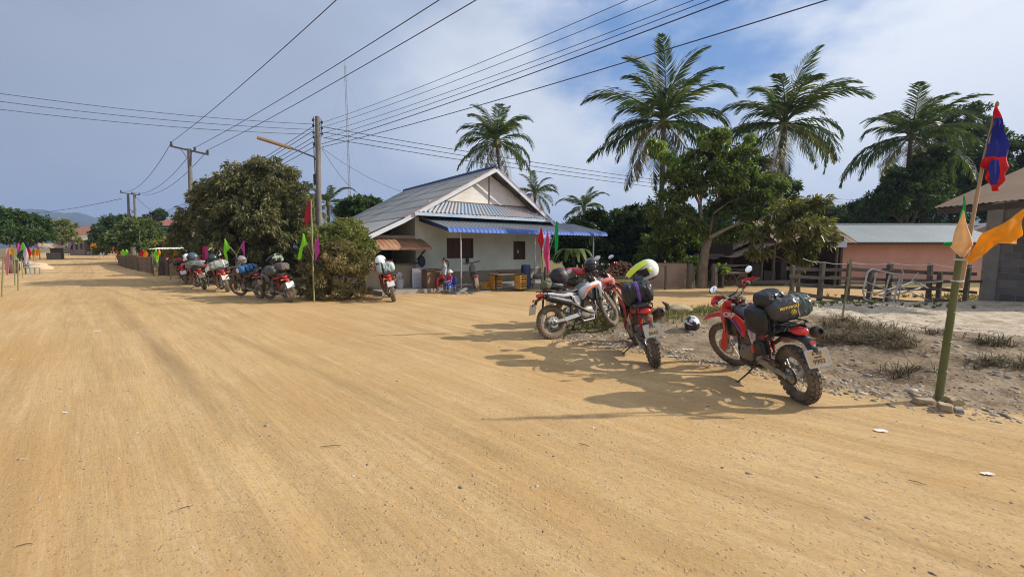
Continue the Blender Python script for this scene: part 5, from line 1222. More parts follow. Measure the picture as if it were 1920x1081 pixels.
# scooter, rear to the camera
t = empty('scooter', G(893, 543, .09), math.radians(100), 'small dark step through scooter parked on the veranda behind the steel post', 'scooter', rx=math.radians(-8))
b = MB(); b.loft([sec(-.45, .07, .62, .70), sec(-.2, .12, .62, .74), sec(.1, .11, .60, .72), sec(.25, .05, .60, .66)]); b.build('seat', M_black, t, 50)
b = MB(); b.loft([sec(-.75, .06, .55, .66), sec(-.5, .14, .42, .66), sec(-.1, .14, .36, .60), sec(.15, .08, .34, .44), sec(.35, .06, .34, .44), sec(.45, .12, .38, .72), sec(.48, .14, .60, .98), sec(.5, .08, .86, 1.02)]); b.build('body', mat('scooter_body', (.06, .05, .05), .4, dust=.4), t, 50)
b = MB(); b.tube([(.45, -.34, 1.08), (.5, -.1, 1.05), (.5, .1, 1.05), (.45, .34, 1.08)], .02, 8); b.build('handlebar', M_black, t, 50)
for x in (.62, -.58):
    b = MB(); tyre(b, .26, .08, 24); b.xf(Matrix.Translation((x, 0, .27))); w = b.build('wheel', M_rubd, t, 40); b = MB(); rim(b, .21); spokes(b, .205, .05); b.xf(Matrix.Translation((x, 0, .27))); b.build('rim', M_rims, w, 40)
b = MB(); b.loft([[(x, q * .07, z - .02 * q * q) for q in (-1, 0, 1)] + [(x + .01, q * .065, z - .015 - .02 * q * q) for q in (1, 0, -1)] for x, z in ((-.6, .58), (-.8, .5), (-.88, .32), (-.9, .24))]); b.build('rear_mudguard', mat('mudguard_tan', (.30, .22, .14), .7), t, 50)
b = MB(); b.box((-.77, 0, .60), (.04, .12, .06), None, .01); b.build('tail_light', M_tail, t)
b = MB(); b.tube([(.5, 0, .9), (.6, .0, .3)], .03, 8); b.build('fork', M_steel, t, 40)

# rusty sheet fence, firewood
gfp = 'rough posts standing along the yard side of the lane'
for px, yb, top, w, lb in ((1109, 540, 500, .05, 'thin round post right of the blue awning'), (1247, 543, 497, .10, 'short tree stump post in front of the rusty sheet fence'), (1293, 541, 494, .26, 'thick weathered double post between the shrub and the tall tree'), (1337, 540, 494, .22, 'thick dark post right of the tall tree trunk')):
    g = G(px, yb, 0); h = CH + (HZ - top) / F * g.y; t = empty('post', (g.x, g.y, gz(g.x, g.y)), 0, lb, 'post', gfp)
    b = MB(); b.tube([(0, 0, -.1), (.01, 0, h * .5), (-.01, 0, h * .93), (0, 0, h)], [w / 2 * 1.1, w / 2, w / 2 * .95, w / 2 * .7], 9)
    if w > .2: b.tube([(w * .5, 0, -.1), (w * .52, 0, h * .9)], [w * .3, w * .26], 8)
    b.build('post_timber', M_timp, t, 50)
p0, p1 = G(1228, 540, 0), G(1285, 540, 0); t = empty('sheet_fence', (p0 + p1) / 2 + Vector((0, .4, 0)), 0, 'low rusty tan sheet fence behind the white and yellow helmet', 'fence')
b = MB(); w_ = (p1 - p0).length; corr(b, (-w_ * .6, 0, .0), (1, 0, 0), (0, 0, 1), w_ * 1.25, 1.05, .3, .012, 1, (0, -1, 0)); b.build('sheet', mat('sheet_rust', (.34, .17, .09), .8, 0, (.40, .33, .25), 1.4, .5, det=8), t, 40)
b = MB(); b.tube([(-w_ * .6, .03, 1.06), (w_ * .65, .03, 1.08)], .025, 8); b.build('top_rail', M_timp, t, 40)
wp0 = G(1135, 540, 0); wp1 = G(1192, 540, 0); wc = (wp0 + wp1) / 2
t = empty('wood_rack', wc, 0, 'low timber rack carrying the split firewood', 'rack'); L_ = (wp1 - wp0).length
b = MB(); [b.box((x, y, .25), (.08, .08, .5)) for x in (-L_ * .5, L_ * .5) for y in (-.3, .3)]; b.box((0, 0, .52), (L_ * 1.15, .75, .06)); b.build('rack_frame', M_timber, t)
b = MB(); r_ = random.Random(3)
for i in range(230):
    x = r_.uniform(-.5, .5); zmax = .62 * (1 - abs(x) * 1.35); z = r_.uniform(0, 1) * zmax; a = r_.uniform(-.2, .2); c = Vector((x * L_, r_.uniform(-.3, .1), .60 + z)); d = Vector((math.sin(a) * .6, 1, r_.uniform(-.15, .15))) * .22; b.tube([c - d, c + d], r_.uniform(.022, .045), 6)
q = b.build('firewood_pile', mat('firewood', (.17, .09, .05), .85, 0, (.32, .20, .12), 11, .5)); q.location = wc; tag(q, 'heap of split firewood piled on the low rack beyond the silver bike', 'firewood')
t = empty('brick_post', P(1119, 500, 19) * 1, 0, 'small reddish post beside the firewood', 'post'); t.location.z = 0
b = MB(); b.box((0, 0, .55), (.16, .16, 1.5)); b.box((0, 0, 1.33), (.2, .2, .06)); b.build('pillar', mat('brick_dull', (.28, .14, .10), .9, 0, (.18, .10, .07), 8, .5), t)

# ox cart
CD = 18.6; cc = Vector((X(1367, CD), CD, 0)); t = empty('wooden_cart', cc, math.radians(4), 'old wooden cart with a side rail parked left of the shed', 'cart')
b = MB(); b.box((0, 0, .62), (1.15, .8, .07)); b.box((0, -.42, .98), (1.2, .04, .05)); b.box((0, -.42, .80), (1.2, .03, .04)); [b.box((x, -.42, .82), (.06, .05, .42)) for x in (-.57, .57)]; b.box((0, .42, .9), (1.2, .04, .05)); b.build('cart_bed', M_timber, t)
for x, y in ((.33, -.46), (.33, .46)):
    b = MB(); b.lathe([(.22, -.03), (.30, -.035), (.30, .035), (.22, .03)], (x, y, .30), (0, 1, 0), 20, close=True); [b.box((x, y, .30), (.5, .03, .04), (0, a, 0)) for a in (0, .785, 1.57, 2.36)]; b.build('wheel', M_timp, t, 40)
b = MB(); b.box((-.45, 0, .3), (.08, .7, .6)); b.build('cart_prop', M_timber, t)
t = empty('potted_plant', cc + Vector((-.45, -.1, .655)), 0, 'bright green leafy plant on the wooden cart', 'plant')
crown('crown', [(0, 0, .16, .2, .2, .13)], 40, .22, .28, LM_lime, t, 3, k=4)
b = MB(); b.lathe([(.09, 0), (.12, .12), (.10, .12)], (0, 0, 0), (0, 0, 1), 12); b.build('pot', mat('pot_clay', (.3, .13, .07), .8), t)

# timber shed
t = empty('timber_shed', (X(1460, 20.5), 20.5, 0), 0, 'open dark timber shed with a brown sheet roof left of the pink building', 'shed'); o = t.location
sx = lambda px: X(px, 20.5) - o.x
def sz(py, D=20.5): return CH + (HZ - py) / F * D
b = MB()
corr(b, (sx(1352), -1.2, sz(482)), Vector((sx(1440) - sx(1352), 0, sz(452) - sz(482))), (0, 1, 0), 2.9, 4.2, .25, .018)
corr(b, (sx(1430), -1.0, sz(455)), (1, 0, 0), Vector((0, 2.2, 1.1)), 3.8, 2.6, .25, .018)
corr(b, (sx(1345), .2, sz(486)), Vector((sx(1475) - sx(1345), 0, sz(418) - sz(486))), (0, 1, 0), 4.0, 4.2, .25, .018)
b.build('roof', mat('shed_roof', (.26, .19, .13), .8, 0, (.15, .09, .065), 1.5, .5, .3, 20), t, 50)
b = MB(); b.box((sx(1535), -1.05, sz(455) - .08), (.9, .04, .28)); b.build('roof_sheet', mat('pale_sheet', (.45, .50, .58), .5, .3), t)
for px in (1407, 1428, 1475, 1540):
    b = MB(); b.tube([(sx(px), -.9, -.1), (sx(px) + .02, -.9, sz(457))], .06, 8); b.build('post', M_timp, t, 40)
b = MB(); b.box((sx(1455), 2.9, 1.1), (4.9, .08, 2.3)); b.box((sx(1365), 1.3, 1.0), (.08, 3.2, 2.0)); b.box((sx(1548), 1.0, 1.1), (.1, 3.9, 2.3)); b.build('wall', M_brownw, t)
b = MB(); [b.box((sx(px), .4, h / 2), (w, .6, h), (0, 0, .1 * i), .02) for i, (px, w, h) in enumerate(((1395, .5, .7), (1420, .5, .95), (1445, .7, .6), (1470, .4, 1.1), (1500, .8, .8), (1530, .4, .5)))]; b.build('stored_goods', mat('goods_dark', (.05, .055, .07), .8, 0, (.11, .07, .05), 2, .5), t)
# pink building
D0 = 21.0; t = empty('pink_building', (X(1548, D0), D0, 0), 0, 'long low pink walled building under a grey sheet roof', 'building'); o = t.location
W_ = X(1852, D0) - o.x; he = sz(455, D0)
b = MB(); b.box((W_ / 2, 2.2, he / 2 + .05), (W_, 4.4, he + .15)); b.build('wall', mat('wall_pink', (.70, .36, .27), .85, 0, (.52, .27, .20), .8, .45, .1, 20, det=7), t)
b = MB(); b.box((.02, -.01, he / 2), (.22, .06, he + .1)); b.box((W_ - .1, -.01, he / 2), (.22, .06, he + .1)); b.build('corner_pillar', mat('pillar_red', (.30, .10, .07), .8), t)
b = MB(); L_ = 2.9; vd = Vector((0, L_ * .93, 1.0)); corr(b, (-.35, -.55, he + .02), (1, 0, 0), vd, W_ + .75, vd.length, .25, .014, 2, None, .01, 8, None, True)
vd2 = Vector((0, L_ * .93, -1.0)); corr(b, (-.35, -.55 + L_ * .93, he + 1.02), (1, 0, 0), vd2, W_ + .75, vd2.length, .25, .014, 1, None, 0, 8, None, True); rf = b.build('roof', mat('roof_zinc', (.33, .36, .36), .45, .45, (.26, .29, .29), .7, .5), t, 50)
b = MB(); b.box((W_ / 2, -.56, he - .03), (W_ + .75, .03, .10)); b.box((W_ / 2, -.3, he - .09), (W_ + .6, .5, .02)); b.build('fascia', M_brownw, rf)
b = MB(); b.beam((-.36, -.55 + L_ * .93, he + 1.05), (W_ + .4, -.55 + L_ * .93, he + 1.05), .25, .03); b.build('ridge_cap', mat('ridge_pale', (.55, .57, .57), .4, .4), rf)
# little roof seen behind
t = empty('back_house', (X(1845, 26), 26, 0), 0, 'small pink gabled house seen between the grey roof and the block wall', 'house')
b = MB(); b.box((0, 1, 1.6), (2.6, 2, 3.0)); b.build('wall', mat('wall_mauve', (.35, .24, .24), .8), t)
b = MB(); z0 = sz(420, 26); b.box((-.8, .9, z0 - .25), (1.6, 2.6, .06), (0, -.35, 0)); b.box((.8, .9, z0 - .25), (1.6, 2.6, .06), (0, .35, 0)); b.build('roof', M_roofg, t)

# block walled house at the right edge
t = empty('block_house', (14.25, 12.65, 0), 0, 'bare concrete block house with a brown sheet roof at the right edge', 'house'); 
def blockmat():
    m = mat('block_wall', (.27, .25, .225), .9, 0, (.19, .175, .155), 1.1, .5, .5, 40); nt = m.node_tree; nd = nt.nodes; L = nt.links; b_ = nd['Principled BSDF']
    tcn = nd.new('ShaderNodeTexCoord'); sx_ = nd.new('ShaderNodeSeparateXYZ'); L.new(tcn.outputs['Object'], sx_.inputs[0]); mpn = nd.new('ShaderNodeCombineXYZ'); L.new(sx_.outputs[1], mpn.inputs[0]); L.new(sx_.outputs[2], mpn.inputs[1])
    br = N(nd, 'ShaderNodeTexBrick', ins={'Scale': 1.0, 'Mortar Size': .012, 'Mortar Smooth': .3, 'Brick Width': .40, 'Row Height': .20, 'Bias': 0.0}); L.new(mpn.outputs[0], br.inputs['Vector'])
    br.inputs['Color1'].default_value = (1, 1, 1, 1); br.inputs['Color2'].default_value = (.55, .56, .60, 1); br.inputs['Mortar'].default_value = (1.15, 1.1, 1.0, 1)
    src = b_.inputs['Base Color'].links[0].from_socket; mx = N(nd, 'ShaderNodeMixRGB', blend_type='MULTIPLY', ins={0: 1.0}); L.new(src, mx.inputs[1]); L.new(br.outputs['Color'], mx.inputs[2]); L.new(mx.outputs[0], b_.inputs['Base Color'])
    bp = N(nd, 'ShaderNodeBump', ins={'Strength': .8, 'Distance': .02}); L.new(br.outputs['Fac'], bp.inputs['Height']); bp.invert = True; L.new(bp.outputs[0], b_.inputs['Normal']); return m
b = MB(); b.box((3.0, -.08, 1.6), (5.6, .15, 3.4)); b.box((.08, -1.6, 1.6), (.15, 2.8, 3.4)); b.build('wall', blockmat(), t)
b = MB(); b.box((.10, -.10, 1.6), (.26, .42, 3.46)); b.build('pillar', M_conc, t)
b = MB(); e0 = Vector((12.0, 12.15, 2.86)); Mi = t.matrix_basis.inverted() if False else (Matrix.Translation(t.location)).inverted()
corr(b, Mi @ e0, Mi.to_3x3() @ Vector((-.02, -1, 0)), Mi.to_3x3() @ Vector((1, 0, .455)), 2.7, 6.0, .16, .014)
rf = b.build('roof', mat('roof_brown', (.36, .235, .14), .75, 0, (.28, .17, .10), .9, .5), t, 50)
b = MB(); b.beam(Mi @ Vector((12.06, 12.05, 2.74)), Mi @ Vector((12.0, 9.5, 2.74)), .05, .14); b.beam(Mi @ Vector((12.1, 12.05, 2.78)), Mi @ Vector((17.5, 12.05, 5.2)), .05, .10); [b.beam(Mi @ Vector((12.1 - .05 * (k * .9), 11.9 - k * .9, 2.78)), Mi @ Vector((17 - .05 * (k * .9), 11.9 - k * .9, 5.0)), .06, .10) for k in (1, 2)]; b.build('eave_beam', M_brownw, rf)

# far village
def hiproof(mb, x0, x1, y0, y1, z0, z1, rin):
    c = [(x0, y0, z0), (x1, y0, z0), (x1, y1, z0), (x0, y1, z0)]; ym = (y0 + y1) / 2; r0_, r1_ = (x0 + rin, ym, z1), (x1 - rin, ym, z1)
    mb._add(c + [r0_, r1_] + [(a, b_, z - .12) for a, b_, z in c], [(0, 1, 5, 4), (1, 2, 5), (2, 3, 4, 5), (3, 0, 4), (0, 1, 7, 6), (1, 2, 8, 7), (2, 3, 9, 8), (3, 0, 6, 9), (6, 7, 8, 9)])
def fhouse(name, px0, px1, ptop, pe, pb, D, dep, wm, rm, label, rin=.3, ext=None, cat='house'):
    o = Vector((X((px0 + px1) / 2, D), D, gz(X((px0 + px1) / 2, D), D))); t = empty(name, o, 0, label, cat); w = (px1 - px0) / F * D; ze_ = sz(pe, D) - o.z; zt = sz(ptop, D) - o.z
    b = MB(); b.box((0, dep / 2, ze_ / 2 - .1), (w * .86, dep * .86, ze_ + .1)); wl_ = b.build('wall', wm, t)
    b = MB(); hiproof(b, -w / 2, w / 2, 0, dep, ze_, zt, w * rin); b.build('roof', rm, t)
    for q in (-.28, 0, .28): b = MB(); b.box((w * q, dep * .07 - .04, ze_ * .55), (w * .10, .05, ze_ * .35)); b.build('window', M_dark, wl_)
    return t, o, w, ze_
M_tile = mat('tile_brown', (.30, .135, .075), .85, 0, (.22, .10, .06), 3, .5, .4, 8); M_tiler = mat('tile_red', (.27, .085, .06), .85, 0, (.33, .14, .09), 2, .5, .4, 8)
M_fwall = mat('far_wall', (.16, .12, .09), .9, 0, (.24, .19, .15), .8, .5)
fhouse('far_house', 98, 192, 421, 444, 470, 88, 9, M_fwall, M_tile, 'far house with a broad brown tiled hip roof at the end of the road', .32)
fhouse('far_house', 128, 160, 441, 449, 472, 74, 5, M_fwall, mat('tin_grey', (.25, .22, .17), .8), 'low grey roofed hut in front of the brown tiled house', .2)
t, o, w, ze_ = fhouse('red_roof_house', 278, 372, 398, 425, 470, 46, 7, mat('wall_bluegrey', (.10, .11, .13), .8), M_tiler, 'house with a red tiled roof and blue white eaves behind the left trees', .3)
b = MB(); b.box((0, -.02, ze_ - .05), (w, .05, .26)); b.box((-w / 2, 3.5, ze_ - .05), (.05, 7, .26)); b.build('eave_trim', mat('eave_blue', (.04, .09, .30), .5), t); b = MB(); b.box((0, -.06, ze_ - .16), (w, .03, .10)); b.box((-w / 2 - .04, 3.5, ze_ - .16), (.03, 7, .1)); b.build('eave_stripe', M_wtrim, t)
# roadside hut on the left
t = empty('roadside_hut', (X(80, 56), 56, gz(X(80, 56), 56)), .1, 'open roadside hut with a tan thatched roof on the left side of the road', 'hut')
b = MB(); b.box((-.8, .0, 1.72 + .25), (2.3, 3.0, .07), (0, .10, 0)); b.box((1.0, .0, 1.80), (2.0, 3.2, .07), (0, .28, 0)); b.build('roof', mat('thatch', (.40, .29, .17), .95, 0, (.28, .19, .11), 4, .5, .8, 15), t)
b = MB(); b.box((.7, 1.4, .8), (1.6, .1, 1.6)); b.box((1.3, .2, .45), (.7, 1.2, .9)); b.build('wall', mat('hut_wall', (.22, .17, .12), .9, 0, (.1, .08, .06), 3, .5), t)
for x in (-1.6, -.3, .9):
    b = MB(); b.cyl((x, -1.2, -.1), (x, -1.2, 1.75), .06, 8); b.build('post', M_timp, t)
# white sheet roof stall
t = empty('sheet_roof_stall', (X(326, 27), 27, 0), .35, 'roadside stall with a flat white sheet roof behind the first bikes', 'stall'); b = MB(); corr(b, (-1.0, -.6, 1.66), (1, 0, .01), (0, 1, .06), 2.0, 1.6, .15, .012); b.build('roof', mat('sheet_cream', (.62, .60, .52), .6), t, 40)
for x in (-.9, .9):
    for y in (-.5, .8): b = MB(); b.cyl((x, y, -.1), (x, y, 1.66), .03, 8); b.build('post', M_timp, t)
b = MB(); b.box((0, .2, .45), (1.5, .8, .9)); b.build('counter', M_brownw, t)
t = empty('tarpaulin_canopy', (X(405, 21), 21, 0), .3, 'grey sheet canopy propped among the bikes under the mango tree', 'canopy'); b = MB(); b.box((0, 0, 1.5), (1.3, 1.1, .03), (0, -.28, .2)); b.build('sheet', mat('canopy_grey', (.36, .34, .28), .8, 0, (.25, .23, .19), 4, .5), t)
for x, y, z in ((-.55, -.4, 1.35), (.55, -.4, 1.66), (.5, .4, 1.66)): b = MB(); b.cyl((x, y, -.1), (x, y, z), .025, 6); b.build('post', M_timp, t)

# woven bamboo fence along the right side of the road
M_bam = mat('bamboo_woven', (.22, .14, .085), .85, 0, (.13, .085, .05), 3, .5, .5, 20, stretch=(1, 1, .3)); M_bamg = mat('bamboo_pole', (.28, .24, .12), .6, 0, (.14, .16, .06), 5, .5, stretch=(1, 1, .3))
fpt = [G(350, 523), G(318, 517), G(288, 513), G(262, 508), G(240, 503), G(222, 498)]
for i in range(5):
    a, c = fpt[i], fpt[i + 1]; d = c - a; t = empty('bamboo_fence', a, math.atan2(d.y, d.x), ['woven bamboo fence panel nearest to the parked bikes', 'second woven bamboo panel from the bikes, behind the leaning bamboo rails', 'middle panel of the woven bamboo fence', 'woven bamboo panel by the thick gate post', 'farthest woven bamboo panel down the road'][i], 'fence', 'bamboo fence panels along the road'); L_ = d.length; h_ = 1.12 + .1 * (i % 2)
    b = MB(); nst = int(L_ / .1)
    for k in range(nst): x = (k + .5) * L_ / nst; b.box((x, .012 * (1 if k % 2 else -1), h_ / 2 - .03), (.085, .012, h_ + .06 * math.sin(k * 1.7)))
    b.build('slat_panel', M_bam, t)
    b = MB()
    for z in (.2, .6, 1.0): b.tube([(0, -.04, z), (L_ / 2, -.04, z + .03), (L_, -.04, z)], .022, 6)
    b.build('rail', M_bamg, t)
    b = MB(); b.cyl((.05, .06, -.1), (.05, .06, h_ + .15), .05, 8); b.build('post', M_timp, t)
t = empty('fence_post', G(252, 505, 0), 0, 'thick pale post at the gap in the bamboo fence', 'post'); b = MB(); b.cyl((0, 0, -.1), (0, 0, 1.75), .16, 10); b.cyl((0, 0, 1.72), (0, 0, 1.80), .2, 10); b.build('post_timber', M_timp, t, 40)
# left yard bits
t = empty('plastic_chair', G(62, 514, 0), math.radians(160), 'grey blue slatted garden chair at the left road edge', 'chair')
M_gc = mat('chair_greyblue', (.14, .19, .21), .5, dust=.3); b = MB(); b.box((0, 0, .43), (.62, .5, .04), None, .01); b.build('seat', M_gc, t); b = MB(); [b.box((0, .25 + .02 * i, .56 + i * .1), (.66, .03, .075)) for i in range(4)]; b.box((-.31, .27, .66), (.05, .05, .5)); b.box((.31, .27, .66), (.05, .05, .5)); b.build('backrest', M_gc, t)
for x in (-.29, .29):
    for y in (-.22, .22): b = MB(); b.box((x, y, .21), (.06, .06, .43)); b.build('leg', M_gc, t)
    b = MB(); b.box((x, 0, .64), (.05, .5, .04)); b.build('armrest', M_gc, t)
b = MB(); 
def heap(p): q = p.copy(); k = 1 + .15 * mnoise.noise(p * 3); return q * k
b.ball((0, 0, 0), (2.6, 1.1, .62), 24, 12, heap); q = b.build('sand_heap', mat('heap_sand', (.60, .42, .28), .95, 0, (.5, .34, .21), 5, .5, .5, 20), None, 60); g = G(22, 505, 0); q.location = (g.x, g.y + .6, 0); tag(q, 'pale sand heap behind the left pennants', 'sand heap')
t = empty('clay_jar', G(26, 512, 0), 0, 'brown clay jar standing in front of the sand heap', 'jar'); b = MB(); b.lathe([(.22, 0), (.32, .3), (.33, .6), (.26, .85), (.22, .9), (.19, .88)], (0, 0, 0), (0, 0, 1), 16); b.build('jar_body', mat('clay_brown', (.17, .10, .08), .8), t, 50)
# ------------------------------------------------------------------ power poles and lines
M_pole = mat('pole_concrete', (.22, .20, .175), .9, 0, (.10, .085, .075), 2.2, .5, .6, 25, stretch=(2, 2, .6)); M_ins = mat('insulator', (.045, .04, .045), .35); M_wire = mat('wire_black', (.03, .032, .04), .6)
LPD = 20.8; lp = Vector((X(603, LPD), LPD, 0)); ltop = CH + (HZ - 228) / F * LPD
t = empty('street_lamp_pole', lp, 0, 'mottled concrete pole carrying wires and a long street lamp above the mango tree', 'power pole')
b = MB(); b.tube([(0, 0, -.3), (0, 0, ltop * .5), (.12, 0, ltop)], [.145, .13, .115], 12); b.build('pole', M_pole, t, 40)
def zi(py, D): return CH + (HZ - py) / F * D
for s, ys in ((-1, (234, 244, 256, 264, 276)), (1, (238, 248, 258))):
    b = MB(); b.box((s * .18 + .10, 0, (zi(ys[0], LPD) + zi(ys[-1], LPD)) / 2), (.02, .04, abs(zi(ys[0], LPD) - zi(ys[-1], LPD)) + .3)); [b.box((s * .15 + .10, 0, zi(y, LPD)), (.12, .03, .03)) for y in ys]; b.build('bracket', M_steel, t)
    for y in ys: b = MB(); b.lathe([(.025, -.06), (.048, -.045), (.028, 0), (.048, .045), (.025, .06)], (s * .22 + .10, 0, zi(y, LPD)), (0, 0, 1), 10); b.build('insulator', M_ins, t, 40)
b = MB(); a0 = P(593, 301, LPD) - lp; a1 = P(588, 294, LPD) - lp; a2 = P(545, 277, LPD - .6) - lp; b.tube([a0 - Vector((0, 0, .6)), a0, a1, a2], .035, 8); b.build('lamp_arm', M_steel, t, 40)
b = MB(); a3 = P(482, 257, LPD - 1.2) - lp; b.beam(a2, a3, .20, .09); b.beam(a2 - Vector((0, 0, .05)), a3 - Vector((0, 0, .05)), .14, .06); b.build('lamp_head', mat('lamp_tan', (.42, .24, .10), .6, 0, (.30, .16, .07), 3, .5), t)
b = MB(); b.tube([(-.10, -.05, zi(276, LPD)), (-.10, -.05, zi(320, LPD)), (-.10, -.05, zi(345, LPD))], .02, 6); b.box((-.10, -.05, zi(340, LPD)), (.14, .1, .5)); b.tube([(-.14, -.03, zi(345, LPD)), (-.16, -.03, .2)], .015, 6); b.build('cable', M_black, t, 40)
def tpole(px, D, pyt, arm, label, double=False, name='power_pole'):
    c = Vector((X(px, D), D, gz(X(px, D), D))); tq = P(px, pyt, D) - c; h = tq.z; t = empty(name, c, 0, label, 'power pole')
    for dx in ((-.42, .42) if double else (0,)):
        b = MB(); b.tube([(dx + tq.x * .45, 0, -.3), (dx + tq.x, 0, h)], [.17, .13], 10); b.build('pole', M_pole, t, 40)
    (ax_, ay_), (bx_, by_) = arm; A = P(ax_, ay_, D) - c; B = P(bx_, by_, D) - c
    b = MB(); b.beam(A, B, .10, .12)
    if double: b.beam((tq.x - .42, 0, h - 2.0), (tq.x + .42, 0, h - 2.8), .05, .05); b.beam((tq.x + .42, 0, h - 2.0), (tq.x - .42, 0, h - 2.8), .05, .05)
    elif D < 35: b.tube([A.lerp(B, .25), Vector((tq.x, 0, h - .9))], .02, 5)
    b.build('cross_arm', M_pole, t)
    for q in (.02, .64 if not double else .6, .98): b = MB(); p = A.lerp(B, q); b.lathe([(.05, .04), (.09, .10), (.05, .17), (.09, .22), (.04, .32)], p, (0, 0, 1), 10); b.build('insulator', M_ins, t, 40)
    return t
tpole(355, 30, 279, ((320, 274), (391, 290)), 'tall concrete pole with a tilted cross arm left of the mango tree')
tpole(246, 56, 362, ((226, 361), (262, 366)), 'far two legged concrete pole above the dark rounded tree', True)
tpole(279, 50, 405, ((274, 407), (284, 408)), 'low far pole in front of the red tiled roof')
def wire(A, B, sag, label, r=.011, group='overhead power lines', n=40, name='power_line'):
    pts_ = [A.lerp(B, i / n) - Vector((0, 0, 4 * sag * (i / n) * (1 - i / n))) for i in range(n + 1)]; b = MB(); b.tube(pts_, r, 5, False); return tag(b.build(name, M_wire, None, 60), label, 'power line', group)
def offtop(A, px, py, zend, ext=1.35):
    u, k = ray(px, py); D = (zend - CH) / k; Q = Vector((u * D, D, zend)); return A + (Q - A) * ext
gl = 'wires running from the street lamp pole over the road to the upper right'
for (ax_, ay_), px, lb, r_ in (((601, 231), 1145, 'topmost wire leaving the lamp pole to the upper right', .010), ((607, 238), 1197, 'second wire from the top leaving the lamp pole to the upper right', .010), ((605, 250), 1262, 'third wire from the top leaving the lamp pole to the upper right', .010), ((608, 259), 1290, 'fourth wire from the top leaving the lamp pole to the upper right', .011), ((603, 270), 1322, 'thicker wire just above the lowest one leaving the lamp pole to the upper right', .016), ((603, 276), 1496, 'lowest wire leaving the lamp pole to the upper right, passing above the palms', .016)):
    A = P(ax_, ay_, LPD); wire(A, offtop(A, px, 0, A.z - .15), .22, lb, r_ * .8, gl)
gl = 'wires from the lamp pole to the left edge'
for (ax_, ay_), py, lb in (((590, 233), 166, 'upper wire from the lamp pole to the left edge'), ((589, 243), 181, 'middle wire from the lamp pole to the left edge'), ((588, 252), 196, 'lower wire from the lamp pole to the left edge')):
    A = P(ax_, ay_, LPD); wire(A, offtop(A, 0, py, A.z - .1, 1.3), .25, lb, .010, gl)
gl = 'wires from the lamp pole past the palms to the far right'
for (ax_, ay_), q, lb in (((606, 238), 0, 'upper wire passing behind the leafy tree to the far right'), ((607, 248), .75, 'middle wire passing behind the leafy tree to the far right'), ((607, 258), 1.5, 'lower wire passing behind the leafy tree to the far right')):
    A = P(ax_, ay_, LPD); wire(A, Vector((64, 53, A.z + .2 )), 1.6, lb, .016, gl)
gl = 'wires from the cross arm pole overhead'
for (ax_, ay_), px, lb in (((322, 266), 616, 'left wire from the cross arm pole running up out of the picture'), ((367, 276), 802, 'middle wire from the cross arm pole running up out of the picture'), ((390, 281), 869, 'right wire from the cross arm pole running up out of the picture')):
    A = P(ax_, ay_, 30); wire(A, offtop(A, px, 0, A.z - .1), .25, lb, .014, gl)
gl = 'wires sagging between the cross arm pole and the two legged pole'
for (a, c), lb in ((((322, 266), (228, 358)), 'left sagging wire between the two cross arm poles'), (((367, 276), (250, 361)), 'middle sagging wire between the two cross arm poles'), (((390, 281), (261, 363)), 'right sagging wire between the two cross arm poles')):
    wire(P(*a, 30), P(*c, 56), 1.1, lb, .018, gl)
gl = 'wires from the lamp pole down behind the mango tree'
for (a, c), lb in ((((587, 237), (278, 407)), 'highest wire going down left from the lamp pole'), (((586, 246), (278, 409)), 'second wire going down left from the lamp pole'), (((586, 258), (279, 411)), 'third wire going down left from the lamp pole'), (((587, 266), (279, 413)), 'fourth wire going down left from the lamp pole'), (((588, 276), (280, 415)), 'lowest wire going down left from the lamp pole')):
    wire(P(*a, LPD), P(*c, 50), .5, lb, .014, gl)
wire(P(228, 372, 56), P(-60, 396, 90), 1.2, 'faint far wire above the hills at the left', .03, None)
wire(P(252, 366, 56), P(300, 404, 66), .3, 'short far wire dropping right from the two legged pole', .02, None)
gl = 'house supply wires'
wire(P(604, 278, LPD), hw(0, 9.4, 5.1), .25, 'taut supply wire from the lamp pole to the house ridge', .009, gl); wire(P(602, 276, LPD), hw(-1.2, 9.4, 4.5), .9, 'slack supply wire from the lamp pole to the house roof', .009, gl)
# mast
MD = 135; mx_ = P(651, 240, MD).x; mt_ = zi(140, MD); t = empty('radio_mast', (mx_, MD, 0), .3, 'thin guyed lattice radio mast far behind the lamp pole', 'mast'); b = MB(); s_ = .32; cs = [(s_ * math.cos(a), s_ * math.sin(a)) for a in (0, 2.094, 4.188)]
for (x, y) in cs: b.tube([(x, y, 0), (x * .8, y * .8, mt_)], .085, 4)
for k in range(46):
    z = k * mt_ / 46; a, c = cs[k % 3], cs[(k + 1) % 3]; b.tube([(a[0] * .95, a[1] * .95, z), (c[0] * .95, c[1] * .95, z + mt_ / 46)], .05, 4)
b.tube([(0, 0, mt_), (0, 0, mt_ + 1.6)], .04, 4); b.build('lattice', mat('mast_grey', (.16, .18, .22), .6), t)
b = MB(); [b.box((0, -.5, z), (.25, .25, 1.0)) for z in (mt_ - 3, mt_ - 8)]; b.build('antenna', mat('mast_pale', (.45, .47, .5), .6), t)
for i, (a, h) in enumerate(((.5, .95), (2.6, .95), (.5, .6), (2.6, .6), (4.7, .6))): b = MB(); b.tube([(0, 0, mt_ * h), (math.cos(a) * 24 * h, math.sin(a) * 24 * h, 0)], .012, 3); b.build('guy_wire', M_wire, t)

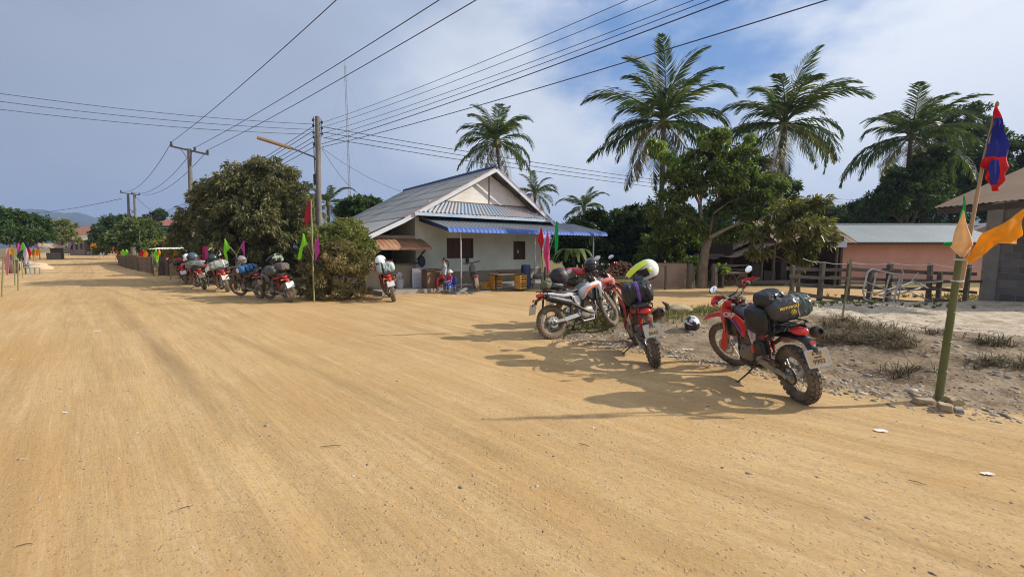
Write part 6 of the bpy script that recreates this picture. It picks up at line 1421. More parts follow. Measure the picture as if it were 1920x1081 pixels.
# ------------------------------------------------------------------ rail fence, frame, string
FD = lambda px: 13.7 - (px - 1480) / 360 * .9
def fp(px, py=None, dz=0):
    D = FD(px); x = X(px, D); return Vector((x, D, gz(x, D) + dz if py is None else zi(py, D)))
t = empty('rail_fence', fp(1480), 0, 'weathered grey timber rail fence in front of the pink wall', 'fence'); o = t.location.copy()
for px, py, w in ((1487, 497, .12), (1541, 491, .17), (1592, 491, .13), (1634, 506, .15), (1669, 492, .18), (1745, 494, .13), (1764, 510, .11), (1816, 496, .13)):
    a = fp(px) - o; c = fp(px, py) - o; b = MB(); b.box((a + c) / 2 + Vector((0, 0, -.05)), (w * .78, .11, (c - a).z + .1), (0, .03 * math.sin(px), .2), .012); b.build('post', M_timp, t)
for i, (p0, y0, p1, y1, h) in enumerate(((1478, 503, 1600, 506, .11), (1590, 504, 1700, 509, .10), (1660, 506, 1838, 514, .11), (1478, 517, 1595, 521, .10), (1560, 520, 1745, 526, .10), (1670, 524, 1840, 527, .09), (1478, 533, 1640, 540, .11), (1620, 538, 1760, 541, .10), (1740, 538, 1842, 549, .10), (1478, 547, 1600, 563, .11), (1585, 556, 1765, 570, .12), (1735, 560, 1845, 568, .12))):
    b = MB(); a = fp(p0, y0) - o; c = fp(p1, y1) - o; s_ = -.09 if i % 2 else .09; m_ = a.lerp(c, .5) + Vector((0, 0, -.02)); b.beam(a + Vector((0, s_, 0)), m_ + Vector((0, s_, 0)), .04, h * 1.05); b.beam(m_ + Vector((0, s_, .0)), c + Vector((0, s_, 0)), .04, h * .9); b.build('rail', M_timber, t)
b = MB(); g0, g1 = G(1338, 536), G(1480, 534); b.beam(g0 + Vector((0, 0, .14)), g1 + Vector((0, 0, .14)), .15, .18); q = b.build('timber_beam', M_timber); tag(q, 'long squared timber lying along the yard between the cart and the rail fence', 'timber beam')
M_tub = mat('tube_pale', (.66, .63, .58), .5, .1, (.32, .27, .22), 8, .5)
FFD = 12.35
def ff(px, py, d=0): return P(px, py, FFD + d)
t = empty('metal_frame', ff(1665, 560), 0, 'pale bent tubular metal frame thrown against the rail fence', 'metal frame'); o = t.location.copy()
b = MB(); b.tube([ff(*p) - o for p in ((1632, 505), (1627, 510), (1618, 545), (1621, 560), (1634, 565), (1668, 574), (1675, 566), (1687, 522), (1682, 515), (1636, 504), (1630, 507))], .024, 8); b.build('outer_tube', M_tub, t, 40)
for i, pth in enumerate((((1644, 510), (1632, 560)), ((1668, 515), (1655, 568)), ((1622, 528), (1680, 548)), ((1620, 545), (1677, 560)))): b = MB(); b.tube([ff(*p) - o for p in pth], .019, 6); b.build('cross_tube', M_tub, t, 40)
for pth in (((1672, 530, 0), (1710, 548, .3), (1752, 568, .5)), ((1640, 550, .1), (1700, 532, .3), (1768, 527, .2)), ((1722, 512, .2), (1710, 525, .2), (1740, 540, .4)), ((1690, 502, 0), (1694, 512, .05), (1684, 560, .1), (1680, 572, .1)), ((1650, 555, .1), (1712, 527, .3)), ((1668, 556, .1), (1725, 540, .4))): b = MB(); b.tube([ff(*p) - o for p in pth], .021, 6); b.build('bent_tube', M_tub, t, 40)
b = MB(); pts_ = []
for (p0, y0), (p1, y1) in (((1500, 484), (1541, 491)), ((1541, 491), (1592, 492)), ((1592, 492), (1669, 493)), ((1669, 493), (1745, 495)), ((1745, 495), (1816, 500)), ((1816, 500), (1858, 500))):
    A = fp(p0, y0) + Vector((0, -.1, 0)); B = fp(p1, y1) + Vector((0, -.1, 0)); pts_ += [A.lerp(B, k / 6) - Vector((0, 0, .05 * 4 * (k / 6) * (1 - k / 6))) for k in range(6)]
b.tube(pts_, .009, 5); tag(b.build('string_line', mat('string_white', (.6, .6, .6), .8), None, 60), 'white cord strung along the tops of the rail fence posts', 'cord')
g = G(1578, 606, .15); t = empty('bamboo_stick', (g.x, g.y, gz(g.x, g.y)), 0, 'thin bare stick planted in the sand in front of the rail fence', 'stick'); b = MB(); tp = P(1596, 486, g.y + .05) - t.location; b.tube([(0, 0, -.1), tp * .5 + Vector((.01, 0, 0)), tp], .018, 7); b.build('stick', M_bamg, t, 50)

# ------------------------------------------------------------------ flags
CL = dict(red=clothmat('cloth_red', (.72, .02, .03)), crimson=clothmat('cloth_crimson', (.55, .02, .06)), pink=clothmat('cloth_pink', (.80, .10, .30)), magenta=clothmat('cloth_magenta', (.62, .09, .40)), green=clothmat('cloth_green', (.01, .48, .12)), dgreen=clothmat('cloth_dark_green', (.01, .16, .06)),
          lime=clothmat('cloth_lime', (.32, .80, .03)), yellow=clothmat('cloth_yellow', (.85, .50, .03)), orange=clothmat('cloth_orange', (1.0, .50, .015), .55), tan=clothmat('cloth_tan', (.95, .66, .33)), pale=clothmat('cloth_pale_pink', (.75, .42, .38)), white=clothmat('cloth_white', (.72, .66, .70)), lilac=clothmat('cloth_lilac', (.55, .38, .60)), blue=clothmat('cloth_blue', (.035, .05, .36)), lred=clothmat('cloth_flag_red', (.78, .03, .035)))
def cloth(name, rows, D, m, parent, amp=.02, freq=3, seed=1, dd=0.0, lab=None, mats=None, rowmat=None, nsub=6):
    """rows: list of (xl, xr, y) pixels from top to bottom at distance D; built as a thin waved sheet"""
    o = parent.matrix_basis.translation if parent else Vector((0, 0, 0)); vs = []; fs = []; mi = []; nc = 9; rr = []
    for a, c in zip(rows[:-1], rows[1:]):
        for k in range(nsub): q = k / nsub; rr.append([a[i] + (c[i] - a[i]) * q for i in range(len(a))])
    rr.append(list(rows[-1])); n = len(rr); th = .0018
    for side in (0, 1):
        for j, r_ in enumerate(rr):
            xl, xr, yl = r_[0], r_[1], r_[2]; yr = r_[3] if len(r_) > 3 else yl
            for i in range(nc):
                t_ = i / (nc - 1); p = P(xl + (xr - xl) * t_, yl + (yr - yl) * t_, D + dd * t_); w = abs(xr - xl) / F * D
                p.y += amp * math.sin(freq * 2 * PI * t_ + seed + j * .12) * min(1, w / .12) + amp * .6 * math.sin(j * .5 + seed * 2 + t_ * 2) + side * th
                vs.append(p - o)
    B = n * nc
    for j in range(n - 1):
        for i in range(nc - 1):
            a = j * nc + i; fs.append((a, a + 1, a + nc + 1, a + nc)); fs.append((B + a, B + a + nc, B + a + nc + 1, B + a + 1)); m_ = rowmat[j // nsub] if rowmat else 0; mi += [m_, m_]
    for j in range(n - 1):
        for i in (0, nc - 1): a = j * nc + i; fs.append((a, a + nc, B + a + nc, B + a)); mi.append(rowmat[j // nsub] if rowmat else 0)
    b = MB(); b._add(vs, fs); b.m = mi; o_ = b.build(name, mats or m, parent, 80)
    if lab: o_['label'] = lab
    return o_
def fpole(bx, by, tx, ty, label, r=.022, mname=None, group='bamboo flag poles along the road', D=None, z=0, name='flag_pole', sticks=()):
    g = G(bx, by, z) if D is None else Vector((X(bx, D), D, z)); g.z = gz(g.x, g.y); t = empty(name, g, 0, label, 'flag pole', group); tp = P(tx, ty, g.y) - g
    b = MB(); n = 6; b.tube([Vector((0, 0, -.1))] + [tp * (i / n) for i in range(1, n + 1)], [r] * n + [r * .7], 7); [b.lathe([(r, -.01), (r * 1.25, 0), (r, .01)], tp * (i / n), tp, 7) for i in range(1, n)]; b.build('pole', mname or M_bamg, t, 50)
    for (x0, y0, x1, y1) in sticks: b = MB(); b.tube([P(x0, y0, g.y - .02) - g, P(x1, y1, g.y - .03) - g], r * .4, 6); b.build('stick', M_bamg, t, 50)
    return t, g.y
M_bamn = mat('bamboo_near', (.075, .10, .022), .5, 0, (.17, .16, .055), 3.5, .5, .3, 20, stretch=(2, 2, .5)); M_bams = mat('bamboo_stick_tan', (.48, .33, .16), .55, 0, (.36, .24, .11), 5, .5, stretch=(1, 1, .3))
# near pole at the right
g = G(1759, 752, .02); g.z = gz(g.x, g.y); BD = g.y
t = empty('flag_pole', g, 0, 'thick green bamboo post wedged with stones before the sandy patch', 'flag pole'); tp = P(1801, 472, BD - .05) - g
b = MB(); n = 5; pr = [.037, .036, .034, .033, .031, .030]; b.tube([Vector((0, 0, -.1))] + [tp * (i / n) for i in range(1, n + 1)], pr, 14)
nb_ = MB()
for i in range(1, n): nb_.lathe([(pr[i] * .9, -.012), (pr[i] * 1.17, -.005), (pr[i] * 1.17, .005), (pr[i] * .9, .012)], tp * (i / n), tp, 14)
b.lathe([(.029, 0), (.020, .004), (.001, -.03)], tp, tp, 14); b.add(nb_); b.build('bamboo_post', M_bamn, t, 40)
b = MB(); b.tube([tp * .02 + Vector((.042, .02, 0)), tp * .97 + Vector((.038, .02, 0))], [.015, .013], 8); b.build('split_bamboo', M_bams, t, 40)
for q in (.81, .95): b = MB(); b.lathe([(.052, -.010), (.056, 0), (.052, .010)], tp * q + Vector((.02, .01, 0)), tp, 14, close=True); b.build('binding', mat('string_white', (.6, .6, .6), .8), t)
cloth('tan_pennant', [(1805, 1807, 394, 394), (1795, 1815, 425, 428), (1784, 1825, 456, 458), (1780, 1823, 463, 467), (1799, 1808, 481, 482)], BD - .08, CL['tan'], t, .012, 1.5, 2)['label'] = 'pale tan pennant hanging in front of the post top'
cloth('green_pennant', [(1807, 1808, 367, 367), (1805, 1811, 385, 386), (1801, 1811, 400, 402), (1797, 1811, 412, 416)], BD, CL['green'], t, .008, 1, 4)['label'] = 'narrow green pennant tip behind the tan one'
cloth('green_pennant', [(1767, 1789, 454, 453), (1767, 1789, 459, 462)], BD + .1, CL['green'], t, .01, 1, 5)['label'] = 'small green scrap sticking out left of the tan pennant'
cloth('orange_pennant', [(1814, 1818, 487, 494), (1828, 1853, 464, 473), (1846, 1868, 438, 456), (1880, 1903, 418, 457), (1926, 1914, 388, 442)], BD - .15, CL['orange'], t, .022, 1.2, 1, lab='large orange cloth blowing out to the right')
t = empty('national_flag', P(1806, 505, BD), 0, 'red and blue flag hanging limp from a tall tan staff tied to the bamboo post', 'flag'); o = t.location
b = MB(); b.tube([P(1801, 540, BD + .03) - o, P(1822, 420, BD + .02) - o, P(1845, 297, BD) - o, P(1869, 198, BD - .02) - o], [.021, .018, .014, .009], 8); b.ball(P(1870, 195, BD - .02) - o, (.016, .016, .03), 8, 6); b.build('staff', M_bams, t, 50)
rows = [(1867, 1872, 196), (1862, 1875, 222), (1856, 1881, 245), (1850, 1886, 270), (1843, 1889, 294), (1841, 1891, 312), (1853, 1892, 320), (1855, 1889, 335), (1858, 1878, 348), (1863, 1872, 358)]
cloth('cloth', rows, BD - .04, None, t, .022, 2, 3, mats=[CL['lred'], CL['blue']], rowmat=[0, 1, 1, 1, 0, 0, 0, 0, 0])
cloth('cloth_fold', [(1858, 1875, 299), (1855, 1873, 318), (1857, 1872, 336), (1861, 1868, 346)], BD - .085, CL['blue'], t, .012, 1.5, 6)
# stones round the foot of the post
for i, (px, py, s_, lb) in enumerate(((1733, 757, (.13, .07, .055), 'flat tan stone left of the bamboo post foot'), (1770, 768, (.10, .07, .06), 'rounded tan stone in front of the bamboo post foot'), (1765, 753, (.09, .06, .05), 'pale stone wedged against the bamboo post foot'), (1790, 760, (.07, .06, .06), 'brown stone right of the bamboo post foot'), (1798, 772, (.055, .05, .035), 'small grey stone right of the post stones'))):
    g = G(px, py, .02); g.z = gz(g.x, g.y) + s_[2] * .5; b = MB(); b.ball((0, 0, 0), s_, 10, 6, lambda p: Vector((max(-.8, min(.75, p.x * 1.15)), max(-.8, min(.7, p.y * 1.2)), max(-.8, min(.62, p.z)))) * (1 + .38 * mnoise.noise(p * 1.7 + Vector((i * 3.1, 0, 0))))); q = b.build('stone', st_mats[1 if i < 4 else 0], None, 25); q.location = g; q.rotation_euler = (0, .1, i); tag(q, lb, 'stone', 'stones at the foot of the bamboo post')
# trio of flags behind the silver bike
t, D = fpole(1015, 622, 1022, 500, 'dark stick pole with a bunch of red, pink and green pennants behind the silver bike', .022, M_steel, None, sticks=((1022, 560, 1013, 440), (1024, 545, 1026, 450), (1030, 470, 1043, 430)))
b = MB(); b.tube([P(1024, 600, D) - t.location, P(1030, 470, D) - t.location, P(1043, 430, D) - t.location], .010, 6); b.build('stick', M_bams, t, 50)
cloth('red_pennant', [(1014, 1016, 427), (1009, 1019, 445), (1008, 1020, 452), (1013, 1017, 463), (1015, 1016, 480)], D - .05, CL['red'], t, .015, 1.5, 1); cloth('pink_pennant', [(1026, 1027, 430), (1023, 1030, 450), (1019, 1030, 470), (1019, 1030, 480), (1023, 1030, 495), (1026, 1031, 512)], D - .06, CL['pink'], t, .015, 1.5, 2); cloth('green_pennant', [(1043, 1045, 414), (1041, 1047, 425), (1040, 1047, 450), (1040, 1046, 464), (1041, 1042, 474)], D - .03, CL['green'], t, .012, 1, 3)
# pole beside the bush
t, D = fpole(589, 567, 583, 375, 'tall thin bamboo pole in front of the bush with red, lime and magenta pennants', .026, None, None, sticks=((586, 482, 572, 444), (588, 478, 592, 446)))
cloth('red_pennant', [(579, 580, 373), (574, 583, 390), (570, 583, 408), (572, 576, 424)], D, CL['crimson'], t, .015, 1.5, 1); cloth('lime_pennant', [(568, 570, 438), (564, 577, 458), (562, 568, 464), (558, 565, 486)], D - .05, CL['lime'], t, .012, 1, 2); cloth('magenta_pennant', [(595, 597, 444), (589, 599, 460), (591, 599, 474), (590, 592, 490)], D - .05, CL['magenta'], t, .012, 1, 3)
t, D = fpole(443, 551, 443, 476, 'forked pole behind the row of bikes with one lime and one magenta pennant', .03, None, None, sticks=((443, 478, 432, 463), (443, 478, 455, 455)))
cloth('lime_pennant', [(421, 422, 447), (419, 432, 465), (419, 425, 472), (424, 428, 488)], D - .05, CL['lime'], t, .012, 1, 2); cloth('magenta_pennant', [(457, 458, 451), (451, 459, 463), (456, 459, 472), (456, 459, 482)], D - .05, CL['magenta'], t, .012, 1, 3)
t, D = fpole(391, 537, 388, 470, 'dark thin pole between the parked bikes with a red and a pink pennant', .03, M_steel, None)
cloth('red_pennant', [(379, 384, 462), (379, 384, 487)], D, CL['crimson'], t, .01, 1, 1); cloth('pink_pennant', [(386, 387, 462), (384, 391, 475), (384, 387, 487)], D - .1, CL['magenta'], t, .012, 1, 3); cloth('green_pennant', [(363, 364, 465), (360, 366, 474), (362, 365, 480)], D + .2, CL['dgreen'], t, .012, 1, 3)
# roadside rows
def mini(t, D, px, py, w, h, c, k, dx=0):
    w *= 1.35; h *= 1.2; sk = w * .25 * math.sin(k * 2.3)
    cloth(c + '_pennant' if c not in ('dgreen',) else 'green_pennant', [(px + dx, px + dx + w * .15, py), (px + dx - w * .4, px + dx + w * .45, py + h * .38), (px + dx - w * .3 + sk, px + dx + w * .3 + sk, py + h * .65), (px + dx - w * .05 + sk, px + dx + w * .1 + sk, py + h)], D - .05, CL[c], t, .03, 1, k, nsub=3)
left = [((3, 556), (7, 474), 'nearest pole at the left edge, with a long pale pink cloth', [(12, 465, 12, 42, 'pale')]), ((28, 535), (27, 483), 'pole at the left edge whose side stick carries a yellow pennant', [(18, 464, 16, 12, 'yellow')]), ((34, 545), (34, 480), 'green pole at the left with magenta and dark green pennants', [(34, 456, 7, 18, 'magenta'), (40, 468, 10, 14, 'dgreen')]), ((43, 521), (40, 487), 'leaning pole at the left with lime and white pennants', [(43, 455, 8, 17, 'lime'), (46, 463, 10, 26, 'white')]),
        ((49, 512), (47, 468), 'pole behind the garden chair with blue and red pennants', [(50, 454, 8, 14, 'blue'), (54, 466, 8, 12, 'red')]), ((63, 500), (62, 474), 'left pole of the pair with yellow pennants by the garden chair', [(62, 466, 8, 15, 'yellow')]), ((68, 498), (67, 470), 'right pole of the pair with orange pennants by the garden chair', [(72, 464, 9, 14, 'orange'), (67, 457, 10, 8, 'lilac')]), ((78, 481), (78, 460), 'short far pole with a small yellow pennant before the hut', [(75, 455, 5, 8, 'yellow'), (82, 456, 5, 6, 'lilac')])]
right = [((320, 525), (320, 474), 'pole with red and orange pennants nearest to the bikes on the fence side', [(313, 473, 8, 13, 'red'), (328, 469, 10, 18, 'orange')]), ((296.5, 518.5), (296, 490), 'pole with lime and orange pennants in front of the bamboo fence', [(291, 467, 9, 21, 'lime'), (298, 468, 6, 14, 'orange')]), ((275, 509), (274, 481), 'pole with an orange pennant right of the fence gap', [(274, 470, 8, 14, 'orange')]), ((259, 505), (258, 474), 'pole with a red pennant by the thick pale post', [(267, 468, 9, 12, 'red')]), ((255, 503), (254, 473), 'pole with orange and white pennants at the fence gap', [(251, 466, 8, 12, 'orange'), (253, 474, 4, 9, 'white')]),
         ((233, 501), (231, 479), 'pole with two lime pennants left of the fence gap', [(229, 467, 8, 14, 'lime'), (236, 467, 8, 12, 'lime')]), ((226, 497), (225, 478), 'pole with a red pennant beside the lime pennants', [(223, 470, 8, 14, 'red')]), ((217, 492), (216, 474), 'pole with small yellow and green pennants farther up the road', [(220, 464, 6, 10, 'yellow'), (224, 466, 5, 9, 'green')]), ((213, 485), (212, 466), 'pole with an orange pennant farther up the road', [(209, 458, 10, 12, 'orange')])]
far = [(122, 478, 452, 'lime', 'white', 'lime'), (131, 478, 452, 'lilac', None, 'lilac'), (140, 477, 453, 'lime', 'dgreen', 'lime and dark green'), (148, 477, 454, 'lilac', None, 'second lilac'), (156, 476, 457, 'lime', 'white', 'pale lime'), (161, 475, 456, 'pink', None, 'pink'), (172, 475, 455, 'yellow', 'orange', 'yellow and orange'), (178, 476, 456, 'orange', None, 'single orange'), (188, 477, 458, 'pink', 'red', 'pink and red'), (196, 478, 462, 'white', 'blue', 'white and blue'), (204, 481, 460, 'orange', 'crimson', 'orange and crimson')]
gp = 'bamboo flag poles along the road'
for (bx, by), (tx, ty), lb, fl in left + right:
    t, D = fpole(bx, by, tx, ty, lb, .022, None, gp)
    for k, (px, py, w, h, c) in enumerate(fl): mini(t, D, px, py, w, h, c, k + int(bx))
for px, yb, yt, c1, c2, nm in far:
    D = 40 + (500 - yb) * 1.1 + (10 if px < 170 else 0); t, D = fpole(px, yb, px, yt + 4, 'far pole with %s pennant near the end of the road' % nm, .03, None, gp, D=D)
    mini(t, D, px, yt, 6, 12, c1, px)
    if c2: mini(t, D, px + 4, yt + 1, 5, 8, c2, px + 1)

# ------------------------------------------------------------------ dirt bikes
def ang(d): return math.radians(d)
def bike_at(rpx, rpy, deg, **kw):
    g = G(rpx, rpy, 0); h = ang(deg); c = g + Vector((math.cos(h), math.sin(h), 0)) * .725
    zr = gz(g.x, g.y); e_ = g + Vector((math.cos(h), math.sin(h), 0)) * 1.45; zf = gz(e_.x, e_.y); c.z = max(zr, (zr + zf) / 2) - .012; r_ = bike(c, h, **kw)
    r_.rotation_euler = Euler((r_.rotation_euler.x, -math.atan2(zf - zr, 1.45), h)); return r_
B3 = bike_at(1503, 752, 90, label='clean red dirt bike at the right with white lettering on its tank shroud', steer=.42, lean=12, pal=dict(RED_PAL, tail=M_black), ind=False, plate=('6 ขม', 'กรุงเทพ', '9902'), logo=True, plate_mat=M_plateo)
P2 = dict(RED_PAL, main=M_redd, side=M_redd, guard=M_redd, plate=M_plate, rimr=M_rimk, decal=None, muff=M_steel, rfend=M_brn)
B2 = bike_at(1228, 685, 84, label='dusty red dirt bike seen from behind under the white and yellow helmet', steer=.15, lean=12.5, pal=P2, plate=('2กบ', '', '8643'), mirrors=(0, 0), ind=False)
SP_ = dict(main=M_sil, side=M_wht, guard=M_steel, seat=M_seat, rimf=M_rims, rimr=M_rimg, muff=M_black, plate=M_plate, tyre=M_rubd, decal=M_org, tail=M_wht, fork=mat('fork_bronze', (.45, .30, .16), .35, .7, dust=.3), fender=M_gry, frame=M_alu, spring=M_steel)
B1 = bike_at(1040, 634, 29, label='silver and orange dirt bike seen from its right side', steer=.50, lean=11, pal=SP_, plate=('1กน', '5271')[:0] or None)
B4 = bike_at(1070, 613, 24, label='red dirt bike mostly hidden behind the silver one, with red luggage', steer=.45, lean=11, pal=dict(P2, tyre=M_rubd, side=M_wht), mirrors=(0, 1))
PL = dict(P2, tyre=M_rubd, rimf=M_rims, rimr=M_rimg, rfend=M_redd, side=M_redd, plate=M_platew)
gL = 'dirt bikes parked in a row on the left under the mango tree'
BE = bike_at(543, 566, 142, label='dusty dark dirt bike nearest in the left row, with a grey bag', steer=.35, pal=dict(PL, main=M_gry, side=M_gry, fender=M_gry, tail=M_redd, muff=M_steel, guard=M_black), group=gL, mirrors=(0, 0))
BD_ = bike_at(489, 559, 146, label='muddy dirt bike with a blue roll bag, second in the left row', steer=.45, pal=dict(PL, main=M_brn, side=M_brn, guard=M_brn, fender=M_brn, tail=M_brn, rfend=M_brn, spring=M_steel, plate=M_plateo), group=gL, mirrors=(1, 0))
BC = bike_at(428, 547, 133, label='red dirt bike with a patterned pack, third in the left row', steer=.4, pal=PL, group=gL, mirrors=(1, 1))
BB = bike_at(384, 542, 136, label='dark red dirt bike with a black and grey pack, fourth in the left row', steer=.4, pal=dict(PL, tyre=M_rub, plate=M_plateo), group=gL, mirrors=(0, 0))
BA = bike_at(351, 533, 130, label='farthest red dirt bike in the left row, with a red and black pack', steer=.3, pal=PL, group=gL, mirrors=(1, 0))
BF = bike_at(739, 565, 112, label='red dirt bike standing alone between the bush and the house, with a pale green bag', steer=.42, pal=dict(PL, main=M_red, muff=M_alu, side=M_wht, rimf=M_rims, tyre=M_rubd), group='dirt bikes parked along the road', mirrors=(1, 0))
b = MB(); b.box((-.40, .165, .60), (.20, .10, .17), (0, .12, 0), .025); b.box((-.40, .218, .62), (.15, .012, .08), (0, .12, 0), .005); b.tube([(-.52, .15, .50), (-.55, .17, .72), (-.70, .16, .84), (-.84, .12, .90)], .012, 6); b.build('side_bag', M_black, B3)
# luggage and helmets
M_bagk = mat('bag_black', (.012, .012, .013), .38, 0, (.028, .028, .027), 4, .5, .5, 9, spec=.5); M_bagg = mat('bag_grey', (.075, .075, .072), .4, 0, (.045, .045, .043), 5, .5, .5, 9); M_strapg = mat('strap_green', (.05, .15, .11), .7); M_strapb = mat('strap_blue', (.10, .20, .30), .7); M_bagred = mat('bag_red', (.50, .03, .03), .5, 0, (.35, .03, .04), 5, .5, .5, 9)
M_bagpale = mat('bag_pale_green', (.28, .36, .34), .5, 0, (.38, .45, .43), 5, .5, .5, 9); M_bagblue = mat('bag_blue', (.03, .17, .42), .5, 0, (.02, .09, .25), 5, .5, .5, 9); M_purp = mat('strap_purple', (.20, .10, .40), .6); M_yel = mat('print_yellow', (.75, .50, .03), .5); M_camo = mat('bag_patterned', (.42, .42, .38), .7, 0, (.12, .16, .14), 9, .5, .4, 9); M_olive = mat('bag_olive', (.16, .16, .09), .7, 0, (.09, .09, .06), 8, .5, .5, 9)
def on(B, p, rz=0): q = on_bike(B, p); return q, B.rotation_euler.z + rz
q, a = on(B3, (-.62, -.07, .95)); dz = bag(q, a + .12, (.50, .27, .26), M_bagg, 'large grey duffel with yellow print strapped across the tail of the right red bike', 3, straps=((-.40, M_strapg, .016), (-.62, M_strapg, .012), (-.1, mat('strap_grey', (.3, .3, .28), .7), .016)), lean=B3.rotation_euler.x)
me = text_mesh('bag_lettering', 'MOTOWOLF', .040, M_yel, .0015, .0012); R_ = Matrix(((0, 0, -1, 0), (-1, 0, 0, 0), (0, 1, 0, 0), (0, 0, 0, 1))); me.transform(Matrix.Translation((-.142, .09, .165)) @ Matrix.Rotation(math.radians(14), 4, 'Y') @ R_); link('bag_lettering', me, dz)
b = MB(); b.lathe([(.028, 0), (.034, .002), (.028, .004)], (0, 0, 0), (0, 0, 1), 6, close=True); b.box((0, 0, .002), (.03, .02, .003)); b.box((.01, .012, .002), (.012, .02, .003)); b.xf(Matrix.Translation((-.144, .05, .105)) @ R_); b.build('bag_emblem', M_yel, dz)
q, a = on(B3, (-.46, .14, .80)); bag(q, a + .25, (.32, .36, .33), M_bagk, 'bulging black dry bag on the left flank of the right red bike', 8, sag=.05, straps=((.1, M_strapb, .03),), lean=B3.rotation_euler.x, name='dry_bag')
q, a = on(B3, (-.50, .06, 1.11)); bag(q, a + .5, (.34, .24, .18), M_bagk, 'small black pouch bag on top of the grey duffel', 12, lean=B3.rotation_euler.x, name='pouch_bag', straps=((.2, M_bagk, .05),))
q, a = on(B2, (-.46, .0, .93)); bag(q, a, (.46, .34, .33), M_bagk, 'round black waterproof bag with a purple strap on the rear facing red bike', 15, straps=((.0, M_purp, .028), (.1, M_purp, .012)), lean=B2.rotation_euler.x, sag=.05)
h_o = ang
helmet(P(1214, 506, 6.75), (.05, .50, PI + .22), mat('helmet_white', (.74, .76, .66), .25, coat=.5), 'white and fluorescent yellow helmet with a tilted peak hung on the rear facing red bike', trim=mat('helmet_yellow', (.72, .80, .02), .3, coat=.3), s=1.22, plen=1.35)
b = MB(); q = P(1197, 521, 6.55); b.box((0, 0, 0), (.15, .012, .085), (0, .2, 0), .006); x_ = b.build('phone_mount', M_black); x_.location = q; tag(x_, 'small dark phone screen mounted below the white and yellow helmet', 'phone'); b = MB(); b.box((0, -.008, 0), (.13, .004, .068), (0, .2, 0)); b.build('screen', mat('screen_glass', (.05, .09, .14), .1), x_)
g = G(1297, 622, .1); g.z = gz(g.x, g.y) + .13; helmet(g, (0, .45, -2.0), mat('helmet_black_white', (.02, .02, .02), .3, 0, (.8, .8, .8), 7, .5, det=2.0, sharp=.02), 'black and white helmet lying on the verge in front of the right red bike', trim=M_wht, s=1.12, peak=False)
helmet(P(1108, 498, 9.2), (0, .1, -1.2), mat('helmet_gloss_black', (.02, .022, .025), .15, coat=.8), 'glossy black helmet hung on the handlebar behind the silver bike', s=1.2, peak=False)
q, a = on(B1, (-.55, 0, .93)); bag(q, a, (.36, .34, .16), M_bagk, 'black bundle tied on the tail of the silver bike', 22, lean=B1.rotation_euler.x)
helmet(q + Vector((.10, .0, .27)), (0, -.5, a + 2.8), mat('helmet_matt_black', (.035, .035, .037), .5), 'matt dark grey helmet sitting on the tail of the silver bike', s=1.22, peak=False)
q, a = on(B1, (-.72, -.02, .96)); bag(q, a, (.26, .22, .17), M_olive, 'small camouflage roll at the very back of the silver bike', 24, lean=B1.rotation_euler.x, name='bag_roll')
q, a = on(B4, (-.45, 0, .90)); bag(q, a, (.50, .46, .34), M_olive, 'patterned pack on the hidden red bike', 27, lean=B4.rotation_euler.x)
bag(q + Vector((0, .02, .22)), a + .3, (.55, .40, .16), M_bagred, 'crumpled red rain cover on top of the pack behind the silver bike', 29, name='rain_cover', cat='cover')
q, a = on(BE, (-.30, 0, .90)); bag(q, a, (.55, .52, .34), M_bagg, 'grey bag across the seat of the nearest bike in the left row', 31, straps=((.2, M_black, .04), (-.3, M_bagred, .03)), lean=BE.rotation_euler.x)
q, a = on(BE, (-.55, -.12, 1.02)); bag(q, a + .3, (.34, .34, .26), mat('bag_brown', (.15, .12, .10), .8, 0, (.09, .07, .06), 6, .5, .5, 9), 'brown cloth bundle behind the grey bag on the nearest bike in the left row', 33, name='cloth_bundle')
helmet(P(519, 486, 13.9), (0, .5, PI + .5), mat('helmet_white_lime', (.02, .02, .02), .3, 0, (.7, .78, .5), 6, .5, det=2., sharp=.02), 'white black and lime helmet on the nearest bike in the left row', s=1.35)
q, a = on(BD_, (-.32, 0, .93)); bag(q, a, (.62, .34, .27), M_bagblue, 'bright blue roll bag on the muddy bike', 35, straps=((.35, M_bagk, .05), (-.1, M_bagk, .05), (-.5, M_bagk, .05)), lean=BD_.rotation_euler.x, ends=M_wht)
helmet(P(452, 488, 15.4), (0, .2, PI), mat('helmet_grey', (.24, .22, .21), .4), 'dull grey brown helmet on the handlebar of the muddy bike', s=1.25)
q, a = on(BC, (-.35, 0, .93)); bag(q, a, (.68, .36, .34), M_camo, 'patterned grey and white pack on the third bike in the left row', 37, straps=((.4, M_olive, .04), (-.5, M_wht, .04)), lean=BC.rotation_euler.x, ends=M_wht)
helmet(P(398, 484, 17.6), (0, .2, PI + .4), mat('helmet_dark_teal', (.02, .035, .04), .3), 'dark helmet on the handlebar of the third bike in the left row', s=1.3, peak=False); helmet(P(393, 507, 17.2), (.2, .9, PI - .5), mat('helmet_cream', (.72, .66, .62), .4), 'cream white helmet hanging low between the third and fourth bikes', s=1.3, peak=False)
q, a = on(BB, (-.32, 0, .92)); bag(q, a, (.66, .36, .34), mat('bag_black_grey', (.025, .03, .028), .5, 0, (.35, .36, .33), 4, .35, .5, 9), 'black and grey pack on the fourth bike in the left row', 39, lean=BB.rotation_euler.x)
helmet(P(361, 482, 18.6), (0, .3, PI + .3), mat('helmet_blue_grey', (.06, .09, .12), .3, coat=.3), 'blue grey helmet above the fourth bike in the left row', s=1.5, peak=False); helmet(P(350, 483, 19.0), (0, .3, PI), mat('helmet_plain_white', (.78, .78, .78), .3), 'white helmet behind the blue grey one in the left row', s=1.3)
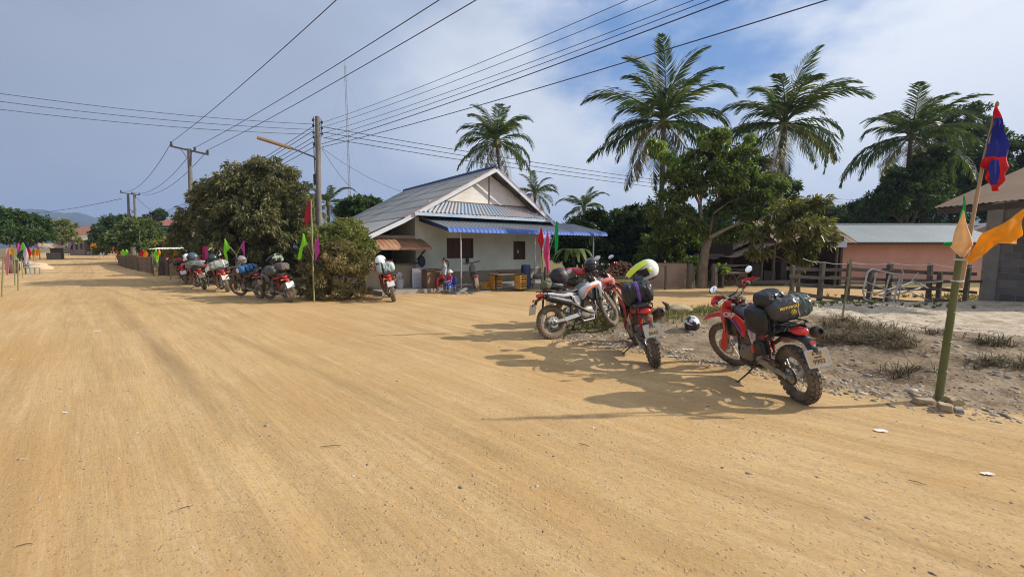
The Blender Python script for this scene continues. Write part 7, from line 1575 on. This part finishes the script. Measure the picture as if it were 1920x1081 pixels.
q, a = on(BA, (-.30, 0, .93)); bag(q, a, (.56, .36, .26), M_bagk, 'black pack on the farthest bike in the left row', 41, lean=BA.rotation_euler.x); bag(q + Vector((0, 0, .2)), a, (.42, .30, .16), M_bagred, 'red pack tied on top of the black pack of the farthest left bike', 43)
q, a = on(BF, (-.30, -.02, .93)); bag(q, a, (.60, .40, .36), M_bagpale, 'pale grey green bag on the bike standing alone by the bush', 45, straps=((.35, M_bagk, .05),), lean=BF.rotation_euler.x)
helmet(P(714, 489, 13.9), (-.2, .45, .9), mat('helmet_pearl', (.80, .80, .82), .25, coat=.5), 'pearl white helmet on the bike standing alone by the bush', s=1.35, peak=False)

# ------------------------------------------------------------------ people
def figure(name, loc, rz, joints, bones, zones, label, hair=None, sc=1.0):
    """joints: name -> (x, y, z, radius); one skinned surface"""
    root_me = bpy.data.meshes.new('skel'); nm = list(joints); idx = {k: i for i, k in enumerate(nm)}
    root_me.from_pydata([joints[k][:3] for k in nm], [(idx[a], idx[c]) for a, c in bones], [])
    o = bpy.data.objects.new('skel', root_me); COL.objects.link(o); sm_ = o.modifiers.new('s', 'SKIN'); sv = root_me.skin_vertices[0].data
    for i, k in enumerate(nm): r_ = joints[k][3]; sv[i].radius = r_ if isinstance(r_, tuple) else (r_, r_)
    sv[0].use_root = True; ss = o.modifiers.new('u', 'SUBSURF'); ss.levels = 2; ss.render_levels = 2
    me = bpy.data.meshes.new_from_object(o.evaluated_get(bpy.context.evaluated_depsgraph_get())); bpy.data.objects.remove(o); me.name = name
    mats = [z[0] for z in zones]; me.materials.clear()
    for m in mats: me.materials.append(m)
    for p in me.polygons:
        c = p.center
        for i, z in enumerate(zones):
            if z[1](c): p.material_index = i; break
        p.use_smooth = True
    q = link(name, me); q.location = loc; q.rotation_euler = (0, 0, rz); q.scale = (sc,) * 3; tag(q, label, 'person')
    return q
def hand(j, bn, nm, root, d, s):
    """palm and five short fingers from a wrist"""
    d = Vector(d).normalized(); sd_ = d.orthogonal().normalized(); w = Vector(j[root][:3]); j[nm + 'p'] = (*(w + d * .05), (.030, .018)); bn.append((root, nm + 'p'))
    for i in range(4):
        off = sd_ * (.024 - .016 * i); L_ = (.055, .065, .06, .045)[i]; a = w + d * .085 + off; c = a + d * L_ + Vector((0, 0, -.015)); j['%sf%d' % (nm, i)] = (*a, .0085); j['%sg%d' % (nm, i)] = (*c, .007); bn += [(nm + 'p', '%sf%d' % (nm, i)), ('%sf%d' % (nm, i), '%sg%d' % (nm, i))]
    a = w + d * .03 + sd_ * .035; c = w + d * .075 + sd_ * .055; j[nm + 't'] = (*a, .010); j[nm + 'u'] = (*c, .008); bn += [(root, nm + 't'), (nm + 't', nm + 'u')]
M_skin = mat('skin', (.42, .22, .14), .6); M_hair = mat('hair_black', (.012, .010, .010), .5); M_shirt = mat('shirt_lilac_grey', (.42, .40, .44), .8, 0, (.36, .42, .42), 6, .5); M_skirt2 = mat('trousers_red', (.38, .02, .03), .8, 0, (.22, .02, .05), 7, .5); M_flip = mat('sandal', (.04, .06, .05), .7)
J = dict(pelvis=(0, 0, .62, (.13, .11)), waist=(.01, 0, .76, (.115, .09)), chest=(.01, 0, .95, (.14, .10)), neckb=(.0, 0, 1.08, .07), neck=(.015, 0, 1.13, .045), head=(.03, 0, 1.21, (.075, .08)), crown=(.02, 0, 1.28, (.07, .075)),
         shl=(0, .15, 1.04, .055), ell=(.10, .20, .84, .042), wrl=(.26, .10, .80, .027), shr=(0, -.15, 1.04, .055), elr=(.10, -.20, .84, .042), wrr=(.27, -.06, .82, .027),
         hipl=(.05, .09, .60, .085), knl=(.34, .12, .52, .062), anl=(.30, .12, .10, .038), tol=(.42, .13, .035, .030), hipr=(.05, -.09, .60, .085), knr=(.30, -.10, .50, .062), anr=(.22, -.10, .09, .038), tor=(.34, -.11, .035, .030))
Bn = [('pelvis', 'waist'), ('waist', 'chest'), ('chest', 'neckb'), ('neckb', 'neck'), ('neck', 'head'), ('head', 'crown'), ('chest', 'shl'), ('shl', 'ell'), ('ell', 'wrl'), ('chest', 'shr'), ('shr', 'elr'), ('elr', 'wrr'), ('pelvis', 'hipl'), ('hipl', 'knl'), ('knl', 'anl'), ('anl', 'tol'), ('pelvis', 'hipr'), ('hipr', 'knr'), ('knr', 'anr'), ('anr', 'tor')]
hand(J, Bn, 'l', 'wrl', (.8, -.5, .1), 1); hand(J, Bn, 'r', 'wrr', (.8, .5, .1), -1)
wg = G(834, 547, 0); wrz = math.radians(205)
def face(o, c, s, m_sk):
    """eyes, nose, mouth, ears on a head centred at c facing +x"""
    b = MB(); b.ball(c + Vector((.078 * s, 0, -.005 * s)), (.016 * s, .012 * s, .022 * s), 8, 6); [b.ball(c + Vector((.0, y * .078 * s, 0)), (.018 * s, .010 * s, .03 * s), 8, 6) for y in (-1, 1)]; b.build('nose_and_ears', m_sk, o, 60)
    b = MB(); [b.ball(c + Vector((.068 * s, y * .030 * s, .02 * s)), (.008 * s, .012 * s, .007 * s), 8, 6) for y in (-1, 1)]; b.build('eyes', M_black, o, 60)
    b = MB(); b.ball(c + Vector((.070 * s, 0, -.042 * s)), (.008 * s, .022 * s, .006 * s), 8, 6); b.build('mouth', mat('lips', (.35, .10, .09), .6), o, 60)
w_ = figure('person', wg + Vector((.0, 0, 0)), wrz, J, Bn, [(M_shirt, lambda c: (c.z > .68 and c.z < 1.10 and abs(c.y) < .24 and not (c.x > .16))), (M_skirt2, lambda c: .22 < c.z <= .70 and not (c.x > .16 and c.z > .70)), (M_flip, lambda c: c.z < .045), (M_skin, lambda c: True)], 'woman in a grey top and red trousers perched on a stool', 1)
b = MB(); b.ball((-.012, 0, 1.265), (.088, .086, .088), 16, 12); b.ball((-.09, 0, 1.27), (.04, .04, .045), 10, 8); b.tube([(-.10, 0, 1.28), (-.16, .02, 1.18), (-.15, .03, 1.02), (-.13, .03, .92)], [.035, .035, .028, .010], 8); b.build('hair', M_hair, w_, 60)
face(w_, Vector((.03, 0, 1.235)), 1.0, M_skin)
t = empty('stool', wg + Vector((.02, .03, 0)), wrz, 'thin legged stool under the woman', 'stool'); b = MB(); b.box((-.02, 0, .505), (.34, .34, .03), None, .01); b.build('seat', M_brownw, t)
for x in (-.15, .12):
    for y in (-.14, .14): b = MB(); b.tube([(x, y, 0), (x * .85, y * .85, .5)], .014, 6); b.build('leg', M_steel, t)
J = dict(pelvis=(0, 0, .40, (.085, .075)), waist=(.0, 0, .48, (.075, .065)), chest=(0, 0, .60, (.085, .07)), neckb=(.0, 0, .675, .045), neck=(.01, 0, .70, .035), head=(.02, 0, .765, (.065, .068)), crown=(.01, 0, .82, (.06, .065)),
         shl=(0, .09, .645, .036), ell=(.05, .13, .52, .028), wrl=(.15, .08, .47, .019), shr=(0, -.09, .645, .036), elr=(.05, -.13, .52, .028), wrr=(.15, -.08, .47, .019),
         hipl=(.03, .05, .38, .055), knl=(.20, .07, .36, .042), anl=(.21, .07, .12, .027), tol=(.28, .07, .08, .022), hipr=(.03, -.05, .38, .055), knr=(.20, -.07, .36, .042), anr=(.20, -.07, .12, .027), tor=(.27, -.07, .08, .022))
Bn = [b_ for b_ in Bn if b_[0] in J and b_[1] in J]; hand(J, Bn, 'l', 'wrl', (.8, -.3, -.2), 1); hand(J, Bn, 'r', 'wrr', (.8, .3, -.2), -1)
cg = G(844, 549, 0); crz = math.radians(235)
M_tred = mat('child_top_red', (.50, .03, .04), .8, 0, (.10, .05, .25), 12, .4)
c_ = figure('person', cg, crz, J, Bn, [(M_tred, lambda c: .42 < c.z < .69 and not (c.x > .12)), (mat('child_trousers', (.04, .06, .30), .8), lambda c: .13 < c.z <= .43 and not (c.x > .13 and c.z > .42)), (M_skin, lambda c: True)], 'small child in a red top and white hat sitting on the blue chair', 1)
b = MB(); b.ball((-.01, 0, .83), (.085, .085, .075), 16, 10); b.lathe([(.08, -.02), (.12, -.035), (.12, -.028), (.08, 0)], (-.01, 0, .83), (.1, 0, 1), 18, close=True); b.build('hat', mat('hat_cream', (.70, .64, .52), .9), c_, 60); face(c_, Vector((.02, 0, .775)), .85, M_skin)
t = empty('child_chair', cg, crz, 'blue plastic child chair with pale legs in front of the woman', 'chair'); M_cb = mat('plastic_blue', (.03, .08, .50), .35); M_cl = mat('plastic_pale_blue', (.25, .38, .62), .4)
b = MB(); b.box((.02, 0, .30), (.32, .32, .03), None, .01); b.build('seat', M_cb, t); b = MB(); b.loft([[(-.13, -.15, .31), (-.13, .15, .31), (-.155, .15, .31), (-.155, -.15, .31)], [(-.16, -.16, .48), (-.16, .16, .48), (-.185, .16, .48), (-.185, -.16, .48)], [(-.18, -.13, .62), (-.18, .13, .62), (-.20, .13, .62), (-.20, -.13, .62)]]); b.build('backrest', M_cb, t)
for x in (-.14, .16):
    for y in (-.14, .14): b = MB(); b.tube([(x * 1.15, y * 1.15, 0), (x, y, .30)], [.022, .026], 8); b.build('leg', M_cl, t)

# ------------------------------------------------------------------ litter and odds and ends
def scrap(px, py, w, d, m, label, z=None, name='litter', cat='litter', rz=0, seed=1):
    g = G(px, py, 0); g.z = gz(g.x, g.y); vs = []; n = 7
    for j in range(n):
        for i in range(n):
            u, v = i / (n - 1) - .5, j / (n - 1) - .5; vs.append((u * w * (1 - .3 * abs(v)), v * d * (1 - .2 * abs(u)), .010 + .35 * d * abs(mnoise.noise(Vector((u * 3 + seed, v * 3, seed))))))
    b = MB(); b._add(vs, [(j * n + i, j * n + i + 1, (j + 1) * n + i + 1, (j + 1) * n + i) for j in range(n - 1) for i in range(n - 1)]); q = b.build(name, m, None, 60); q.location = g; q.rotation_euler = (0, 0, rz); return tag(q, label, cat)
M_lit = mat('litter_white', (.78, .76, .72), .6, 0, (.6, .55, .48), 20, .4)
scrap(1652, 808, .11, .06, M_lit, 'crumpled white wrapper on the road in front of the bamboo post', rz=-.3); scrap(1852, 888, .09, .04, M_lit, 'thin white paper scrap at the lower right', seed=3, rz=-.1); scrap(1532, 705, .10, .05, mat('litter_blue', (.45, .55, .62), .4), 'bluish plastic scrap behind the rear wheel of the right bike', seed=5)
scrap(184, 621, .14, .06, M_lit, 'white scrap on the left side of the road', seed=7); scrap(122, 773, .05, .03, M_lit, 'small white scrap at the lower left of the road', seed=9); scrap(1150, 652, .26, .10, mat('litter_cream', (.62, .54, .42), .7), 'cream plastic scrap below the silver bike', seed=11, rz=.1); scrap(1262, 668, .16, .06, mat('litter_blue', (.45, .55, .62), .4), 'bluish white scrap right of the rear facing bike', seed=12); scrap(1290, 657, .2, .08, mat('litter_cream', (.62, .54, .42), .7), 'flat cream card on the rubble under the helmet', seed=13)
for i, (px, py) in enumerate(((862, 553), (851, 556), (878, 553), (822, 556))): scrap(px, py, .12, .07, M_lit, ['white scrap on the sand right of the blue chair', 'white scrap in front of the blue chair', 'white scrap below the steel awning post', 'white scrap in front of the stool'][i], seed=20 + i)
g = G(1262, 592, .15); t = empty('old_sack', (g.x, g.y, gz(g.x, g.y)), .3, 'pale torn sack with a dark stub of wood on the grassy verge', 'sack'); b = MB(); b.ball((.15, 0, .06), (.36, .16, .13), 16, 10, lambda p: p * (1 + .3 * mnoise.noise(p * 2.4))); b.build('sack_cloth', mat('sack_tan', (.42, .36, .24), .9, 0, (.25, .19, .11), 5, .5, .5, 12), t, 60); b = MB(); b.tube([(-.12, 0, .02), (-.18, 0, .20), (-.30, 0, .27)], [.06, .05, .02], 7); b.build('wood_stub', M_barkd, t, 50)
for i, (px0, py0, px1, py1) in enumerate(((600, 838, 640, 836), (335, 955, 362, 948), (1085, 832, 1106, 838), (1703, 903, 1735, 912), (30, 1028, 62, 1020))):
    a = G(px0, py0, 0); c = G(px1, py1, 0); a.z = gz(a.x, a.y) + .008; c.z = gz(c.x, c.y) + .008; b = MB(); b.tube([a, a.lerp(c, .5) + Vector((.003, .004, .003)), c], [.002, .003, .0015], 5); tag(b.build('twig', M_barkd, None, 50), ['dry twig lying left of centre on the road', 'dry twig near the lower left of the road', 'short twig in the middle of the road', 'short twig at the lower right of the road', 'dry twig at the bottom left corner'][i], 'twig', 'twigs on the road')
# ------------------------------------------------------------------ haze
hz = MB(); hz.box((0, 1450, 95), (7000, 3400, 212)); ho = hz.build('haze', None); ho.data.materials.clear()
hm_ = bpy.data.materials.new('haze_air'); hm_.use_nodes = True; nd = hm_.node_tree.nodes; nd.remove(nd['Principled BSDF'])
pv_ = nd.new('ShaderNodeVolumePrincipled'); pv_.inputs['Density'].default_value = 0.00040; pv_.inputs['Color'].default_value = (.42, .56, .85, 1); pv_.inputs['Anisotropy'].default_value = 0.1
hm_.node_tree.links.new(pv_.outputs[0], nd['Material Output'].inputs['Volume']); ho.data.materials.append(hm_); tag(ho, 'thin blue morning haze over the village', 'haze', None, 'stuff')
